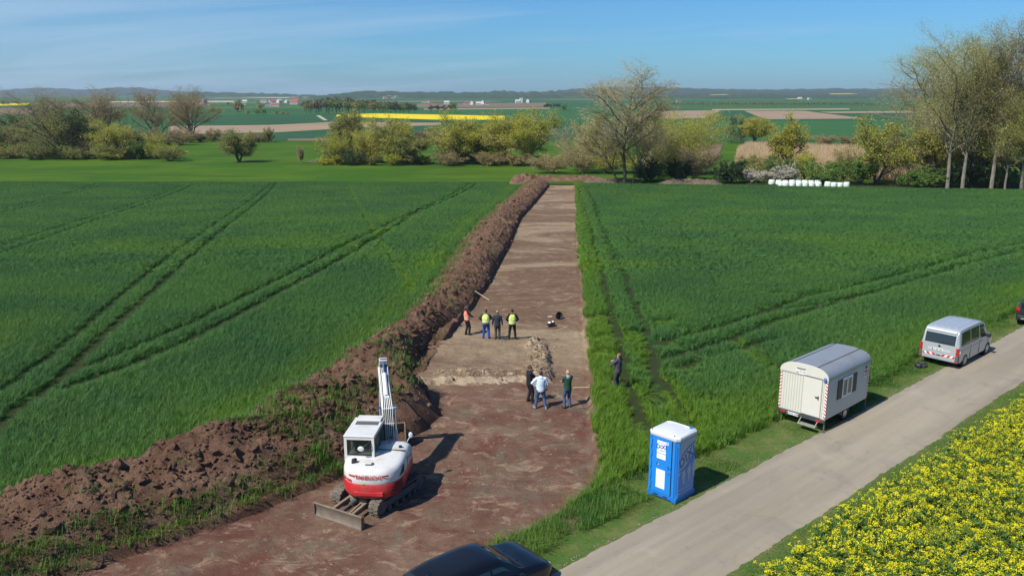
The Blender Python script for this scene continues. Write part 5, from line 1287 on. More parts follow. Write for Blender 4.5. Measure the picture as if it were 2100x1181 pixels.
    mb.box(x0, x1, y0, y0 + .06, z1 - .16, z1 - .05); mb.box(x1 - .06, x1, y0, y1, z1 - .15, z1 - .05); mb.box(x0, x0 + .06, y0, y1, z1 - .15, z1 - .05)
    mb.box(x0, x0 + .12, y0 - .004, y0 + .06, z0, z1 - .05); mb.box(x1 - .12, x1, y0 - .004, y0 + .06, z0, z1 - .05)
    xf(mb, U); cb = mb.build('cab', M_WHITE, root, bevel=.012)
    mb = MB(); mb.box(x0 - .01, x1 + .01, y0 - .02, y1 + .06, z1 - .052, z1 + .012); mb.box(x0 + .12, x1 - .05, .80, y1 + .10, z1 + .013, z1 + .085); xf(mb, U); mb.build('cab_roof', M_WHITE, cb, bevel=.022)
    mb = MB(); mb.box(x0 + .15, x1 - .10, .52, .78, z1 + .013, z1 + .03); xf(mb, U); mb.build('roof_hatch', M_GREY, cb, bevel=.006)
    def pane(vs, nm='window', mt=M_GLASS2):
        m_ = MB(); m_.add(vs, [(0, 1, 2, 3)]); xf(m_, U); return m_.build(nm, mt, cb)
    pane([(x0 + .10, y0 + .015, 1.80), (x1 - .10, y0 + .015, 1.80), (x1 - .10, y0 + .015, 2.36), (x0 + .10, y0 + .015, 2.36)])
    pane([(x1 - .012, y0 + .09, 1.70), (x1 - .012, .355, 1.70), (x1 - .012, .355, 2.36), (x1 - .012, y0 + .09, 2.36)])
    pane([(x1 - .012, .405, 1.70), (x1 - .012, y1 - .09, 1.70), (x1 - .012, y1 - .09, 2.36), (x1 - .012, .405, 2.36)])
    pane([(x0 + .012, y0 + .09, 1.62), (x0 + .012, y1 - .09, 1.62), (x0 + .012, y1 - .09, 2.36), (x0 + .012, y0 + .09, 2.36)])
    pane([(x0 + .08, y1 - .02, 1.40), (x1 - .08, y1 - .02, 1.40), (x1 - .08, y1 - .02, 2.40), (x0 + .08, y1 - .02, 2.40)], 'windscreen')
    mb = MB()     # dark rubber surround of the rear window
    for a in ((x0 + .10, x1 - .10, 1.79, 1.83), (x0 + .10, x1 - .10, 2.325, 2.36)): mb.box(a[0], a[1], y0 - .008, y0 + .01, a[2], a[3])
    for a in (x0 + .10, x1 - .135): mb.box(a, a + .035, y0 - .008, y0 + .01, 1.79, 2.36)
    xf(mb, U); mb.build('window_seal', M_BLACK, cb)
    mb = MB(); mb.box(x1 - .01, x1 + .006, y0 + .05, y0 + .09, 1.66, 2.38); mb.box(x1 - .01, x1 + .006, .36, .40, 1.66, 2.38); mb.box(x1 - .01, x1 + .006, y1 - .10, y1 - .05, 1.40, 2.38); mb.box(x1 - .01, x1 + .006, y0 + .05, y1 - .05, 1.66, 1.70); mb.box(x1 - .01, x1 + .006, y0 + .05, y1 - .05, 2.35, 2.38)
    xf(mb, U); mb.build('window_seal', M_BLACK, cb)
    mb = MB(); mb.box(-.80, -.30, -.05, .10, 1.45, 2.10); mb.box(-.80, -.30, -.05, .42, 1.40, 1.55); mb.box(-.66, -.44, -.04, .06, 2.08, 2.26); mb.box(-.98, -.84, .2, .6, 1.4, 1.72); mb.box(-.24, -.10, .2, .6, 1.4, 1.72); xf(mb, U); mb.build('driver_seat', M_BLACK, cb, bevel=.03)
    mb = MB(); mb.tube([(-.10, y0 - .01, 2.33), (-.20, y0 - .16, 2.27), (-.36, y0 - .20, 2.17)], .016, 8); mb.tube([(-.10, y0 - .01, 2.10), (-.20, y0 - .13, 2.16), (-.30, y0 - .19, 2.18)], .012, 8); xf(mb, U); mr_ = mb.build('mirror_arm', M_BLACK, cb)
    mb = MB(); c = Vector((-.40, y0 - .20, 2.12)); mb.ell(c, (.115, .03, .095), 18, 10); xf(mb, U); mb.build('mirror', M_WHITE, cb, smooth_=True)
    mb = MB(); mb.tube([(.86, .98, 1.70), (.95, 1.08, 1.86)], .015, 8); mb.ell((.98, 1.10, 1.92), (.08, .03, .12), 14, 10); xf(mb, U); mb.build('side_mirror', plain('grey_mirror', (.50, .54, .56), .25), hd, smooth_=True)
    # ---- boom, arm and bucket in their own upright plane
    piv = Vector((.09, 1.50, 0)); B = U @ Matrix.Translation(piv) @ Matrix.Rotation(R_(17), 4, 'Z')
    def bp(s, z, l=0.0): return Vector((l, s, z))
    mb = MB(); mb.box(-.19, .19, -.42, .10, .72, 1.10); mb.cyl((0, 0, .62), (0, 0, 1.22), .15, 18); xf(mb, B); mb.build('swing_bracket', M_BLACK, root, bevel=.02)
    prof = [(-.09, 1.0), (.10, .98), (.42, 1.75), (.74, 2.45), (1.98, 3.52), (1.98, 3.72), (1.82, 3.76), (.52, 2.86), (.28, 2.62), (.02, 1.6)]
    mb = MB(); mb.prism(prof, 'x', -.20, .20); xf(mb, B); bm_ = mb.build('boom', M_WHITE, root, bevel=.02)
    mb = MB()     # dark mat of hoses and grease below the pipes
    for l in (-.14, -.07, 0, .07, .14): mb.tube([bp(-.035, 1.15, l), bp(-.015, 1.66, l), bp(.235, 2.645, l), bp(.47, 2.88, l), bp(1.1, 3.31, l), bp(1.70, 3.735, l)], .022, 6)
    xf(mb, B); mb.build('hose_bundle', M_BLACK, bm_)
    mb = MB()     # steel pipes along the boom's back
    for k in range(6):
        l = -.17 + .068 * k
        mb.tube([bp(-.08, 1.12, l), bp(-.065, 1.66, l), bp(.19, 2.68, l), bp(.44, 2.93, l * .9), bp(1.1, 3.37, l * .8), bp(1.70, 3.79, l * .9)], .014, 7)
    for s_, z in ((-.045, 1.55), (.10, 2.15), (.235, 2.68)): mb.bar(bp(s_ - .03, z, -.22), bp(s_ - .03, z, .22), .035, .03)
    xf(mb, B); mb.build('hydraulic_pipe', M_HOSE, bm_)
    mb = MB()
    for k in range(6):
        l = -.14 + .055 * k; mb.tube([bp(-.40, 1.05, l * .8), bp(-.30, 1.30, l), bp(-.12, 1.38, l), bp(-.05, 1.14, l)], .022, 7)
        mb.tube([bp(1.66, 3.74, l * .8), bp(1.82, 4.02, l), bp(2.06, 3.98, l), bp(2.16, 3.5, l * .8)], .018, 7)
    xf(mb, B); mb.build('hose', M_BLACK, bm_)
    for sx in (-1, 1):
        mb = MB(); mb.cyl(bp(.12, .86, sx * .29), bp(.30, 1.78, sx * .29), .065, 14); xf(mb, B); c1 = mb.build('boom_cylinder', M_WHITE, root)
        mb = MB(); mb.cyl(bp(.30, 1.78, sx * .29), bp(.50, 2.62, sx * .29), .034, 12); mb.cyl(bp(.50, 2.62, sx * .34), bp(.50, 2.62, sx * .18), .06, 12); xf(mb, B); mb.build('rod', M_CHROME, c1)
    mb = MB(); mb.cyl(bp(.60, 3.04), bp(1.36, 3.64), .085, 14); mb.cyl(bp(.56, 2.98, -.10), bp(.56, 2.98, .10), .07, 12); xf(mb, B); c2 = mb.build('arm_cylinder', M_WHITE, root)
    mb = MB(); mb.cyl(bp(1.36, 3.62), bp(1.74, 4.03), .036, 12); mb.cyl(bp(1.76, 4.05, -.13), bp(1.76, 4.05, .13), .06, 12); xf(mb, B); mb.build('rod', plain('blue_chrome', (.35, .42, .55), .15, 1.0), c2)
    mb = MB(); mb.box(-.20, -.15, .45, .60, 2.30, 2.42); xf(mb, B); mb.build('work_lamp', M_BLACK, bm_)
    prof = [(1.66, 4.06), (1.84, 4.12), (2.16, 3.62), (2.98, 1.42), (2.86, 1.30), (2.70, 1.40), (1.92, 3.40), (1.82, 3.62)]
    mb = MB(); mb.prism(prof, 'x', -.15, .15); xf(mb, B); ar_ = mb.build('arm', M_WHITE, root, bevel=.015)
    mb = MB(); mb.cyl(bp(2.30, 3.40), bp(2.72, 2.40), .055, 12); xf(mb, B); c3 = mb.build('bucket_cylinder', M_WHITE, root)
    mb = MB(); mb.cyl(bp(2.72, 2.40), bp(3.05, 1.62), .030, 12); mb.bar(bp(3.05, 1.62, -.08), bp(2.80, 1.62, -.08), .05, .04); mb.bar(bp(3.05, 1.62, .08), bp(3.10, 1.12, .08), .05, .04); xf(mb, B); mb.build('rod', M_CHROME, c3)
    # bucket: curved shell, open towards the machine
    W = .62; sh = [(2.42, .10), (2.60, -.01), (2.85, .0), (3.06, .12), (3.18, .36), (3.16, .66), (3.02, .92), (2.84, 1.04)]
    inn = [(2.44, .14), (2.61, .04), (2.83, .05), (3.01, .16), (3.11, .37), (3.09, .64), (2.97, .87), (2.82, .98)]
    Bk = B @ Matrix.Translation((.22, 0, 0))
    mb = MB(); mb.prism(sh + inn[::-1], 'x', -W, W)
    for sx in (-1, 1): mb.prism(sh + [(2.62, .94), (2.50, .55)], 'x', sx * W - .02, sx * W + .02)
    for k in range(5):
        l = -W + .12 + k * (2 * W - .24) / 4; mb.bar((l, 2.52, .05), (l, 2.33, .17), .09, .04)
    xf(mb, Bk); bk = mb.build('bucket', M_STEEL, root, bevel=.008)
    mb = MB(); mb.prism([(2.74, 1.42), (2.98, 1.42), (3.12, 1.02), (2.74, .98)], 'x', -.17, -.13); mb.prism([(2.74, 1.42), (2.98, 1.42), (3.12, 1.02), (2.74, .98)], 'x', .13, .17); xf(mb, B); mb.build('quick_coupler', M_GREY, bk)
    # soil stuck in the bucket
    mb = MB(); mb.prism([(2.52, .07), (2.83, .055), (3.01, .165), (3.10, .37), (3.06, .6), (2.9, .42), (2.7, .2)], 'x', -W + .03, W - .03); xf(mb, Bk); mb.build('bucket_soil', MATS['clod'], bk)
    return root
excavator()
# ================================================================== VEHICLES, SITE HUT, TOILET
def pchip(x, X, Y):
    X = np.asarray(X, float); Y = np.asarray(Y, float); h = np.diff(X); d = np.diff(Y) / h
    m = np.zeros(len(X)); m[0], m[-1] = d[0], d[-1]
    for i in range(1, len(X) - 1):
        if d[i - 1] * d[i] > 0: w1 = 2 * h[i] + h[i - 1]; w2 = h[i] + 2 * h[i - 1]; m[i] = (w1 + w2) / (w1 / d[i - 1] + w2 / d[i])
    x = np.clip(x, X[0], X[-1]); i = np.clip(np.searchsorted(X, x) - 1, 0, len(X) - 2); t = (x - X[i]) / h[i]
    return (1 + 2 * t) * (1 - t) ** 2 * Y[i] + t * (1 - t) ** 2 * h[i] * m[i] + t * t * (3 - 2 * t) * Y[i + 1] + t * t * (t - 1) * h[i] * m[i + 1]
class CarShape:
    """body surface from a side profile: rows along the length, each a half section from sill to roof centre"""
    def __init__(s, X, zlow, zbelt, ztop, wl, wb, wt, edge=.10):
        s.X = X; s.P = dict(zl=zlow, zb=zbelt, zt=ztop, wl=wl, wb=wb, wt=wt); s.edge = edge
    def g(s, k, x): return float(pchip(np.array([x]), s.X, s.P[k])[0])
    def sec(s, x):
        zl, zb, zt, wl, wb, wt = (s.g(k, x) for k in ('zl', 'zb', 'zt', 'wl', 'wb', 'wt'))
        zt = max(zt, zb + .02); e = min(s.edge, (zt - zb) * .45)
        return [(0, zl), (wl * .86, zl), (wl, zl + .07), (wl + (wb - wl) * .55, zl + (zb - zl) * .38), (wb, zl + (zb - zl) * .72), (wb * .985, zb), (wt + .02 + (wb - wt) * .08, zt - e), (wt - .05, zt - e * .28), (wt * .62, zt), (0, zt + .008)]
    def body(s, name, mat, parent, n=70):
        xs = np.linspace(s.X[0], s.X[-1], n); secs = []
        for x in xs:
            h = s.sec(x); h = dense(h)
            secs.append([(x, y, z) for y, z in h] + [(x, -y, z) for y, z in reversed(h[1:-1])])
        mb = MB(); mb.loft(secs); o = mb.build(name, mat, parent, smooth_=True, angle=32)
        bm = bmesh.new(); bm.from_mesh(o.data); bmesh.ops.remove_doubles(bm, verts=bm.verts, dist=.004); bmesh.ops.recalc_face_normals(bm, faces=bm.faces)
        for e_ in bm.edges: e_.smooth = not (len(e_.link_faces) == 2 and e_.calc_face_angle(0) > R_(40))
        bm.to_mesh(o.data); bm.free(); return o
    def pt(s, x, f, side=1, out=.006):
        """point on the glass band: f=0 at the belt, 1 at the roof edge"""
        a = s.sec(x); p, q = Vector((0, a[5][0], a[5][1])), Vector((0, a[6][0], a[6][1])); v = p.lerp(q, f); n = Vector((0, (q - p).z, -(q - p).y)).normalized()
        return Vector((x, (v.y + n.y * out) * side, v.z + n.z * out))
    def pane(s, name, mat, parent, xs_bot, xs_top, side, f0=.08, f1=.94, out=.006, n=6):
        mb = MB(); vs = []
        for j in range(n + 1):
            f = f0 + (f1 - f0) * j / n
            for i in range(n + 1):
                t = i / n; xa = xs_bot[0] + (xs_top[0] - xs_bot[0]) * j / n; xb = xs_bot[1] + (xs_top[1] - xs_bot[1]) * j / n
                vs.append(s.pt(xa + (xb - xa) * t, f, side, out))
        k = n + 1; mb.add(vs, [(j * k + i, j * k + i + 1, (j + 1) * k + i + 1, (j + 1) * k + i) for j in range(n) for i in range(n)])
        return mb.build(name, mat, parent, smooth_=True)
    def screen(s, name, mat, parent, xa, xb, ins=.10, out=.008, n=10, wa=None):
        """front or rear screen lying on the sloping top surface between two stations"""
        mb = MB(); vs = []
        for j in range(n + 1):
            x = xa + (xb - xa) * j / n; a = s.sec(x); w = (wa if wa else a[7][0]) - ins
            prof = dense(a[6:]); ys = [p[0] for p in prof][::-1]; zs = [p[1] for p in prof][::-1]
            for i in range(n + 1):
                y = w * (2 * i / n - 1); vs.append((x, y, float(np.interp(abs(y), ys, zs)) + out))
        k = n + 1; mb.add(vs, [(j * k + i, j * k + i + 1, (j + 1) * k + i + 1, (j + 1) * k + i) for j in range(n) for i in range(n)])
        return mb.build(name, mat, parent, smooth_=True)
def dense(h, n=3):
    """Catmull-Rom through a half section"""
    P = np.array([h[0]] + list(h) + [h[-1]], float); out = []
    for i in range(1, len(P) - 2):
        for t in np.linspace(0, 1, n, endpoint=False):
            a, b, c, d = P[i - 1], P[i], P[i + 1], P[i + 2]
            q = .5 * ((2 * b) + (-a + c) * t + (2 * a - 5 * b + 4 * c - d) * t * t + (-a + 3 * b - 3 * c + d) * t ** 3)
            lo, hi = np.minimum(b, c), np.maximum(b, c); out.append(tuple(np.clip(q, lo - .012, hi + .012)))
    out.append(tuple(P[-1])); out[0] = tuple(P[1]); out = [(max(0, y), z) for y, z in out]; out[-1] = (0.0, out[-1][1]); return out
M_RIM = plain('alloy_rim', (.45, .46, .47), .3, .8, .05); M_ARCH = plain('arch_lining', (.008, .008, .008), .9)
M_TAIL = plain('tail_lamp_red', (.42, .012, .015), .12, 0, .06, 5, .6, .6); M_LAMP = plain('lamp_clear', (.55, .58, .60), .08, 0, .05, 5, .6, .6)
M_PLATE = plain('plate_white', (.72, .72, .70), .4); M_INK = plain('black_ink', (.02, .02, .022), .5); M_BLUEMARK = plain('plate_blue', (.02, .06, .42), .4)
def wheel(par, x, y, r, w, side):
    mb = MB(); mb.tube([(x, y - side * w, r), (x, y - side * w * .9, r), (x, y - side * .03, r), (x, y, r)], [r * .92, r, r, r * .93], 28); t = mb.build('wheel', M_TYRE, par, smooth_=True, angle=40)
    mb = MB(); mb.cyl((x, y - side * .05, r), (x, y + side * .004, r), r * .66, 24); mb.cyl((x, y - side * .01, r), (x, y + side * .02, r), r * .13, 12)
    for k in range(7):
        a = 2 * math.pi * k / 7; mb.bar((x + math.cos(a) * r * .1, y + side * .008, r + math.sin(a) * r * .1), (x + math.cos(a) * r * .6, y + side * .008, r + math.sin(a) * r * .6), .05, .02, (0, side, 0))
    mb.build('rim', M_RIM, t)
def arch(par, x, y, r, side):
    mb = MB(); mb.cyl((x, y - side * .25, r * .98), (x, y + side * .004, r * .98), r * 1.22, 28); mb.build('wheel_arch', M_ARCH, par)
def plate(par, M, txt, w=.52, h=.115):
    mb = MB(); mb.box(-w / 2, w / 2, -h / 2, h / 2, 0, .012); xf(mb, M); p = mb.build('number_plate', M_PLATE, par)
    mb = MB(); mb.box(-w / 2 + .004, -w / 2 + .045, -h / 2 + .004, h / 2 - .004, .012, .015); xf(mb, M); mb.build('country_strip', M_BLUEMARK, p)
    text_mesh('plate_text', txt, .095, M_INK, p, M @ Matrix.Translation((.02, 0, .014)), .001, 0, .002)
def cyl_panel(mb, pts): mb.add(pts, [tuple(range(len(pts)))])

# ---------------------------------------------------------------- silver van
def silver_van(loc, rz):
    e = empty('van', loc, rz); tag(e, 'silver passenger van with red and white rear markings parked at the field edge', 'van')
    paint = plain('silver_paint', (.46, .48, .50), .32, .3, .03, 1, .5, .5)
    X = [-2.45, -2.37, -2.28, -2.10, -1.2, .3, .95, 1.25, 1.75, 2.15, 2.38, 2.45]
    sh = CarShape(X, [.40, .34, .28, .26, .25, .25, .25, .25, .25, .27, .33, .42], [1.08, 1.09, 1.09, 1.09, 1.08, 1.06, 1.05, 1.04, 1.02, .97, .86, .70],
                  [1.22, 1.62, 1.86, 1.955, 1.985, 1.97, 1.90, 1.72, 1.20, 1.06, .93, .74], [.86, .90, .92, .93, .93, .93, .93, .93, .92, .88, .80, .70],
                  [.90, .93, .95, .955, .955, .955, .95, .95, .94, .90, .82, .70], [.70, .76, .79, .80, .80, .79, .78, .77, .80, .78, .72, .6])
    b = sh.body('body', paint, e)
    roof = MB()
    for k in range(4): roof.box(-1.9, .6, -.55 + .34 * k, -.49 + .34 * k, 1.965, 1.995)
    roof.build('roof_rib', paint, b, bevel=.008)
    for sd in (1, -1):
        for xa, xb, ta, tb in ((-2.15, -.95, -2.02, -.95), (-.87, .22, -.87, .22), (.33, 1.42, .33, .98)):
            sh.pane('side_window', M_GLASS, b, (xa, xb), (ta, tb), sd)
    sh.screen('windscreen', M_GLASS, b, 1.66, 1.05, .08)
    # tailgate, leaning: a glass panel and plates set just proud of the rear face
    def rp(y, z, out=.012):   # rear surface x at a height
        x = float(np.interp(z, [1.18, 1.22, 1.62, 1.86], [-2.455, -2.452, -2.372, -2.285]))
        return Vector((x - out - .012, y, z))
    def rear_quad(name, mt, par, ya, yb, za, zb, out=.012, n=8):
        mb = MB(); vs = [rp(ya + (yb - ya) * i / n, za + (zb - za) * j / n, out) for j in range(n + 1) for i in range(n + 1)]
        k = n + 1; mb.add(vs, [(j * k + i, j * k + i + 1, (j + 1) * k + i + 1, (j + 1) * k + i) for j in range(n) for i in range(n)]); return mb.build(name, mt, par, smooth_=True)
    tg = rear_quad('tailgate', paint, e, -.80, .80, .50, 1.80, .0, 24)
    rear_quad('rear_window', M_GLASS, tg, -.73, .73, 1.20, 1.70, .010, 24)
    mb = MB(); mb.box(-2.40, -2.20, -.74, .74, 1.80, 1.89); mb.build('roof_spoiler', plain('van_white', (.66, .68, .70), .3, 0, .04), tg, bevel=.02)
    rear_quad('plate_recess', plain('van_bright', (.60, .62, .64), .3, .3, .05), tg, -.55, .55, .80, .94, .008)
    plate(tg, plane_M((-2.478, .06, .875), (0, -1, 0), (0, 0, 1)), 'KI ME 200')
    mb = MB(); mb.cyl((-2.462, 0, 1.07), (-2.485, 0, 1.07), .062, 24); em = mb.build('emblem', plain('emblem_grey', (.22, .24, .26), .25, .8), tg)
    mb = MB()
    for a, c in (((-.035, .045), (0, -.01)), ((0, -.01), (.035, .045)), ((-.05, .01), (-.02, -.045)), ((-.02, -.045), (0, .0)), ((0, .0), (.02, -.045)), ((.02, -.045), (.05, .01))):
        mb.bar((-2.488, -a[0], 1.07 + a[1]), (-2.488, -c[0], 1.07 + c[1]), .010, .006, (1, 0, 0))
    mb.build('emblem_letters', M_CHROME, em)
    mb = MB(); mb.bar((-2.49, .08, 1.24), (-2.48, -.40, 1.28), .02, .025); mb.build('rear_wiper', M_BLACK, tg)
    for sd in (1, -1):
        mb = MB(); mb.box(-2.475, -2.33, sd * .815 if sd > 0 else -.94, .94 if sd > 0 else -.815, .70, 1.10); mb.build('tail_lamp', M_TAIL, e, bevel=.02)
        mb = MB(); mb.box(-2.478, -2.30, min(sd * .80, sd * .955), max(sd * .80, sd * .955), .32, .69); mb.build('bumper_corner', M_GREY, e, bevel=.03)
        mb = MB(); mb.box(-2.482, -2.44, min(sd * .78, sd * .93), max(sd * .78, sd * .93), .34, .42); mb.build('reflector', M_TAIL, e, bevel=.01)
    mb = MB(); mb.box(-2.485, -2.30, -.80, .80, .34, .53); bp_ = mb.build('rear_bumper', plain('bumper_grey', (.30, .32, .34), .4), e, bevel=.03)
    # red and white warning strips left and right of the handle
    WHT = plain('marking_white', (.70, .70, .68), .4); RED = plain('marking_red', (.50, .008, .014), .4)
    mb = MB()
    for sd in (1, -1):
        for k in range(5):
            y0 = sd * (.12 + .13 * k); y1 = sd * (.12 + .13 * (k + 1)); dz = .10
            mb.mat(k % 2 ^ 1); sl = sd * .11
            mb.add([(-2.492, y0, .555), (-2.492, y1, .555), (-2.492, y1 + (sl if k < 4 else 0), .665), (-2.492, y0 + sl, .665)], [(0, 1, 2, 3)])
    mb.build('warning_strip', [WHT, RED], tg)
    mb = MB(); mb.box(-2.50, -2.47, -.10, .10, .56, .60); mb.build('gate_handle', M_BLACK, tg)
    mb = MB(); mb.tube([(-2.48, 0, .34), (-2.58, 0, .36), (-2.60, 0, .42)], .018, 8); mb.ell((-2.60, 0, .44), (.028, .028, .028), 10, 8); mb.build('tow_hitch', plain('brass_grey', (.30, .27, .20), .4, .6), e)
    for x in (-1.50, 1.50):
        for sd in (1, -1): arch(e, x, sd * .935, .33, sd); wheel(e, x, sd * .95, .33, .22, sd)
    for sd in (1, -1):
        mb = MB(); mb.box(1.10, 1.28, sd * .97 if sd > 0 else -1.16, 1.16 if sd > 0 else -.97, 1.05, 1.24); mb.bar((1.2, sd * .93, 1.08), (1.2, sd * 1.0, 1.10), .05, .05); mb.build('wing_mirror', M_BLACK, e, bevel=.03)
        mb = MB(); mb.box(.22, .36, min(sd * .95, sd * .975), max(sd * .95, sd * .975), .97, 1.0); mb.box(.50, .64, min(sd * .95, sd * .975), max(sd * .95, sd * .975), .96, .99); mb.build('door_handle', M_GREY, e)
        mb = MB()
        for x in (-.91, .275, 1.46): mb.box(x - .005, x + .005, min(sd * .90, sd * .962), max(sd * .90, sd * .962), .36, 1.06)
        mb.box(-2.2, .26, min(sd * .92, sd * .963), max(sd * .92, sd * .963), .935, .95)
        mb.build('door_seam', M_GREY, b)
        mb = MB(); mb.mat(0).box(-2.28, -2.06, min(sd * .94, sd * .966), max(sd * .94, sd * .966), .80, .92); mb.mat(1)
        for k in range(2): mb.add([(-2.26 + .1 * k, sd * .968, .81), (-2.20 + .1 * k, sd * .968, .81), (-2.15 + .1 * k, sd * .968, .91), (-2.21 + .1 * k, sd * .968, .91)], [(0, 1, 2, 3)])
        mb.build('side_marking', [WHT, RED], b)
        mb = MB(); mb.ell((2.28, sd * .68, .78), (.14, .16, .11), 14, 8); mb.build('headlight', M_LAMP, e, smooth_=True)
    plate(e, plane_M((2.47, 0, .5), (0, 1, 0), (0, 0, 1)), 'KI ME 200')
    return e
# ---------------------------------------------------------------- other cars
def dark_suv(loc, rz):
    e = empty('car', loc, rz); tag(e, 'dark grey estate car cut off by the right edge, parked ahead of the silver van', 'car')
    paint = plain('charcoal_paint', (.035, .037, .040), .25, .4, .05, 3, .5, .7)
    X = [-2.15, -2.10, -1.95, -1.6, -.6, .3, .75, 1.25, 1.7, 2.0, 2.15]
    sh = CarShape(X, [.42, .34, .28, .26, .25, .25, .25, .25, .27, .32, .45], [.98, 1.0, 1.02, 1.02, 1.01, 1.0, .99, .97, .93, .86, .72], [1.18, 1.42, 1.58, 1.66, 1.69, 1.66, 1.54, 1.10, 1.03, .95, .78],
                  [.80, .84, .87, .88, .88, .88, .88, .88, .86, .80, .66], [.84, .87, .89, .90, .90, .90, .90, .89, .87, .82, .68], [.60, .64, .66, .68, .69, .68, .68, .74, .76, .72, .6])
    b = sh.body('body', paint, e)
    for sd in (1, -1):
        for xa, xb, ta, tb in ((-1.85, -1.05, -1.70, -1.05), (-.98, -.05, -.98, -.05), (.03, 1.0, .03, .55)): sh.pane('side_window', M_GLASS, b, (xa, xb), (ta, tb), sd)
        mb = MB(); mb.box(-2.17, -1.95, min(sd * .66, sd * .88), max(sd * .66, sd * .88), .86, 1.08); mb.build('tail_lamp', M_TAIL, e, bevel=.03)
        mb = MB(); mb.box(-2.19, -2.12, min(sd * .55, sd * .78), max(sd * .55, sd * .78), .50, .56); mb.build('reflector', M_TAIL, e)
        for x in (-1.3, 1.3): arch(e, x, sd * .885, .33, sd); wheel(e, x, sd * .90, .33, .21, sd)
        mb = MB(); mb.box(.80, .96, sd * .92 if sd > 0 else -1.06, 1.06 if sd > 0 else -.92, 1.0, 1.14); mb.build('wing_mirror', M_BLACK, e, bevel=.03)
        mb = MB(); mb.bar((-1.7, sd * .66, 1.70), (.3, sd * .66, 1.72), .03, .03); mb.build('roof_rail', M_GREY, b)
    sh.screen('windscreen', M_GLASS, b, 1.2, .80, .08); sh.screen('rear_window', M_GLASS, b, -2.09, -1.90, .10)
    mb = MB(); mb.box(-2.19, -2.08, -.62, .62, 1.10, 1.42); mb.build('rear_glass', M_GLASS, b, bevel=.03)
    mb = MB(); mb.box(-2.20, -2.05, -.80, .80, .36, .62); bm_ = mb.build('rear_bumper', M_BLACK, e, bevel=.04)
    mb = MB(); mb.box(-2.215, -2.18, -.55, .55, .40, .47); mb.build('skid_plate', plain('silver_trim', (.45, .45, .45), .3, .6), bm_, bevel=.01)
    plate(e, plane_M((-2.20, 0, .80), (0, -1, 0), (0, 0, 1)), 'KS AR 31')
    return e
def black_car(loc, rz):
    e = empty('car', loc, rz); tag(e, 'glossy black hatchback seen from above at the bottom edge of the picture', 'car')
    g = N('black_car_paint'); n_ = g.noise(5, 4, .6, g.pos(obj=True)); paint = g.done(g.bsdf((.005, .006, .009), .16, 0.0, .25, None, .35))
    X = [-2.18, -2.12, -1.95, -1.6, -.9, -.1, .35, .72, 1.10, 1.7, 2.0, 2.15, 2.2]
    sh = CarShape(X, [.45, .36, .28, .24, .22, .22, .22, .22, .22, .24, .29, .36, .45], [.93, .96, .97, .97, .95, .93, .92, .90, .87, .80, .74, .66, .58], [1.00, 1.16, 1.31, 1.42, 1.48, 1.48, 1.44, 1.28, 1.00, .91, .82, .70, .62],
                  [.78, .82, .85, .86, .87, .87, .87, .87, .87, .85, .78, .66, .56], [.82, .85, .88, .89, .90, .90, .90, .90, .89, .87, .80, .68, .57], [.55, .58, .60, .61, .63, .63, .63, .65, .76, .76, .70, .58, .5], .12)
    b = sh.body('body', paint, e, 90)
    for sd in (1, -1):
        for xa, xb, ta, tb in ((-1.55, -.95, -1.25, -.90), (-.88, -.02, -.82, -.02), (.06, 1.05, .06, .42)): sh.pane('side_window', M_GLASS, b, (xa, xb), (ta, tb), sd)
        for x in (-1.33, 1.33): arch(e, x, sd * .885, .315, sd); wheel(e, x, sd * .90, .315, .2, sd)
        mb = MB(); mb.ell((.82, sd * .99, .98), (.10, .11, .075), 14, 10); mb.bar((.80, sd * .86, .94), (.80, sd * .95, .96), .05, .04); mb.build('wing_mirror', paint, e, smooth_=True)
        mb = MB(); mb.ell((1.93, sd * .63, .70), (.22, .13, .085), 16, 10); mb.build('headlight', M_LAMP, e, smooth_=True)
        mb = MB(); mb.box(-2.17, -1.96, min(sd * .62, sd * .84), max(sd * .62, sd * .84), .82, 1.0); mb.build('tail_lamp', plain('tail_lamp_clear', (.55, .45, .45), .15), e, bevel=.03)
    wsn = sh.screen('windscreen', M_GLASS, b, 1.06, .44, .06)
    sh.screen('rear_window', M_GLASS, b, -2.08, -1.66, .08)
    for sd, y0 in ((1, .52), (-1, -.10)):
        mb = MB(); mb.bar((1.08, y0, 1.055), (.96, y0 - .56, 1.15), .022, .018); mb.build('wiper', M_BLACK, wsn)
    mb = MB(); mb.box(1.07, 1.13, -.72, .72, .995, 1.01); mb.build('cowl', M_BLACK, b)
    mb = MB()
    for sd in (1, -1): mb.bar((1.13, sd * .70, .985), (2.0, sd * .52, .815), .012, .008)
    mb.build('bonnet_seam', M_BLACK, b)
    mb = MB()
    for sd in (1, -1): mb.cyl((1.25, sd * .28, .985), (1.25, sd * .28, 1.005), .018, 8)
    mb.build('washer_jet', M_BLACK, b)
    mb = MB(); mb.box(-1.5, -1.46, -.02, .02, 1.42, 1.46); mb.tube([(-1.3, 0, 1.45), (-1.48, 0, 1.60)], .006, 6); mb.build('aerial', M_BLACK, b)
    plate(e, plane_M((2.21, 0, .42), (0, 1, 0), (0, 0, 1)), 'WI LU 77')
    return e
silver_van((23.55, 42.0, .05), R_(41.8))
dark_suv((32.5, 49.05, .04), R_(41.8))
black_car((-1.05, 20.42, T(-1, 19.7) - .26), R_(40)).scale = (1.05, 1.05, 1.05)

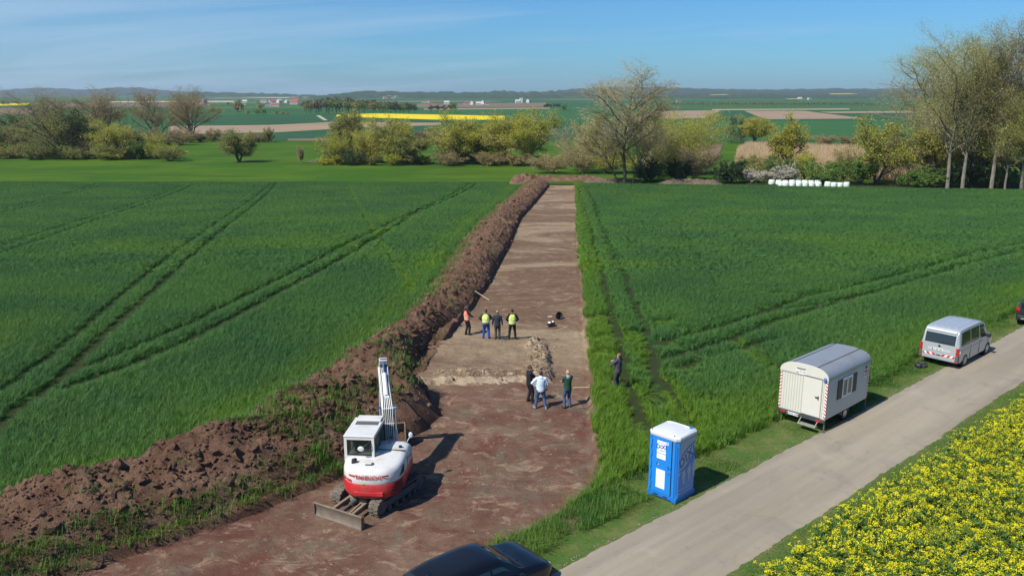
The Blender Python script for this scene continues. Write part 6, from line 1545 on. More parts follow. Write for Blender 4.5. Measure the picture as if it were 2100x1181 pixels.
# ---------------------------------------------------------------- site hut on wheels
def site_hut():
    # local x runs across the door end (left to right), local y away along the hut
    c = Vector((13.45, 33.8, 0.02)); e = empty('site_trailer', (c.x, c.y, c.z), R_(-47))
    tag(e, 'cream site hut on wheels with a rounded grey roof and red white corner strips', 'site trailer')
    # rebuild the axes so that +Y follows the road
    CR = plain('cream_sheet', (.56, .545, .475), .5, 0, .04, 2, .4, 0, (.45, .43, .36), .25); RG = plain('zinc_roof', (.31, .325, .34), .38, .35, .08, 2, .5, 0, (.24, .24, .24), .5)
    W, L, z0, z1, zr = 1.04, 1.90, .58, 2.30, 2.72
    def corr(a, b, n, depth=.022):
        ts = []
        for k in range(n):
            t0 = k / n; ts += [(t0, 0), (t0 + .62 / n, 0), (t0 + .70 / n, -depth), (t0 + .92 / n, -depth)]
        ts.append((1, 0)); return [(a + (b - a) * t, d) for t, d in ts]
    body = MB()
    for sx in (1, -1):
        P = corr(-L, L, 34); body.add([(sx * (W + d), y, z0) for y, d in P] + [(sx * (W + d), y, z1) for y, d in P], [(i, i + 1, len(P) + i + 1, len(P) + i) for i in range(len(P) - 1)])
    for sy in (1, -1):
        P = corr(-W, W, 18); body.add([(x, sy * (L + d), z0) for x, d in P] + [(x, sy * (L + d), z1) for x, d in P], [(i, i + 1, len(P) + i + 1, len(P) + i) for i in range(len(P) - 1)])
    body.box(-W + .02, W - .02, -L + .02, L - .02, z0 - .03, z0 + .02)
    b = body.build('wall', CR, e)
    arc = [((W + .03) * math.cos(a) ** 1 * (1), z1 - .06 + (zr - z1 + .06) * math.sin(a) ** .85) for a in np.linspace(0, math.pi, 29)]
    arc = [((W + .03) * math.copysign(abs(math.cos(a)) ** .72, math.cos(a)), z1 - .06 + (zr - z1 + .06) * abs(math.sin(a)) ** .86) for a in np.linspace(0, math.pi, 33)]
    mb = MB(); arc_in = [(x * .97, z - .03) for x, z in arc]
    mb.prism(arc + arc_in[::-1], 'y', -L + .03, L + .03); rf = mb.build('roof', RG, e, smooth_=True, angle=30)
    for k in (12, 20):
        mb = MB(); mb.bar((arc[k][0], -L + .02, arc[k][1] + .008), (arc[k][0], L + .03, arc[k][1] + .008), .035, .022); mb.build('roof_seam', M_GREY, rf)
    for sy in (1, -1):
        mb = MB(); mb.prism([(W + .03, z1 - .06), (-W - .03, z1 - .06)] + [(x, z) for x, z in arc[::-1]][0:0] + arc[::-1][1:-1][::-1][::-1], 'y', sy * L - .035, sy * L + .035)
        mb.build('gable', CR, e, bevel=.008)
    # door
    mb = MB(); mb.box(.00, .80, -L - .035, -L - .006, z0 + .03, z1 - .08); dr = mb.build('door', plain('cream_door', (.58, .565, .50), .45, 0, .03), e, bevel=.006)
    mb = MB(); mb.box(-.03, .0, -L - .024, -L - .004, z0, z1 - .05); mb.box(.80, .83, -L - .024, -L - .004, z0, z1 - .05); mb.box(-.03, .83, -L - .024, -L - .004, z1 - .08, z1 - .05); mb.build('door_frame', plain('seam_grey', (.34, .33, .29), .6), dr)
    mb = MB(); mb.box(.68, .72, -L - .055, -L - .034, 1.36, 1.52); mb.bar((.70, -L - .075, 1.47), (.57, -L - .075, 1.47), .03, .03); mb.bar((.70, -L - .03, 1.47), (.70, -L - .08, 1.47), .03, .03); mb.build('handle', M_BLACK, dr)
    mb = MB(); mb.box(.0, .82, -L - .05, -L - .03, z1 - .045, z1 - .02); mb.build('rain_strip', M_GREY, b)
    # red and white strips on the corners
    RED = plain('marking_red', (.50, .008, .014), .4); WHT = plain('marking_white', (.70, .70, .68), .4)
    for sx in (1, -1):
        for sy in (1, -1):
            mb = MB(); n = 11
            for face in (0, 1):
                for k in range(n):
                    za = z0 + .02 + (z1 - z0 - .1) * k / n; zb = z0 + .02 + (z1 - z0 - .1) * (k + 1) / n; zm = za * .58 + zb * .42; q = .07
                    def pt(u, z): return (sx * (W + .008) - sx * u * (face == 0), sy * (L + .008) - sy * u * (face == 1), z) if True else None
                    mb.mat(1); mb.add([pt(0, za), pt(.085, za + q), pt(.085, zm + q), pt(0, zm)], [(0, 1, 2, 3)])
                    mb.mat(0); mb.add([pt(0, zm), pt(.085, zm + q), pt(.085, zb + q), pt(0, zb)], [(0, 1, 2, 3)])
            mb.build('corner_strip', [WHT, RED], e)
    # window with shutters on the road side
    fr = MB(); xw = W + .012
    for ya, yb, za, zb in ((-.62, -.53, 1.25, 2.02), (.19, .28, 1.25, 2.02), (-.21, -.12, 1.25, 2.02), (-.62, .28, 1.20, 1.29), (-.62, .28, 1.96, 2.05)): fr.box(xw - .02, xw + .03, ya, yb, za, zb)
    wd = fr.build('window', plain('window_white', (.72, .72, .70), .4), e, bevel=.005)
    mb = MB(); mb.box(xw - .015, xw + .008, -.58, .24, 1.26, 2.0); mb.build('pane', M_GLASS, wd)
    for ya, yb in ((-1.02, -.63), (.29, .68)):
        mb = MB(); mb.box(xw - .01, xw + .022, ya, yb, 1.22, 2.04); mb.build('shutter', plain('dark_shutter', (.030, .032, .030), .5), wd, bevel=.006)
    # signs
    M = plane_M((.10, -L - .037, 2.50), (1, 0, 0), (0, 0, 1))
    text_mesh('lettering', 'RASANT', .10, M_INK, e, plane_M((-.12, -L - .038, 2.49), (1, 0, 0), (0, 0, 1)), .002, 0, .003)
    mb = MB(); mb.box(-.36, .12, -L - .042, -L - .036, 2.28, 2.42); sg = mb.build('sign', WHT, e)
    mb = MB(); mb.box(-.34, -.24, -L - .045, -L - .041, 2.31, 2.35); mb.box(-.20, -.09, -L - .045, -L - .041, 2.36, 2.385); mb.box(-.06, .09, -L - .045, -L - .041, 2.355, 2.38); mb.build('sign_print', M_INK, sg)
    mb = MB(); mb.box(xw - .004, xw + .006, L - .52, L - .20, 1.62, 2.18); sg = mb.build('sign', WHT, e)
    mb = MB(); mb.box(xw + .006, xw + .010, L - .46, L - .26, 2.0, 2.14); mb.build('sign_print', M_INK, sg)
    mb = MB(); mb.box(xw + .006, xw + .010, L - .47, L - .25, 1.80, 1.95); mb.box(xw + .006, xw + .010, L - .47, L - .25, 1.68, 1.74); mb.build('sign_mark', RED, sg)
    mb = MB(); mb.ell((W - .10, -L - .06, z1 - .02), (.075, .05, .10), 12, 8); mb.build('outlet_box', plain('blue_plastic', (.05, .16, .42), .4), e, smooth_=True)
    # chassis
    mb = MB(); mb.box(-W, W, -L - .06, -L + .02, .42, .54); mb.box(-.5, -.4, -L, L + .9, .42, .52); mb.box(.4, .5, -L, L + .9, .42, .52); mb.box(-W + .05, W - .05, L - .08, L, .42, .54)
    ch = mb.build('chassis', plain('dark_frame', (.05, .055, .065), .5, .2), e, bevel=.01)
    for sx in (1, -1):
        mb = MB(); mb.box(sx * .78 - .10, sx * .78 + .10, -L - .085, -L - .055, .43, .52); mb.build('tail_lamp', M_TAIL, ch, bevel=.01)
    plate(ch, plane_M((-.34, -L - .065, .475), (1, 0, 0), (0, 0, 1)), 'UN RL 1208')
    mb = MB(); mb.box(.02, .80, -L - .36, -L - .10, .24, .27); mb.bar((.05, -L - .05, .45), (.05, -L - .30, .26), .03, .04); mb.bar((.77, -L - .05, .45), (.77, -L - .30, .26), .03, .04); mb.build('step', plain('zinc_step', (.34, .33, .30), .5, .4), e, bevel=.006)
    for sx in (1, -1):
        for sy in (1, -1):
            mb = MB(); mb.bar((sx * (W - .03), sy * (L - .04), .55), (sx * (W - .03), sy * (L - .04), .02), .05, .05, (0, 1, 0)); mb.box(sx * (W - .03) - .07, sx * (W - .03) + .07, sy * (L - .04) - .07, sy * (L - .04) + .07, 0, .025); mb.build('support_leg', M_GREY, e)
    for sx in (1, -1):
        mb = MB(); r = .28; x = sx * (W - .10); mb.tube([(x - sx * .18, .12, r), (x - sx * .02, .12, r), (x, .12, r)], [r, r, r * .93], 24); w_ = mb.build('wheel', M_TYRE, e, smooth_=True, angle=40)
        mb = MB(); mb.cyl((x - sx * .04, .12, r), (x + sx * .006, .12, r), r * .6, 20); mb.build('rim', M_RIM, w_)
        mb = MB(); mb.tube([(x - sx * .09, .12 + .33 * math.cos(a), r + .33 * math.sin(a)) for a in np.linspace(.1, math.pi - .1, 9)], .09, 6); mb.build('mudguard', M_GREY, e)
    mb = MB(); mb.bar((0, L, .47), (0, L + 1.3, .47), .09, .09); mb.tube([(0, L + 1.1, .45), (0, L + 1.1, 0.05)], .035, 8); mb.box(-.45, .45, .85, 1.0, .25, .34); mb.build('drawbar', plain('zinc_step', (.34, .33, .30), .5, .4), e)
    return e
hut = site_hut()
# ---------------------------------------------------------------- portable toilet
def toilet():
    e = empty('portable_toilet', (5.53, 26.52, .02), R_(-44.5)); e.scale = (1.05, 1.05, 1.07); tag(e, 'blue portable toilet cabin with a white roof standing on the verge', 'portable toilet')
    BL = plain('toilet_blue', (.016, .205, .62), .38, 0, .05, 2, .5, .15); BD = plain('toilet_blue_deep', (.012, .15, .50), .4); WH = plain('toilet_white', (.56, .58, .60), .4, 0, .04)
    PW = plain('poster_white', (.74, .76, .78), .4); NB = plain('logo_blue', (.02, .085, .34), .4); LG = plain('print_grey', (.45, .47, .50), .5); SK = plain('side_print', (.33, .41, .47), .45, 0, .05)
    w, d, H = .56, .56, 2.10; c = .10
    ol = [(-w + c, -d), (w - c, -d), (w, -d + c), (w, d - c), (w - c, d), (-w + c, d), (-w, d - c), (-w, -d + c)]
    mb = MB(); mb.prism(ol, 'z', .12, H); b = mb.build('cabin', BL, e, bevel=.012)
    mb = MB(); mb.box(-w, w, -d - .005, d + .005, .04, .16); mb.box(-w, -w + .2, -d, d, .0, .05); mb.box(w - .2, w, -d, d, 0, .05); mb.build('base', BD, e, bevel=.015)
    for xa in (-.30, .06):
        mb = MB(); mb.box(xa, xa + .17, -d - .010, -d, .085, .125); mb.build('fork_slot', M_BLACK, b)
    # white roof cap, chamfered, gently domed
    def ring(k, z): return [(x * k, y * k, z) for x, y in ol]
    mb = MB(); mb.loft([ring(1.035, H - .01), ring(1.05, H + .02), ring(1.045, H + .085), ring(.985, H + .12), ring(.80, H + .15), ring(.45, H + .175), ring(.1, H + .185)]); rf = mb.build('roof', WH, e, smooth_=True, angle=28)
    mb = MB(); mb.tube([(w * .9 * math.cos(t) , d * .62 + .0 * t, H + .125 + .06 * math.sin(t)) for t in np.linspace(.25, math.pi - .25, 9)], .018, 6); mb.build('roof_rib', WH, rf)
    for x, y in ((-.49, -.49), (.38, -.52), (-.40, .50)):
        mb = MB(); mb.cyl((x, y, H + .10), (x, y, H + .165), .022, 8, .012); mb.build('lifting_lug', M_GREY, rf)
    mb = MB(); mb.cyl((.42, .36, H + .09), (.42, .36, H + .20), .055, 14); mb.build('vent_pipe', BL, rf)
    # door leaf, hinge rail, grooves
    mb = MB(); mb.box(-.40, .33, -d - .020, -d - .002, .19, H - .04); dr = mb.build('door', BL, e, bevel=.008)
    mb = MB(); mb.box(-.50, -.44, -d - .032, -d + .02, .16, H - .02)
    for k in range(5): mb.box(-.455, -.405, -d - .040, -d - .015, .30 + .36 * k, .52 + .36 * k)
    mb.build('hinge_rail', BL, dr, bevel=.008)
    mb = MB(); mb.box(.335, .36, -d - .006, -d + .01, .19, H - .04); mb.build('door_gap', M_BLACK, b)
    mb = MB(); mb.box(.375, .47, -d - .018, -d, .16, H - .03); mb.build('latch_post', BL, b, bevel=.008)
    n_ = Vector((1, -1, 0)).normalized()
    mb = MB(); a = Vector((w - c * .5, -d + c * .5, 0)) + n_ * .004; mb.bar(a + Vector((0, 0, .30)), a + Vector((0, 0, 1.9)), .03, .012, n_); mb.build('corner_groove', BD, b)
    mb = MB(); mb.box(-.21, -.13, -d - .028, -d - .018, 1.13, 1.20); mb.build('coin_slot', M_BLACK, dr); MB().box(-.165, -.13, -d - .032, -d - .027, 1.14, 1.19).build('slot_plate', WH, dr)
    mb = MB(); mb.box(.20, .25, -d - .050, -d - .018, 1.10, 1.22); mb.box(.25, .34, -d - .040, -d - .018, 1.13, 1.17); mb.box(.19, .31, -d - .026, -d - .018, .90, .98); mb.build('door_latch', BD, dr, bevel=.006)
    y = -d - .021
    def panel(x0, x1, z0, z1, mt, nm, par, out=0.0): m_ = MB(); m_.box(x0, x1, y - .003 - out, y - out, z0, z1); return m_.build(nm, mt, par)
    ps = panel(-.22, .12, 1.36, 1.97, PW, 'poster', dr)
    text_mesh('logo', 'DiXi', .185, NB, ps, plane_M((-.05, y - .006, 1.77), (1, 0, .10), (-.10, 0, 1)), .002, .0, .006, space=1.12)
    mb = MB()
    for sg, zc in ((1, 1.80), (-1, 1.745)):
        P = [(x, y - .006, zc + sg * .115 * math.sqrt(max(0, 1 - ((x + .05) / .185) ** 2)) + .06 * (x + .05)) for x in np.linspace(-.215, .115, 14)]; mb.tube(P, .005, 5)
    mb.build('logo_swoosh', NB, ps); panel(-.22, .12, 1.545, 1.56, NB, 'poster_line', ps, .003)
    mb = MB()
    for z in (1.62, 1.655): mb.box(-.12, .02, y - .006, y - .003, z, z + .012)
    mb.build('poster_print', LG, ps)
    nt_ = panel(-.22, .12, .36, 1.0, PW, 'notice', dr); mb = MB()
    for k, (a0, b0) in enumerate([(-.10, 0), (-.09, -.01), (-.10, 0), (-.15, .04), (-.15, .04), (-.15, .04), (-.15, .04), (-.15, .05), (-.19, .08)]):
        z = .93 - .045 * k - (.02 if k > 2 else 0); mb.box(a0, b0, y - .006, y - .003, z, z + .010)
    mb.build('notice_print', LG, nt_)
    panel(.13, .215, 1.895, 1.985, PW, 'pictogram', dr); mb = MB(); mb.box(.15, .165, y - .007, y - .003, 1.915, 1.96); mb.box(.175, .195, y - .007, y - .003, 1.92, 1.955); mb.box(.155, .185, y - .007, y - .003, 1.955, 1.97); mb.build('pictogram_mark', NB, dr)
    # printed right-hand side
    X = w + .003
    def side(pts, mt, nm, par, out=0.0):
        m_ = MB(); m_.add([(X + out, a, z) for a, z in pts], [tuple(range(len(pts)))]); return m_.build(nm, mt, par)
    side([(-d + c + .02, 1.02), (-d + c + .02, H - .05), (d - .12, H - .05), (d - .12, 1.62), (.1, 1.30), (-.2, 1.10)], SK, 'side_panel', b)
    sp_x = X + .003
    text_mesh('side_logo', 'DiXi', .44, NB, b, plane_M((sp_x, -.015, 1.45), (0, 1, .42), (0, -.42, 1)), .002, 0, .012, space=1.15)
    mb = MB()
    for sg in (1, -1):
        P = [(sp_x + .001, yy, 1.45 + .42 * yy + sg * .27 * math.sqrt(max(0, 1 - (yy / .62) ** 2)) + sg * .02) for yy in np.linspace(-.44, .44, 15)]; mb.tube(P, .011, 5)
    mb.build('side_swoosh', NB, b)
    mb = MB()
    for yy, dz in ((-.40, .0),): mb.bar((sp_x, -.45, 1.00), (sp_x, .40, 1.38), .035, .004, (1, 0, 0)); mb.bar((sp_x, -.45, .93), (sp_x, -.20, 1.05), .03, .004, (1, 0, 0))
    mb.bar((sp_x, -.45, .30), (sp_x, .34, .30), .03, .004, (1, 0, 0)); mb.bar((sp_x, -.40, .42), (sp_x, .26, .42), .03, .004, (1, 0, 0)); mb.build('side_lines', SK, b)
    def figure(y0, z0, woman):
        m_ = MB(); m_.ell((sp_x, y0, z0 + .60), (.004, .042, .052), 12, 8)
        if woman: body = [(-.08, .52), (.08, .52), (.10, .34), (.06, .26), (.035, .0), (-.005, .10), (-.03, .0), (-.075, .26), (-.10, .30)]
        else: body = [(-.09, .52), (.09, .52), (.10, .28), (.055, .28), (.05, 0), (.01, .0), (.0, .24), (-.015, .0), (-.055, 0), (-.055, .30), (-.10, .30)]
        m_.add([(sp_x, y0 + a, z0 + b_) for a, b_ in body], [tuple(range(len(body)))]); m_.build('figure_print', SK, b)
    figure(-.17, .50, True); figure(.13, .56, False); figure(.42, .60, True)
    return e
toilet()
# ================================================================== PEOPLE
SKIN = plain('skin', (.42, .235, .165), .55, 0, .08, 12, .35)
def cloth(name, col, var=.18): return plain('cloth_' + name, col, .9, 0, var, 9, .15, 0, None, 0, .25)
def remeshed(mb, name, mat, parent, voxel, smooth_it=6):
    """fuse overlapping limbs into one continuous skin"""
    me = mb.mesh(name, mat); o = bpy.data.objects.new(name, me); COL.objects.link(o)
    m = o.modifiers.new('fuse', 'REMESH'); m.mode = 'VOXEL'; m.voxel_size = voxel; m.use_smooth_shade = True
    s = o.modifiers.new('relax', 'SMOOTH'); s.iterations = smooth_it; s.factor = .5
    dg = bpy.context.evaluated_depsgraph_get(); me2 = bpy.data.meshes.new_from_object(o.evaluated_get(dg)); me2.name = name
    bpy.data.objects.remove(o); me2.materials.clear(); me2.materials.append(mat)
    return link_mesh(name, me2, parent)
def elbow(S_, H_, l1, l2, hint):
    d = H_ - S_; L = min(d.length, (l1 + l2) * .995); d = d.normalized(); a = (l1 * l1 - l2 * l2 + L * L) / (2 * L); h = math.sqrt(max(0, l1 * l1 - a * a))
    n = (Vector(hint) - d * Vector(hint).dot(d)).normalized(); return S_ + d * a + n * h, S_ + d * L
def person(loc, face_az, label, h=1.78, girth=1.0, feet=((-.13, 0), (.13, .04)), hands=((-.27, .02, .86), (.27, .02, .86)), hints=((-1, -.5, 0), (1, -.5, 0)), head_turn=0.0, head_tilt=0.0,
           top=None, sleeves='long', trousers=None, shoes=None, hair=None, bald=False, vest=None, collar=None, stripes=True, group='people standing in the trench', toe=(.25, .25), pockets=None, cap=None):
    s = h / 1.78; e = empty('person', loc, -R_(face_az)); e.scale = (s, s, s); tag(e, label, 'person', group)
    g = girth; V3 = Vector
    sh = [V3((-.185 * (g * .5 + .5), 0, 1.435)), V3((.185 * (g * .5 + .5), 0, 1.435))]
    hip = [V3((-.095, 0, .93)), V3((.095, 0, .93))]
    ank = [V3((feet[i][0], feet[i][1], .085)) for i in (0, 1)]; knee = []
    for i in (0, 1): k, _ = elbow(hip[i], ank[i], .44, .43, (0, 1, 0)); knee.append(k)
    el, hd = [], []
    for i in (0, 1):
        q, w_ = elbow(sh[i], V3(hands[i]), .30, .26, hints[i]); el.append(q); hd.append(w_)
    def ring(z, a, b, yc=0.0, n=20): return [(a * math.cos(t), yc + b * math.sin(t), z) for t in np.linspace(0, 2 * math.pi, n, endpoint=False)]
    def torso(mb, o_, z_lo=.86, z_hi=1.53):
        prof = [(.86, .155, .115), (.93, .165 * (.4 + .6 * g), .122 * g), (1.05, .150 * g, .112 * g), (1.22, .160 * (.3 + .7 * g), .122 * g), (1.38, .180 * (.5 + .5 * g), .118 * (.5 + .5 * g)), (1.455, .165, .088), (1.50, .085, .068), (1.53, .062, .06)]
        mb.loft([ring(z, a + o_, b + o_, .01) for z, a, b in prof if z_lo - 1e-6 <= z <= z_hi + 1e-6])
    Hm = Matrix.Translation((0, .02, 1.52)) @ Matrix.Rotation(-R_(head_turn), 4, 'Z') @ Matrix.Rotation(-R_(head_tilt), 4, 'X')
    # ---- the body: one continuous surface, head, trunk, limbs and fingers
    mb = MB(); torso(mb, 0.0)
    for i in (0, 1):
        mb.tube([hip[i], hip[i].lerp(knee[i], .4), knee[i], knee[i].lerp(ank[i], .35), ank[i]], [.088 * g, .078 * g, .056, .055, .038], 12)
        sg = -1 if i == 0 else 1; t_ = R_(20) * sg
        f0 = ank[i] + V3((0, -.05, -.045)); f1 = ank[i] + V3((math.sin(t_) * .17, math.cos(t_) * .17, -.055)); mb.tube([f0, f0.lerp(f1, .5), f1], [.040, .042, .028], 10)
        mb.tube([V3((sg * .10, 0, 1.46)), sh[i], sh[i].lerp(el[i], .5), el[i], el[i].lerp(hd[i], .4), hd[i]], [.062, .060, .050, .040, .040, .027], 12)
        d = (hd[i] - el[i]).normalized(); side = d.cross(V3((0, 0, 1)))
        side = side.normalized() if side.length > .2 else V3((0, 1, 0)); nrm = side.cross(d)
        palm = hd[i] + d * .085; mb.tube([hd[i], hd[i] + d * .045, palm], [.026, .036, .034], 10)
        for k, (o_, L) in enumerate(((-.030, .070), (-.010, .082), (.010, .078), (.028, .060))):
            b0 = palm + side * o_; mb.tube([b0 - d * .02, b0 + d * L * .5 + nrm * -.006, b0 + d * L * .9 - nrm * .024], [.0105, .0095, .008], 7)
        th = hd[i] + d * .03 + side * (-.034); mb.tube([th, th + d * .03 - side * .022, th + d * .062 - side * .028 - nrm * .012], [.014, .012, .009], 7)
    mb.tube([(0, .005, 1.45), (0, .015, 1.55), Hm @ V3((0, 0, .05))], [.062, .056, .055], 12)
    mb.ell(Hm @ V3((0, .0, .155)), (.078, .098, .112), 16, 12, Hm.to_3x3()); mb.ell(Hm @ V3((0, .035, .085)), (.055, .062, .060), 12, 8, Hm.to_3x3())
    mb.tube([Hm @ V3((0, .092, .165)), Hm @ V3((0, .118, .118)), Hm @ V3((0, .098, .108))], [.011, .017, .012], 8)
    for sg in (-1, 1): mb.ell(Hm @ V3((sg * .080, -.005, .140)), (.012, .022, .034), 8, 6, Hm.to_3x3())
    remeshed(mb, 'body', SKIN, e, .0085, 3)
    mb = MB()
    for sg in (-1, 1): mb.ell(Hm @ V3((sg * .032, .089, .160)), (.012, .009, .008), 8, 6)
    mb.build('eyes', M_INK, e); mb = MB(); mb.ell(Hm @ V3((0, .096, .078)), (.024, .008, .006), 10, 6); mb.build('mouth', plain('lip', (.30, .11, .09), .5), e)
    # ---- clothes
    mb = MB(); mb.loft([ring(z, a, b, .01) for z, a, b in ((.80, .13, .10), (.88, .168, .128 * (g * .5 + .5)), (.96, .172 * (.4 + .6 * g), .130 * g), (1.02, .160 * g, .122 * g))])
    for i in (0, 1):
        lo = ank[i] + V3((0, 0, -.035)); mb.tube([hip[i] + V3((0, 0, .0)), hip[i].lerp(knee[i], .4), knee[i], knee[i].lerp(ank[i], .4), lo], [.105 * g, .096 * g, .077, .074, .066], 14)
    remeshed(mb, 'trousers', trousers, e, .013, 5)
    mb = MB()
    for i in (0, 1):
        sg = -1 if i == 0 else 1; t_ = R_(20) * sg; f0 = ank[i] + V3((0, -.06, -.038)); f1 = ank[i] + V3((math.sin(t_) * .18, math.cos(t_) * .18, -.048))
        mb.tube([f0, f0.lerp(f1, .35), f0.lerp(f1, .8), f1 + (f1 - f0) * .08], [.043, .048, .044, .022], 10); mb.tube([ank[i] + V3((0, -.01, .05)), ank[i] + V3((0, -.01, -.04))], .050, 10)
    remeshed(mb, 'shoes', shoes or M_INK, e, .013, 2)
    mb = MB(); torso(mb, .024, .86); mb.loft([ring(z, a + .022, b + .02, .01) for z, a, b in ((.84, .158 * (.4 + .6 * g), .12 * g), (.95, .165 * (.4 + .6 * g), .125 * g), (1.05, .155 * g, .118 * g))])
    for i in (0, 1):
        sg = -1 if i == 0 else 1
        if sleeves == 'long': mb.tube([V3((sg * .09, 0, 1.45)), sh[i], sh[i].lerp(el[i], .5), el[i], el[i].lerp(hd[i], .5), hd[i] + (hd[i] - el[i]).normalized() * -.005], [.08, .082, .070, .060, .056, .045], 12)
        else: mb.tube([V3((sg * .09, 0, 1.45)), sh[i], sh[i].lerp(el[i], .7)], [.08, .080, .070], 12)
    mb.tube([(0, .0, 1.48), (0, .01, 1.545)], [.085, .070], 12)
    remeshed(mb, 'jacket', top, e, .014, 4)
    if collar is not None:
        mb = MB(); mb.tube([(0, .0, 1.50), (0, .015, 1.565)], [.095, .080], 14); mb.ell((0, -.075, 1.47), (.11, .05, .07), 12, 8); remeshed(mb, 'hood', collar, e, .012, 3)
    if vest is not None:
        mb = MB(); prof = [(.93, .190, .150), (1.05, .178 * g, .142 * g), (1.22, .185 * (.3 + .7 * g), .150 * g), (1.36, .196 * (.5 + .5 * g), .145 * (.5 + .5 * g)), (1.44, .180, .118), (1.495, .125, .092)]
        mb.loft([ring(z, a + .012, b + .008, .01, 28) for z, a, b in prof]); v = remeshed(mb, 'safety_vest', vest, e, .013, 2)
        if stripes:
            mb = MB(); SV = plain('reflective_tape', (.62, .64, .62), .35, .2)
            for z in (1.02, 1.15):
                a, b = .193 * (.3 + .7 * g) + .014, .154 * g + .013; mb.loft([ring(z, a, b, .01, 28), ring(z + .05, a, b, .01, 28)])
            for sg in (-1, 1):
                for yy in (-1, 1): mb.bar((sg * .085, .01 + yy * (.158 * g + .004), 1.2), (sg * .085, .01 + yy * .118, 1.46), .045, .012, (0, yy, 0))
            mb.build('tape', SV, v)
    if hair is not None:
        mb = MB(); off = -.018 if not bald else -.03
        mb.ell(Hm @ V3((0, off, .172 if not bald else .150)), (.086, .098, .108 if not bald else .075), 16, 10, Hm.to_3x3())
        o = remeshed(mb, 'hair', hair, e, .010, 1)
        if bald:       # a fringe of hair round the back, the crown bare
            bm = bmesh.new(); bm.from_mesh(o.data); inv = Hm.inverted()
            bmesh.ops.delete(bm, geom=[f for f in bm.faces if (inv @ f.calc_center_median()).z > .185], context='FACES'); bm.to_mesh(o.data); bm.free()
    if cap is not None:
        mb = MB(); mb.ell(Hm @ V3((0, -.005, .19)), (.088, .104, .085), 16, 10, Hm.to_3x3()); mb.box(-.07, .07, .06, .16, .185, .197, Hm); remeshed(mb, 'cap', cap, e, .010, 1)
    return e
YEL = plain('vest_yellow', (.62, .80, .06), .7, 0, .08); ORG = plain('vest_orange', (.85, .16, .05), .7, 0, .08)
BLK = cloth('black', (.020, .021, .026)); NAVY = cloth('navy', (.032, .036, .052)); OLV_ = cloth('olive', (.060, .060, .045)); BLUE = cloth('work_blue', (.022, .065, .33)); JEAN = cloth('jeans', (.055, .10, .20), .3)
LBL = cloth('pale_blue', (.55, .66, .76), .08); GRN = cloth('dark_green', (.022, .068, .045)); PUR = cloth('purple_grey', (.070, .062, .085)); GRY = cloth('grey', (.28, .29, .28)); DKG = cloth('dark_grey', (.055, .056, .062), .3)
HD = plain('dark_hair', (.022, .016, .012), .7); HB = plain('brown_hair', (.075, .045, .028), .7); HG = plain('grey_hair', (.30, .27, .24), .7); HR = plain('reddish_hair', (.10, .045, .028), .7)
def stand(x, y): return (x, y, floor_z(x, y) + .005)
person(stand(-2.67, 47.35), 62, 'person in an orange safety vest and black trousers reading a sheet beside the earth bank', 1.76, 1.02, feet=((-.10, -.05), (.10, .10)), hands=((-.14, .34, 1.12), (.14, .34, 1.12)), head_tilt=-18, top=BLK, trousers=BLK, hair=HR, vest=ORG)
person(stand(-1.50, 46.05), 12, 'person in a yellow safety vest and bright blue work trousers', 1.76, 1.16, feet=((-.17, .02), (.17, .0)), hands=((-.26, .14, 1.05), (.12, .26, 1.12)), hints=((-1, -.4, .1), (1, -.5, 0)), head_turn=20, top=DKG, trousers=BLUE, hair=HB, vest=YEL)
person(stand(-.84, 45.9), 5, 'balding person in a dark navy jacket and dark trousers seen from behind', 1.72, 1.05, feet=((-.11, .0), (.11, .0)), hands=((-.30, .05, .84), (.30, .05, .84)), top=NAVY, trousers=OLV_, hair=HB, bald=True)
person(stand(.02, 46.05), -4, 'dark haired person in a yellow safety vest with black sleeves and black trousers', 1.82, 1.0, feet=((-.19, .0), (.19, .05)), hands=((-.20, .20, 1.02), (.20, .20, 1.02)), hints=((-1, -.6, 0), (1, -.6, 0)), top=BLK, trousers=BLK, hair=HD, vest=YEL)
person(stand(.80, 36.15), 70, 'person all in black work clothes with folded arms beside the pale blue sweater', 1.80, 1.04, feet=((-.12, -.03), (.12, .08)), hands=((.10, .26, 1.20), (-.10, .26, 1.22)), hints=((-1, .2, -.6), (1, .2, -.6)), top=BLK, trousers=BLK, hair=HB)
person(stand(1.30, 35.45), -6, 'person in a pale blue sweater and jeans standing with one hand on the hip', 1.78, 1.14, feet=((-.23, .06), (.22, -.05)), hands=((-.22, .06, 1.05), (.30, .12, .92)), hints=((-1, -.1, .25), (1, -.4, 0)), top=LBL, trousers=JEAN, hair=HD, shoes=plain('pale_shoe', (.35, .34, .33), .7), collar=LBL)
person(stand(2.52, 35.5), -22, 'grey haired person in a dark green jacket with grey hood and jeans', 1.80, 1.0, feet=((-.14, .0), (.15, .03)), hands=((.10, .26, 1.22), (-.08, .27, 1.20)), hints=((-1, .1, -.6), (1, .1, -.6)), head_turn=-25, top=GRN, trousers=JEAN, hair=HG, bald=True, collar=GRY)
person((4.98, 36.95, T(5, 37)), -48, 'person in a purple grey sweater holding a phone, standing in the green crop', 1.82, 1.02, feet=((-.12, .0), (.12, .03)), hands=((-.10, .30, 1.30), (.06, .30, 1.32)), hints=((-1, .1, -.7), (1, .1, -.7)), head_tilt=-22, top=PUR, trousers=DKG, hair=HR, group=None)
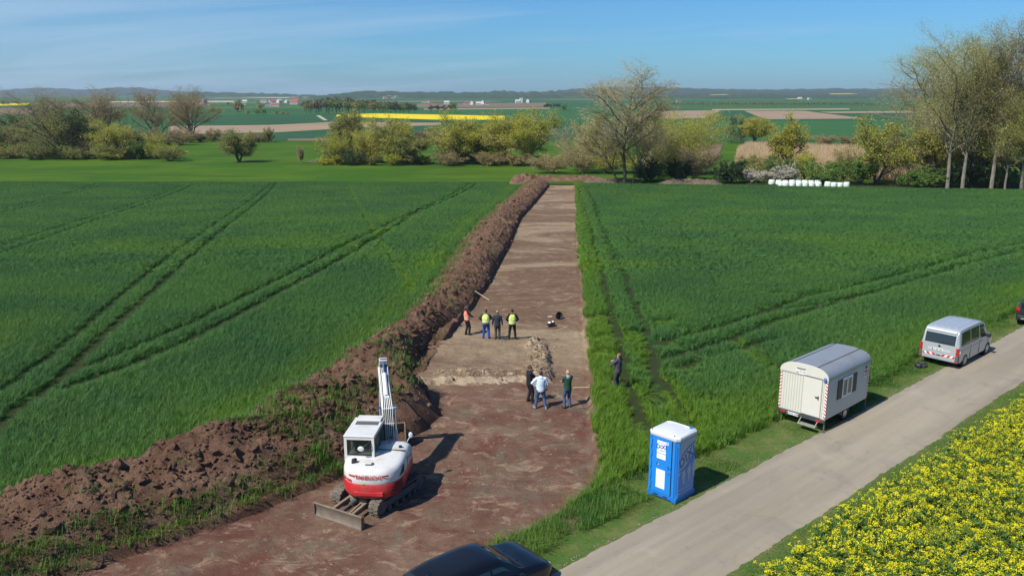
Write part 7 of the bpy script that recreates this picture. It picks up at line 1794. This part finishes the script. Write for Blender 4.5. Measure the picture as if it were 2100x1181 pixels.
# ================================================================== BALES, HOUSES, SMALL THINGS
# wrapped silage bales
def bale_mesh(seed):
    r = np.random.default_rng(seed); nu, nv = 30, 15; V = []
    prof = [(0, 0), (.42, .0), (.56, .02), (.61, .10), (.625, .30), (.63, .55), (.62, .80), (.605, .95), (.55, 1.04), (.42, 1.07), (.2, 1.075), (0, 1.075)]
    P = resample(np.array(prof), nv)
    for a, z_ in P:
        for k in range(nu):
            t = 2 * math.pi * k / nu; w_ = 1 + .022 * math.sin(3 * t + z_ * 5 + seed) + .012 * math.sin(11 * t - 7 * z_) + .01 * r.normal()
            V.append((a * w_ * math.cos(t), a * w_ * math.sin(t), z_ + .008 * r.normal() * (a > .1)))
    F = [(i * nu + k, i * nu + (k + 1) % nu, (i + 1) * nu + (k + 1) % nu, (i + 1) * nu + k) for i in range(nv - 1) for k in range(nu)]
    g = bpy.data.materials.get('bale_film')
    if g is None:
        q = N('bale_film'); v = q.noise(2.5, 5, .6, q.pos((1, 1, 5), True)); g = q.done(q.bsdf(q.mixc(v, (.58, .66, .58), (.74, .78, .72)), .28, 0, .5, q.bump(v, .3, .03)))
    me = np_mesh('wrapped_bale', np.array(V), np.array(F), g, None, True); return me
BM = [bale_mesh(k) for k in range(3)]; br = random.Random(9)
def bale(px, py, lab):
    p = at(px, py); o = link_mesh('wrapped_bale', BM[br.randrange(3)], None, (p.x, p.y, p.z - .03), (br.uniform(-.03, .03), br.uniform(-.03, .03), br.uniform(0, 6.28)))
    o.scale = (.98 + br.uniform(-.04, .04),) * 2 + (br.uniform(.92, 1.03),); tag(o, lab, 'hay bale', 'white wrapped bales at the field edge')
bale(1582, 378.6, 'white wrapped bale standing apart at the left end of the rows')
bale(1596.5, 379, 'leftmost white wrapped bale of the back row')
for k, x in enumerate((1610, 1624, 1637, 1650, 1663, 1676.3)): bale(x, 379.6, ['second', 'third', 'fourth', 'fifth', 'sixth', 'seventh and last'][k] + ' white wrapped bale from the left in the back row')
for k, x in enumerate((1601, 1611, 1624.2, 1637.6, 1651, 1664.4, 1677.8)): bale(x, [382, 383.2, 383.4, 383.4, 383.5, 383.5, 383.4][k], ['first', 'second', 'third', 'fourth', 'fifth', 'sixth', 'seventh and last'][k] + ' white wrapped bale from the left in the front row')
for k, x in enumerate((1697, 1709.7, 1722.3, 1735.6)): bale(x, [383.4, 384.4, 384.4, 383.6][k], ['leftmost', 'second', 'third', 'rightmost'][k] + ' of the four loose white bales right of the rows')

# brushwood and earth heaps at the far end of the strip
def heap(name, pts, h, w, mat, seed, label, cat):
    A = resample(np.array([at(*p)[:2] for p in pts]), 60); d = np.gradient(A, axis=0); d /= np.linalg.norm(d, axis=1)[:, None]; nrm = np.stack([-d[:, 1], d[:, 0]], 1)
    q = np.linspace(-1, 1, 26); t = np.linspace(0, 1, 60)[:, None]
    X = A[:, 0:1] + nrm[:, 0:1] * q * w; Y = A[:, 1:2] + nrm[:, 1:2] * q * w
    hh = h * np.maximum(0, 1 - q[None] ** 2) ** .7 * np.minimum(1, np.sin(np.pi * np.clip(t, .0, 1)) * 2.2) * (1 + .5 * fbm(X * .4, Y * .4, 3, seed)) + .25 * np.abs(fbm(X * 1.3, Y * 1.3, 3, seed + 1)) * (1 - np.abs(q[None]))
    hh = hh * (1 + .9 * fbm(X * .8, Y * .8, 4, seed + 2))
    o = link_mesh(name, np_mesh(name, np.stack([X.ravel(), Y.ravel(), (terrain(X, Y) - .06 + hh).ravel()], 1), grid_faces(60, 26), mat, None, True)); tag(o, label, cat); return o
gh = N('brushwood'); nn = gh.noise(3, 6, .75); gh = gh.done(gh.bsdf(gh.mixc(gh.ramp(nn, .35, .65), (.085, .065, .045), (.17, .13, .09)), .95, 0, .1, gh.bump(nn, .8, .12)))
heap('earth_heap', [(1085, 371), (1180, 369), (1245, 369)], 0.7, 2.6, MATS['clod'], 3, 'low brown heap of earth across the far end of the trench', 'earth heap')
heap('earth_heap', [(1062, 382), (1085, 373), (1120, 371)], 1.3, 2.6, MATS['clod'], 5, 'brown earth heap bending round the far left end of the trench', 'earth heap')
heap('brush_heap', [(1195, 376), (1260, 374), (1320, 375)], .8, 2.2, gh, 7, 'greyish heap of brushwood under the tall bare tree', 'brush heap')
heap('brush_heap', [(1350, 377), (1420, 376), (1480, 379)], .8, 2.4, gh, 9, 'long greyish heap of brushwood right of the tall bare tree', 'brush heap')
# broken branches lying in the meadow
r = np.random.default_rng(8); mb = MB(); c = at(672, 335)
for k in range(26):
    a = r.uniform(0, 3.14); L = r.uniform(.8, 3.2); p = Vector((r.normal(0, 2.6), r.normal(0, .8), r.uniform(.05, .9))); d = Vector((math.cos(a), math.sin(a) * .5, r.uniform(-.1, .25))) * L / 2
    mb.tube([p - d, p + Vector((0, 0, r.uniform(-.1, .1))), p + d], [r.uniform(.05, .12), .07, .03], 6)
o = mb.build('branch_pile', BK_GREY, None, (c.x, c.y, c.z)); tag(o, 'pile of pale broken branches left of the middle willows', 'branch pile')

# far houses
HW = [plain('house_white', (.52, .51, .48), .7), plain('house_cream', (.58, .52, .40), .7), plain('house_pink', (.50, .36, .30), .7)]; HRF = [plain('roof_red', (.28, .085, .055), .7), plain('roof_brown', (.15, .085, .065), .7), plain('roof_grey', (.16, .165, .18), .7), plain('roof_pale', (.48, .48, .48), .6)]
def house(px, py, w, hgt, d, wm_, rm, label, group, rz=0.0, flat=False):
    p = at(px, py); k = (p.y) / FPX; W, H, D = w * k, hgt * k, d * k
    e = empty('house', (p.x, p.y, p.z - .3), rz); tag(e, label, 'house', group)
    h1 = H * (.62 if not flat else .9)
    mb = MB(); mb.box(-W / 2, W / 2, -D / 2, D / 2, 0, h1); mb.prism([(-D / 2, h1), (D / 2, h1), (0, H - .15)], 'x', -W / 2 + .02, W / 2 - .02); wl = mb.build('wall', HW[wm_], e)
    mb = MB(); o_ = .35
    mb.prism([(-D / 2 - o_, h1 - .25), (0, H), (D / 2 + o_, h1 - .25), (D / 2 + o_, h1 - .05), (0, H + .22), (-D / 2 - o_, h1 - .05)], 'x', -W / 2 - o_, W / 2 + o_); rf = mb.build('roof', HRF[rm], e)
    if W > 8 and not flat:
        MB().box(-W * .22, -W * .22 + .5, .3, .8, H - 1.2, H + .9).build('chimney', HRF[1], rf)
    n = max(2, int(W / 2.6))
    for i in range(n):
        x = -W / 2 + W * (i + .5) / n; MB().box(x - .5, x + .5, -D / 2 - .03, -D / 2 - .002, h1 * .40, h1 * .40 + 1.3).build('window', M_GLASS, wl)
    return e
VA, VB, VC, VD = 'houses of the village left of the wood', 'farms beyond the yellow field', 'houses at the foot of the wooded hill', 'houses on the skyline at the left'
for a in [(502, 211.5, 9, 6, 5, 0, 3, 'pale shed at the left end of the village left of the wood', VA, .2), (541, 211, 12, 6, 6, 0, 2, 'long white house with a grey roof in the village left of the wood', VA, .1), (561, 213, 10, 8, 7, 0, 0, 'white house with a red roof in the middle of the village left of the wood', VA, .4),
          (573, 211.5, 11, 8, 7, 0, 3, 'white gabled barn in the village left of the wood', VA, 1.2), (588, 211.5, 8, 7, 6, 0, 3, 'small white gabled house next to the red roofed farm', VA, 1.3), (603, 215, 16, 11, 8, 2, 0, 'biggest red roofed farmhouse just left of the wood', VA, .1), (609, 211, 10, 9, 6, 2, 0, 'red roofed barn behind the biggest farmhouse', VA, .5),
          (563, 219, 20, 6, 8, 0, 0, 'long low red roofed house in front of the village', VA, .08), (549, 220, 9, 5, 5, 0, 2, 'low white annex left of the long low house', VA, .3), (556, 210, 8, 6, 5, 2, 1, 'brown roofed house behind the village centre', VA, .7),
          (408, 214, 14, 8, 7, 0, 0, 'white house with red roof right of the tallest bare tree', VA, .2), (420, 213, 8, 11, 7, 2, 2, 'dark gabled barn right of the tallest bare tree', VA, .9),
          (916, 214.5, 10, 7, 6, 0, 3, 'pale barn half hidden by the clump of trees', VB, .2), (956, 215, 9, 6, 6, 2, 1, 'brown roofed shed left of the white gable', VB, .2), (968, 215.5, 9, 9, 7, 0, 2, 'white house with a steep gable beyond the yellow field', VB, 1.4), (981, 215.5, 9, 6, 5, 0, 3, 'low white shed right of the steep gable', VB, .1),
          (991, 214.5, 9, 9, 7, 0, 2, 'white two gabled house in the middle of the far farms', VB, 1.2), (999, 215.5, 7, 5, 5, 0, 1, 'small white annex at the right of the far farms', VB, .2), (1062, 212, 10, 7, 6, 0, 3, 'white shed beside the grey silos', VB, .3), (1084, 211, 9, 8, 7, 0, 2, 'white gabled house right of the grey silos', VB, 1.1),
          (872, 211, 14, 5, 6, 1, 1, 'long yellowish house at the foot of the hill', VC, .1), (884, 211, 10, 5, 5, 1, 0, 'yellowish house right of the long one at the foot of the hill', VC, .4), (773, 200, 8, 5, 5, 0, 2, 'single white house at the left foot of the hill', VC, .2), (790, 203, 8, 5, 5, 0, 0, 'white house with red roof left in the hill hamlet', VC, .5),
          (799, 201, 7, 5, 5, 0, 2, 'white house in the middle of the hill hamlet', VC, .9), (806, 202.5, 7, 5, 5, 0, 1, 'white house with brown roof in the hill hamlet', VC, .2), (813, 201.5, 7, 5, 5, 0, 2, 'last white house at the right of the hill hamlet', VC, .7),
          (15, 191, 6, 4, 5, 0, 2, 'tiny white house on the skyline nearest the left edge', VD, .2), (23, 190, 7, 4, 5, 1, 1, 'tiny cream house second on the left skyline', VD, .2), (35, 190.5, 7, 5, 5, 0, 2, 'tiny white house third on the left skyline', VD, .5), (141, 191.5, 9, 4, 5, 0, 2, 'white barn on the skyline between the bare trees', VD, .1), (149, 192.5, 6, 4, 5, 0, 3, 'small white barn right of the skyline barn', VD, .3),
          (1392, 211, 10, 5, 6, 2, 1, 'pinkish house at the end of the avenue right of the bare tree', None, .2), (1640, 204, 8, 4, 6, 0, 3, 'pale hall among the trees beyond the avenue', None, .2), (1660, 204.5, 8, 4, 6, 0, 2, 'pale house among the trees beyond the avenue', None, .4)]: house(*a)
for px in (1067, 1071):
    p = at(px, 211.5); k = p.y / FPX; mb = MB(); mb.tube([(0, 0, 0), (0, 0, 8 * k), (0, 0, 9.4 * k), (0, 0, 10 * k)], [1.7 * k, 1.7 * k, 1.2 * k, .1 * k], 16); o = mb.build('silo', HRF[3], None, (p.x, p.y, p.z)); tag(o, 'left one of the two grey silos at the far farm' if px == 1067 else 'right one of the two grey silos at the far farm', 'silo', 'grey silos')
# wind turbines far behind the wood
for k, (px, tp) in enumerate(((680, 181), (694, 184))):
    D = 8600; x = (px - 1050) / FPX * D / cp * 1.0; z1 = height_at(px, tp + 4, D); e = empty('wind_turbine', (x, D, 0), 0); tag(e, ['left white wind turbine on the horizon behind the wood', 'right white wind turbine on the horizon behind the wood'][k], 'wind turbine', 'wind turbines on the horizon')
    MB().tube([(0, 0, -20), (0, 0, z1)], [2.6, 1.5], 12).build('tower', HRF[3], e); MB().box(-2, 2, -5, 4, z1 - 1.5, z1 + 2).build('nacelle', HRF[3], e)
    for j in range(3):
        a = 2 * math.pi * j / 3 + .4 + k; d = Vector((math.sin(a), 0, math.cos(a))); MB().tube([Vector((0, -6, z1)) + d * 2, Vector((0, -6, z1)) + d * 12, Vector((0, -6, z1)) + d * 36], [1.0, 1.6, .3], 6).build('rotor_blade', HRF[3], e)

# things lying about
def on_floor(x, y): return (x, y, floor_z(x, y))
e = empty('equipment_case', on_floor(2.42, 49.35), .3); e.scale = (.72,) * 3; tag(e, 'dark equipment case with two pale caps on the trench floor', 'equipment case')
mb = MB(); mb.box(-.30, -.02, -.20, .20, .02, .36); mb.box(.03, .30, -.18, .22, .02, .40); mb.build('case', M_BLACK, e, bevel=.04); mb = MB(); mb.ell((-.17, -.02, .37), (.15, .17, .07), 14, 8); mb.ell((.17, .03, .41), (.10, .12, .08), 14, 8); mb.build('white_cap', plain('cap_white', (.72, .72, .72), .5), e, smooth_=True)
e = empty('rubber_bucket', on_floor(2.98, 51.2), .6); e.scale = (.75,) * 3; tag(e, 'black rubber bucket tipped over beside the right edge of the trench', 'bucket')
Mb = Matrix.Translation((0, 0, .24)) @ Matrix.Rotation(R_(62), 4, 'X')
mb = MB(); mb.tube([(0, 0, -.16), (0, 0, .16)], [.24, .34], 22, False); mb.tube([(0, 0, .16), (0, 0, -.13)], [.325, .22], 22, False); mb.cyl((0, 0, -.16), (0, 0, -.13), .235, 22); xf(mb, Mb); mb.build('tub', M_BLACK, e, smooth_=True, angle=40)
mb = MB(); mb.tube([(0, 0, .15), (0, 0, .18)], [.345, .345], 22); xf(mb, Mb)
mb = MB(); mb.tube([Mb @ Vector((.34 * math.cos(t), .0, .16 + .2 * math.sin(t))) for t in np.linspace(0, math.pi, 9)], .012, 6); mb.build('handle', M_BLACK, e)
mb = MB(); mb.box(-.16, .16, -.06, .06, .0, .012); o = mb.build('paper_sheet', plain('paper', (.75, .75, .73), .7), None, (2.45, 51.7, floor_z(2.45, 51.7) + .01), rot=(0, .06, .5)); tag(o, 'white sheet of paper lying left of the tipped bucket', 'paper')
e = empty('spade', on_floor(2.95, 48.3), .75); tag(e, 'digging tool with a pale wooden handle lying at the right edge of the trench', 'spade')
mb = MB(); mb.tube([(-.45, 0, .05), (.55, 0, .16)], .020, 8); mb.build('shaft', plain('ash_wood', (.50, .38, .22), .6), e); mb = MB(); mb.box(-.72, -.42, -.10, .10, .03, .05); mb.build('blade', M_STEEL, e, bevel=.01)
mb = MB(); mb.tube([(-.38, 0, .02), (.42, 0, .03)], .022, 8); o = mb.build('marker_stick', plain('ash_wood', (.50, .38, .22), .6), None, (3.35, 38.1, floor_z(3.35, 38.1) + .02), rot=(0, 0, .05)); tag(o, 'short pale marker stick lying between the green jacket and the crop', 'stick')
a0, a1 = at(974, 590, .45), at(1003, 612, -.2)
p0 = Vector((a0.x, a0.y, max(drop(BANK_Z, a0.x, a0.y, .3), T(a0.x, a0.y)) + .06)); p1 = Vector((a1.x, a1.y, drop(BANK_Z, a1.x, a1.y, drop(TRENCH_Z, a1.x, a1.y, -.3)) + .06))
mb = MB(); mb.tube([p0, p1], [.022, .030], 8); o = mb.build('wooden_pole', plain('ash_wood', (.50, .38, .22), .6)); tag(o, 'long pale wooden pole leaning on the foot of the earth bank', 'pole')
# shoulder bag behind the van
e = empty('bag', (20.85, 40.3, T(20.8, 40.3)), .5); tag(e, 'black bag lying in the grass behind the silver van', 'bag')
mb = MB(); mb.ell((0, 0, .14), (.36, .22, .15), 18, 10); mb.box(-.30, .30, -.17, .17, .0, .16); remeshed(mb, 'bag_body', M_BLACK, e, .02, 4)
mb = MB(); mb.tube([(-.25, .05, .20), (-.1, .12, .34), (.12, .12, .33), (.26, .05, .18)], .018, 6); mb.build('strap', M_BLACK, e); mb = MB(); mb.box(-.15, .15, -.24, -.20, .06, .18); mb.build('pocket', M_GREY, e, bevel=.01)
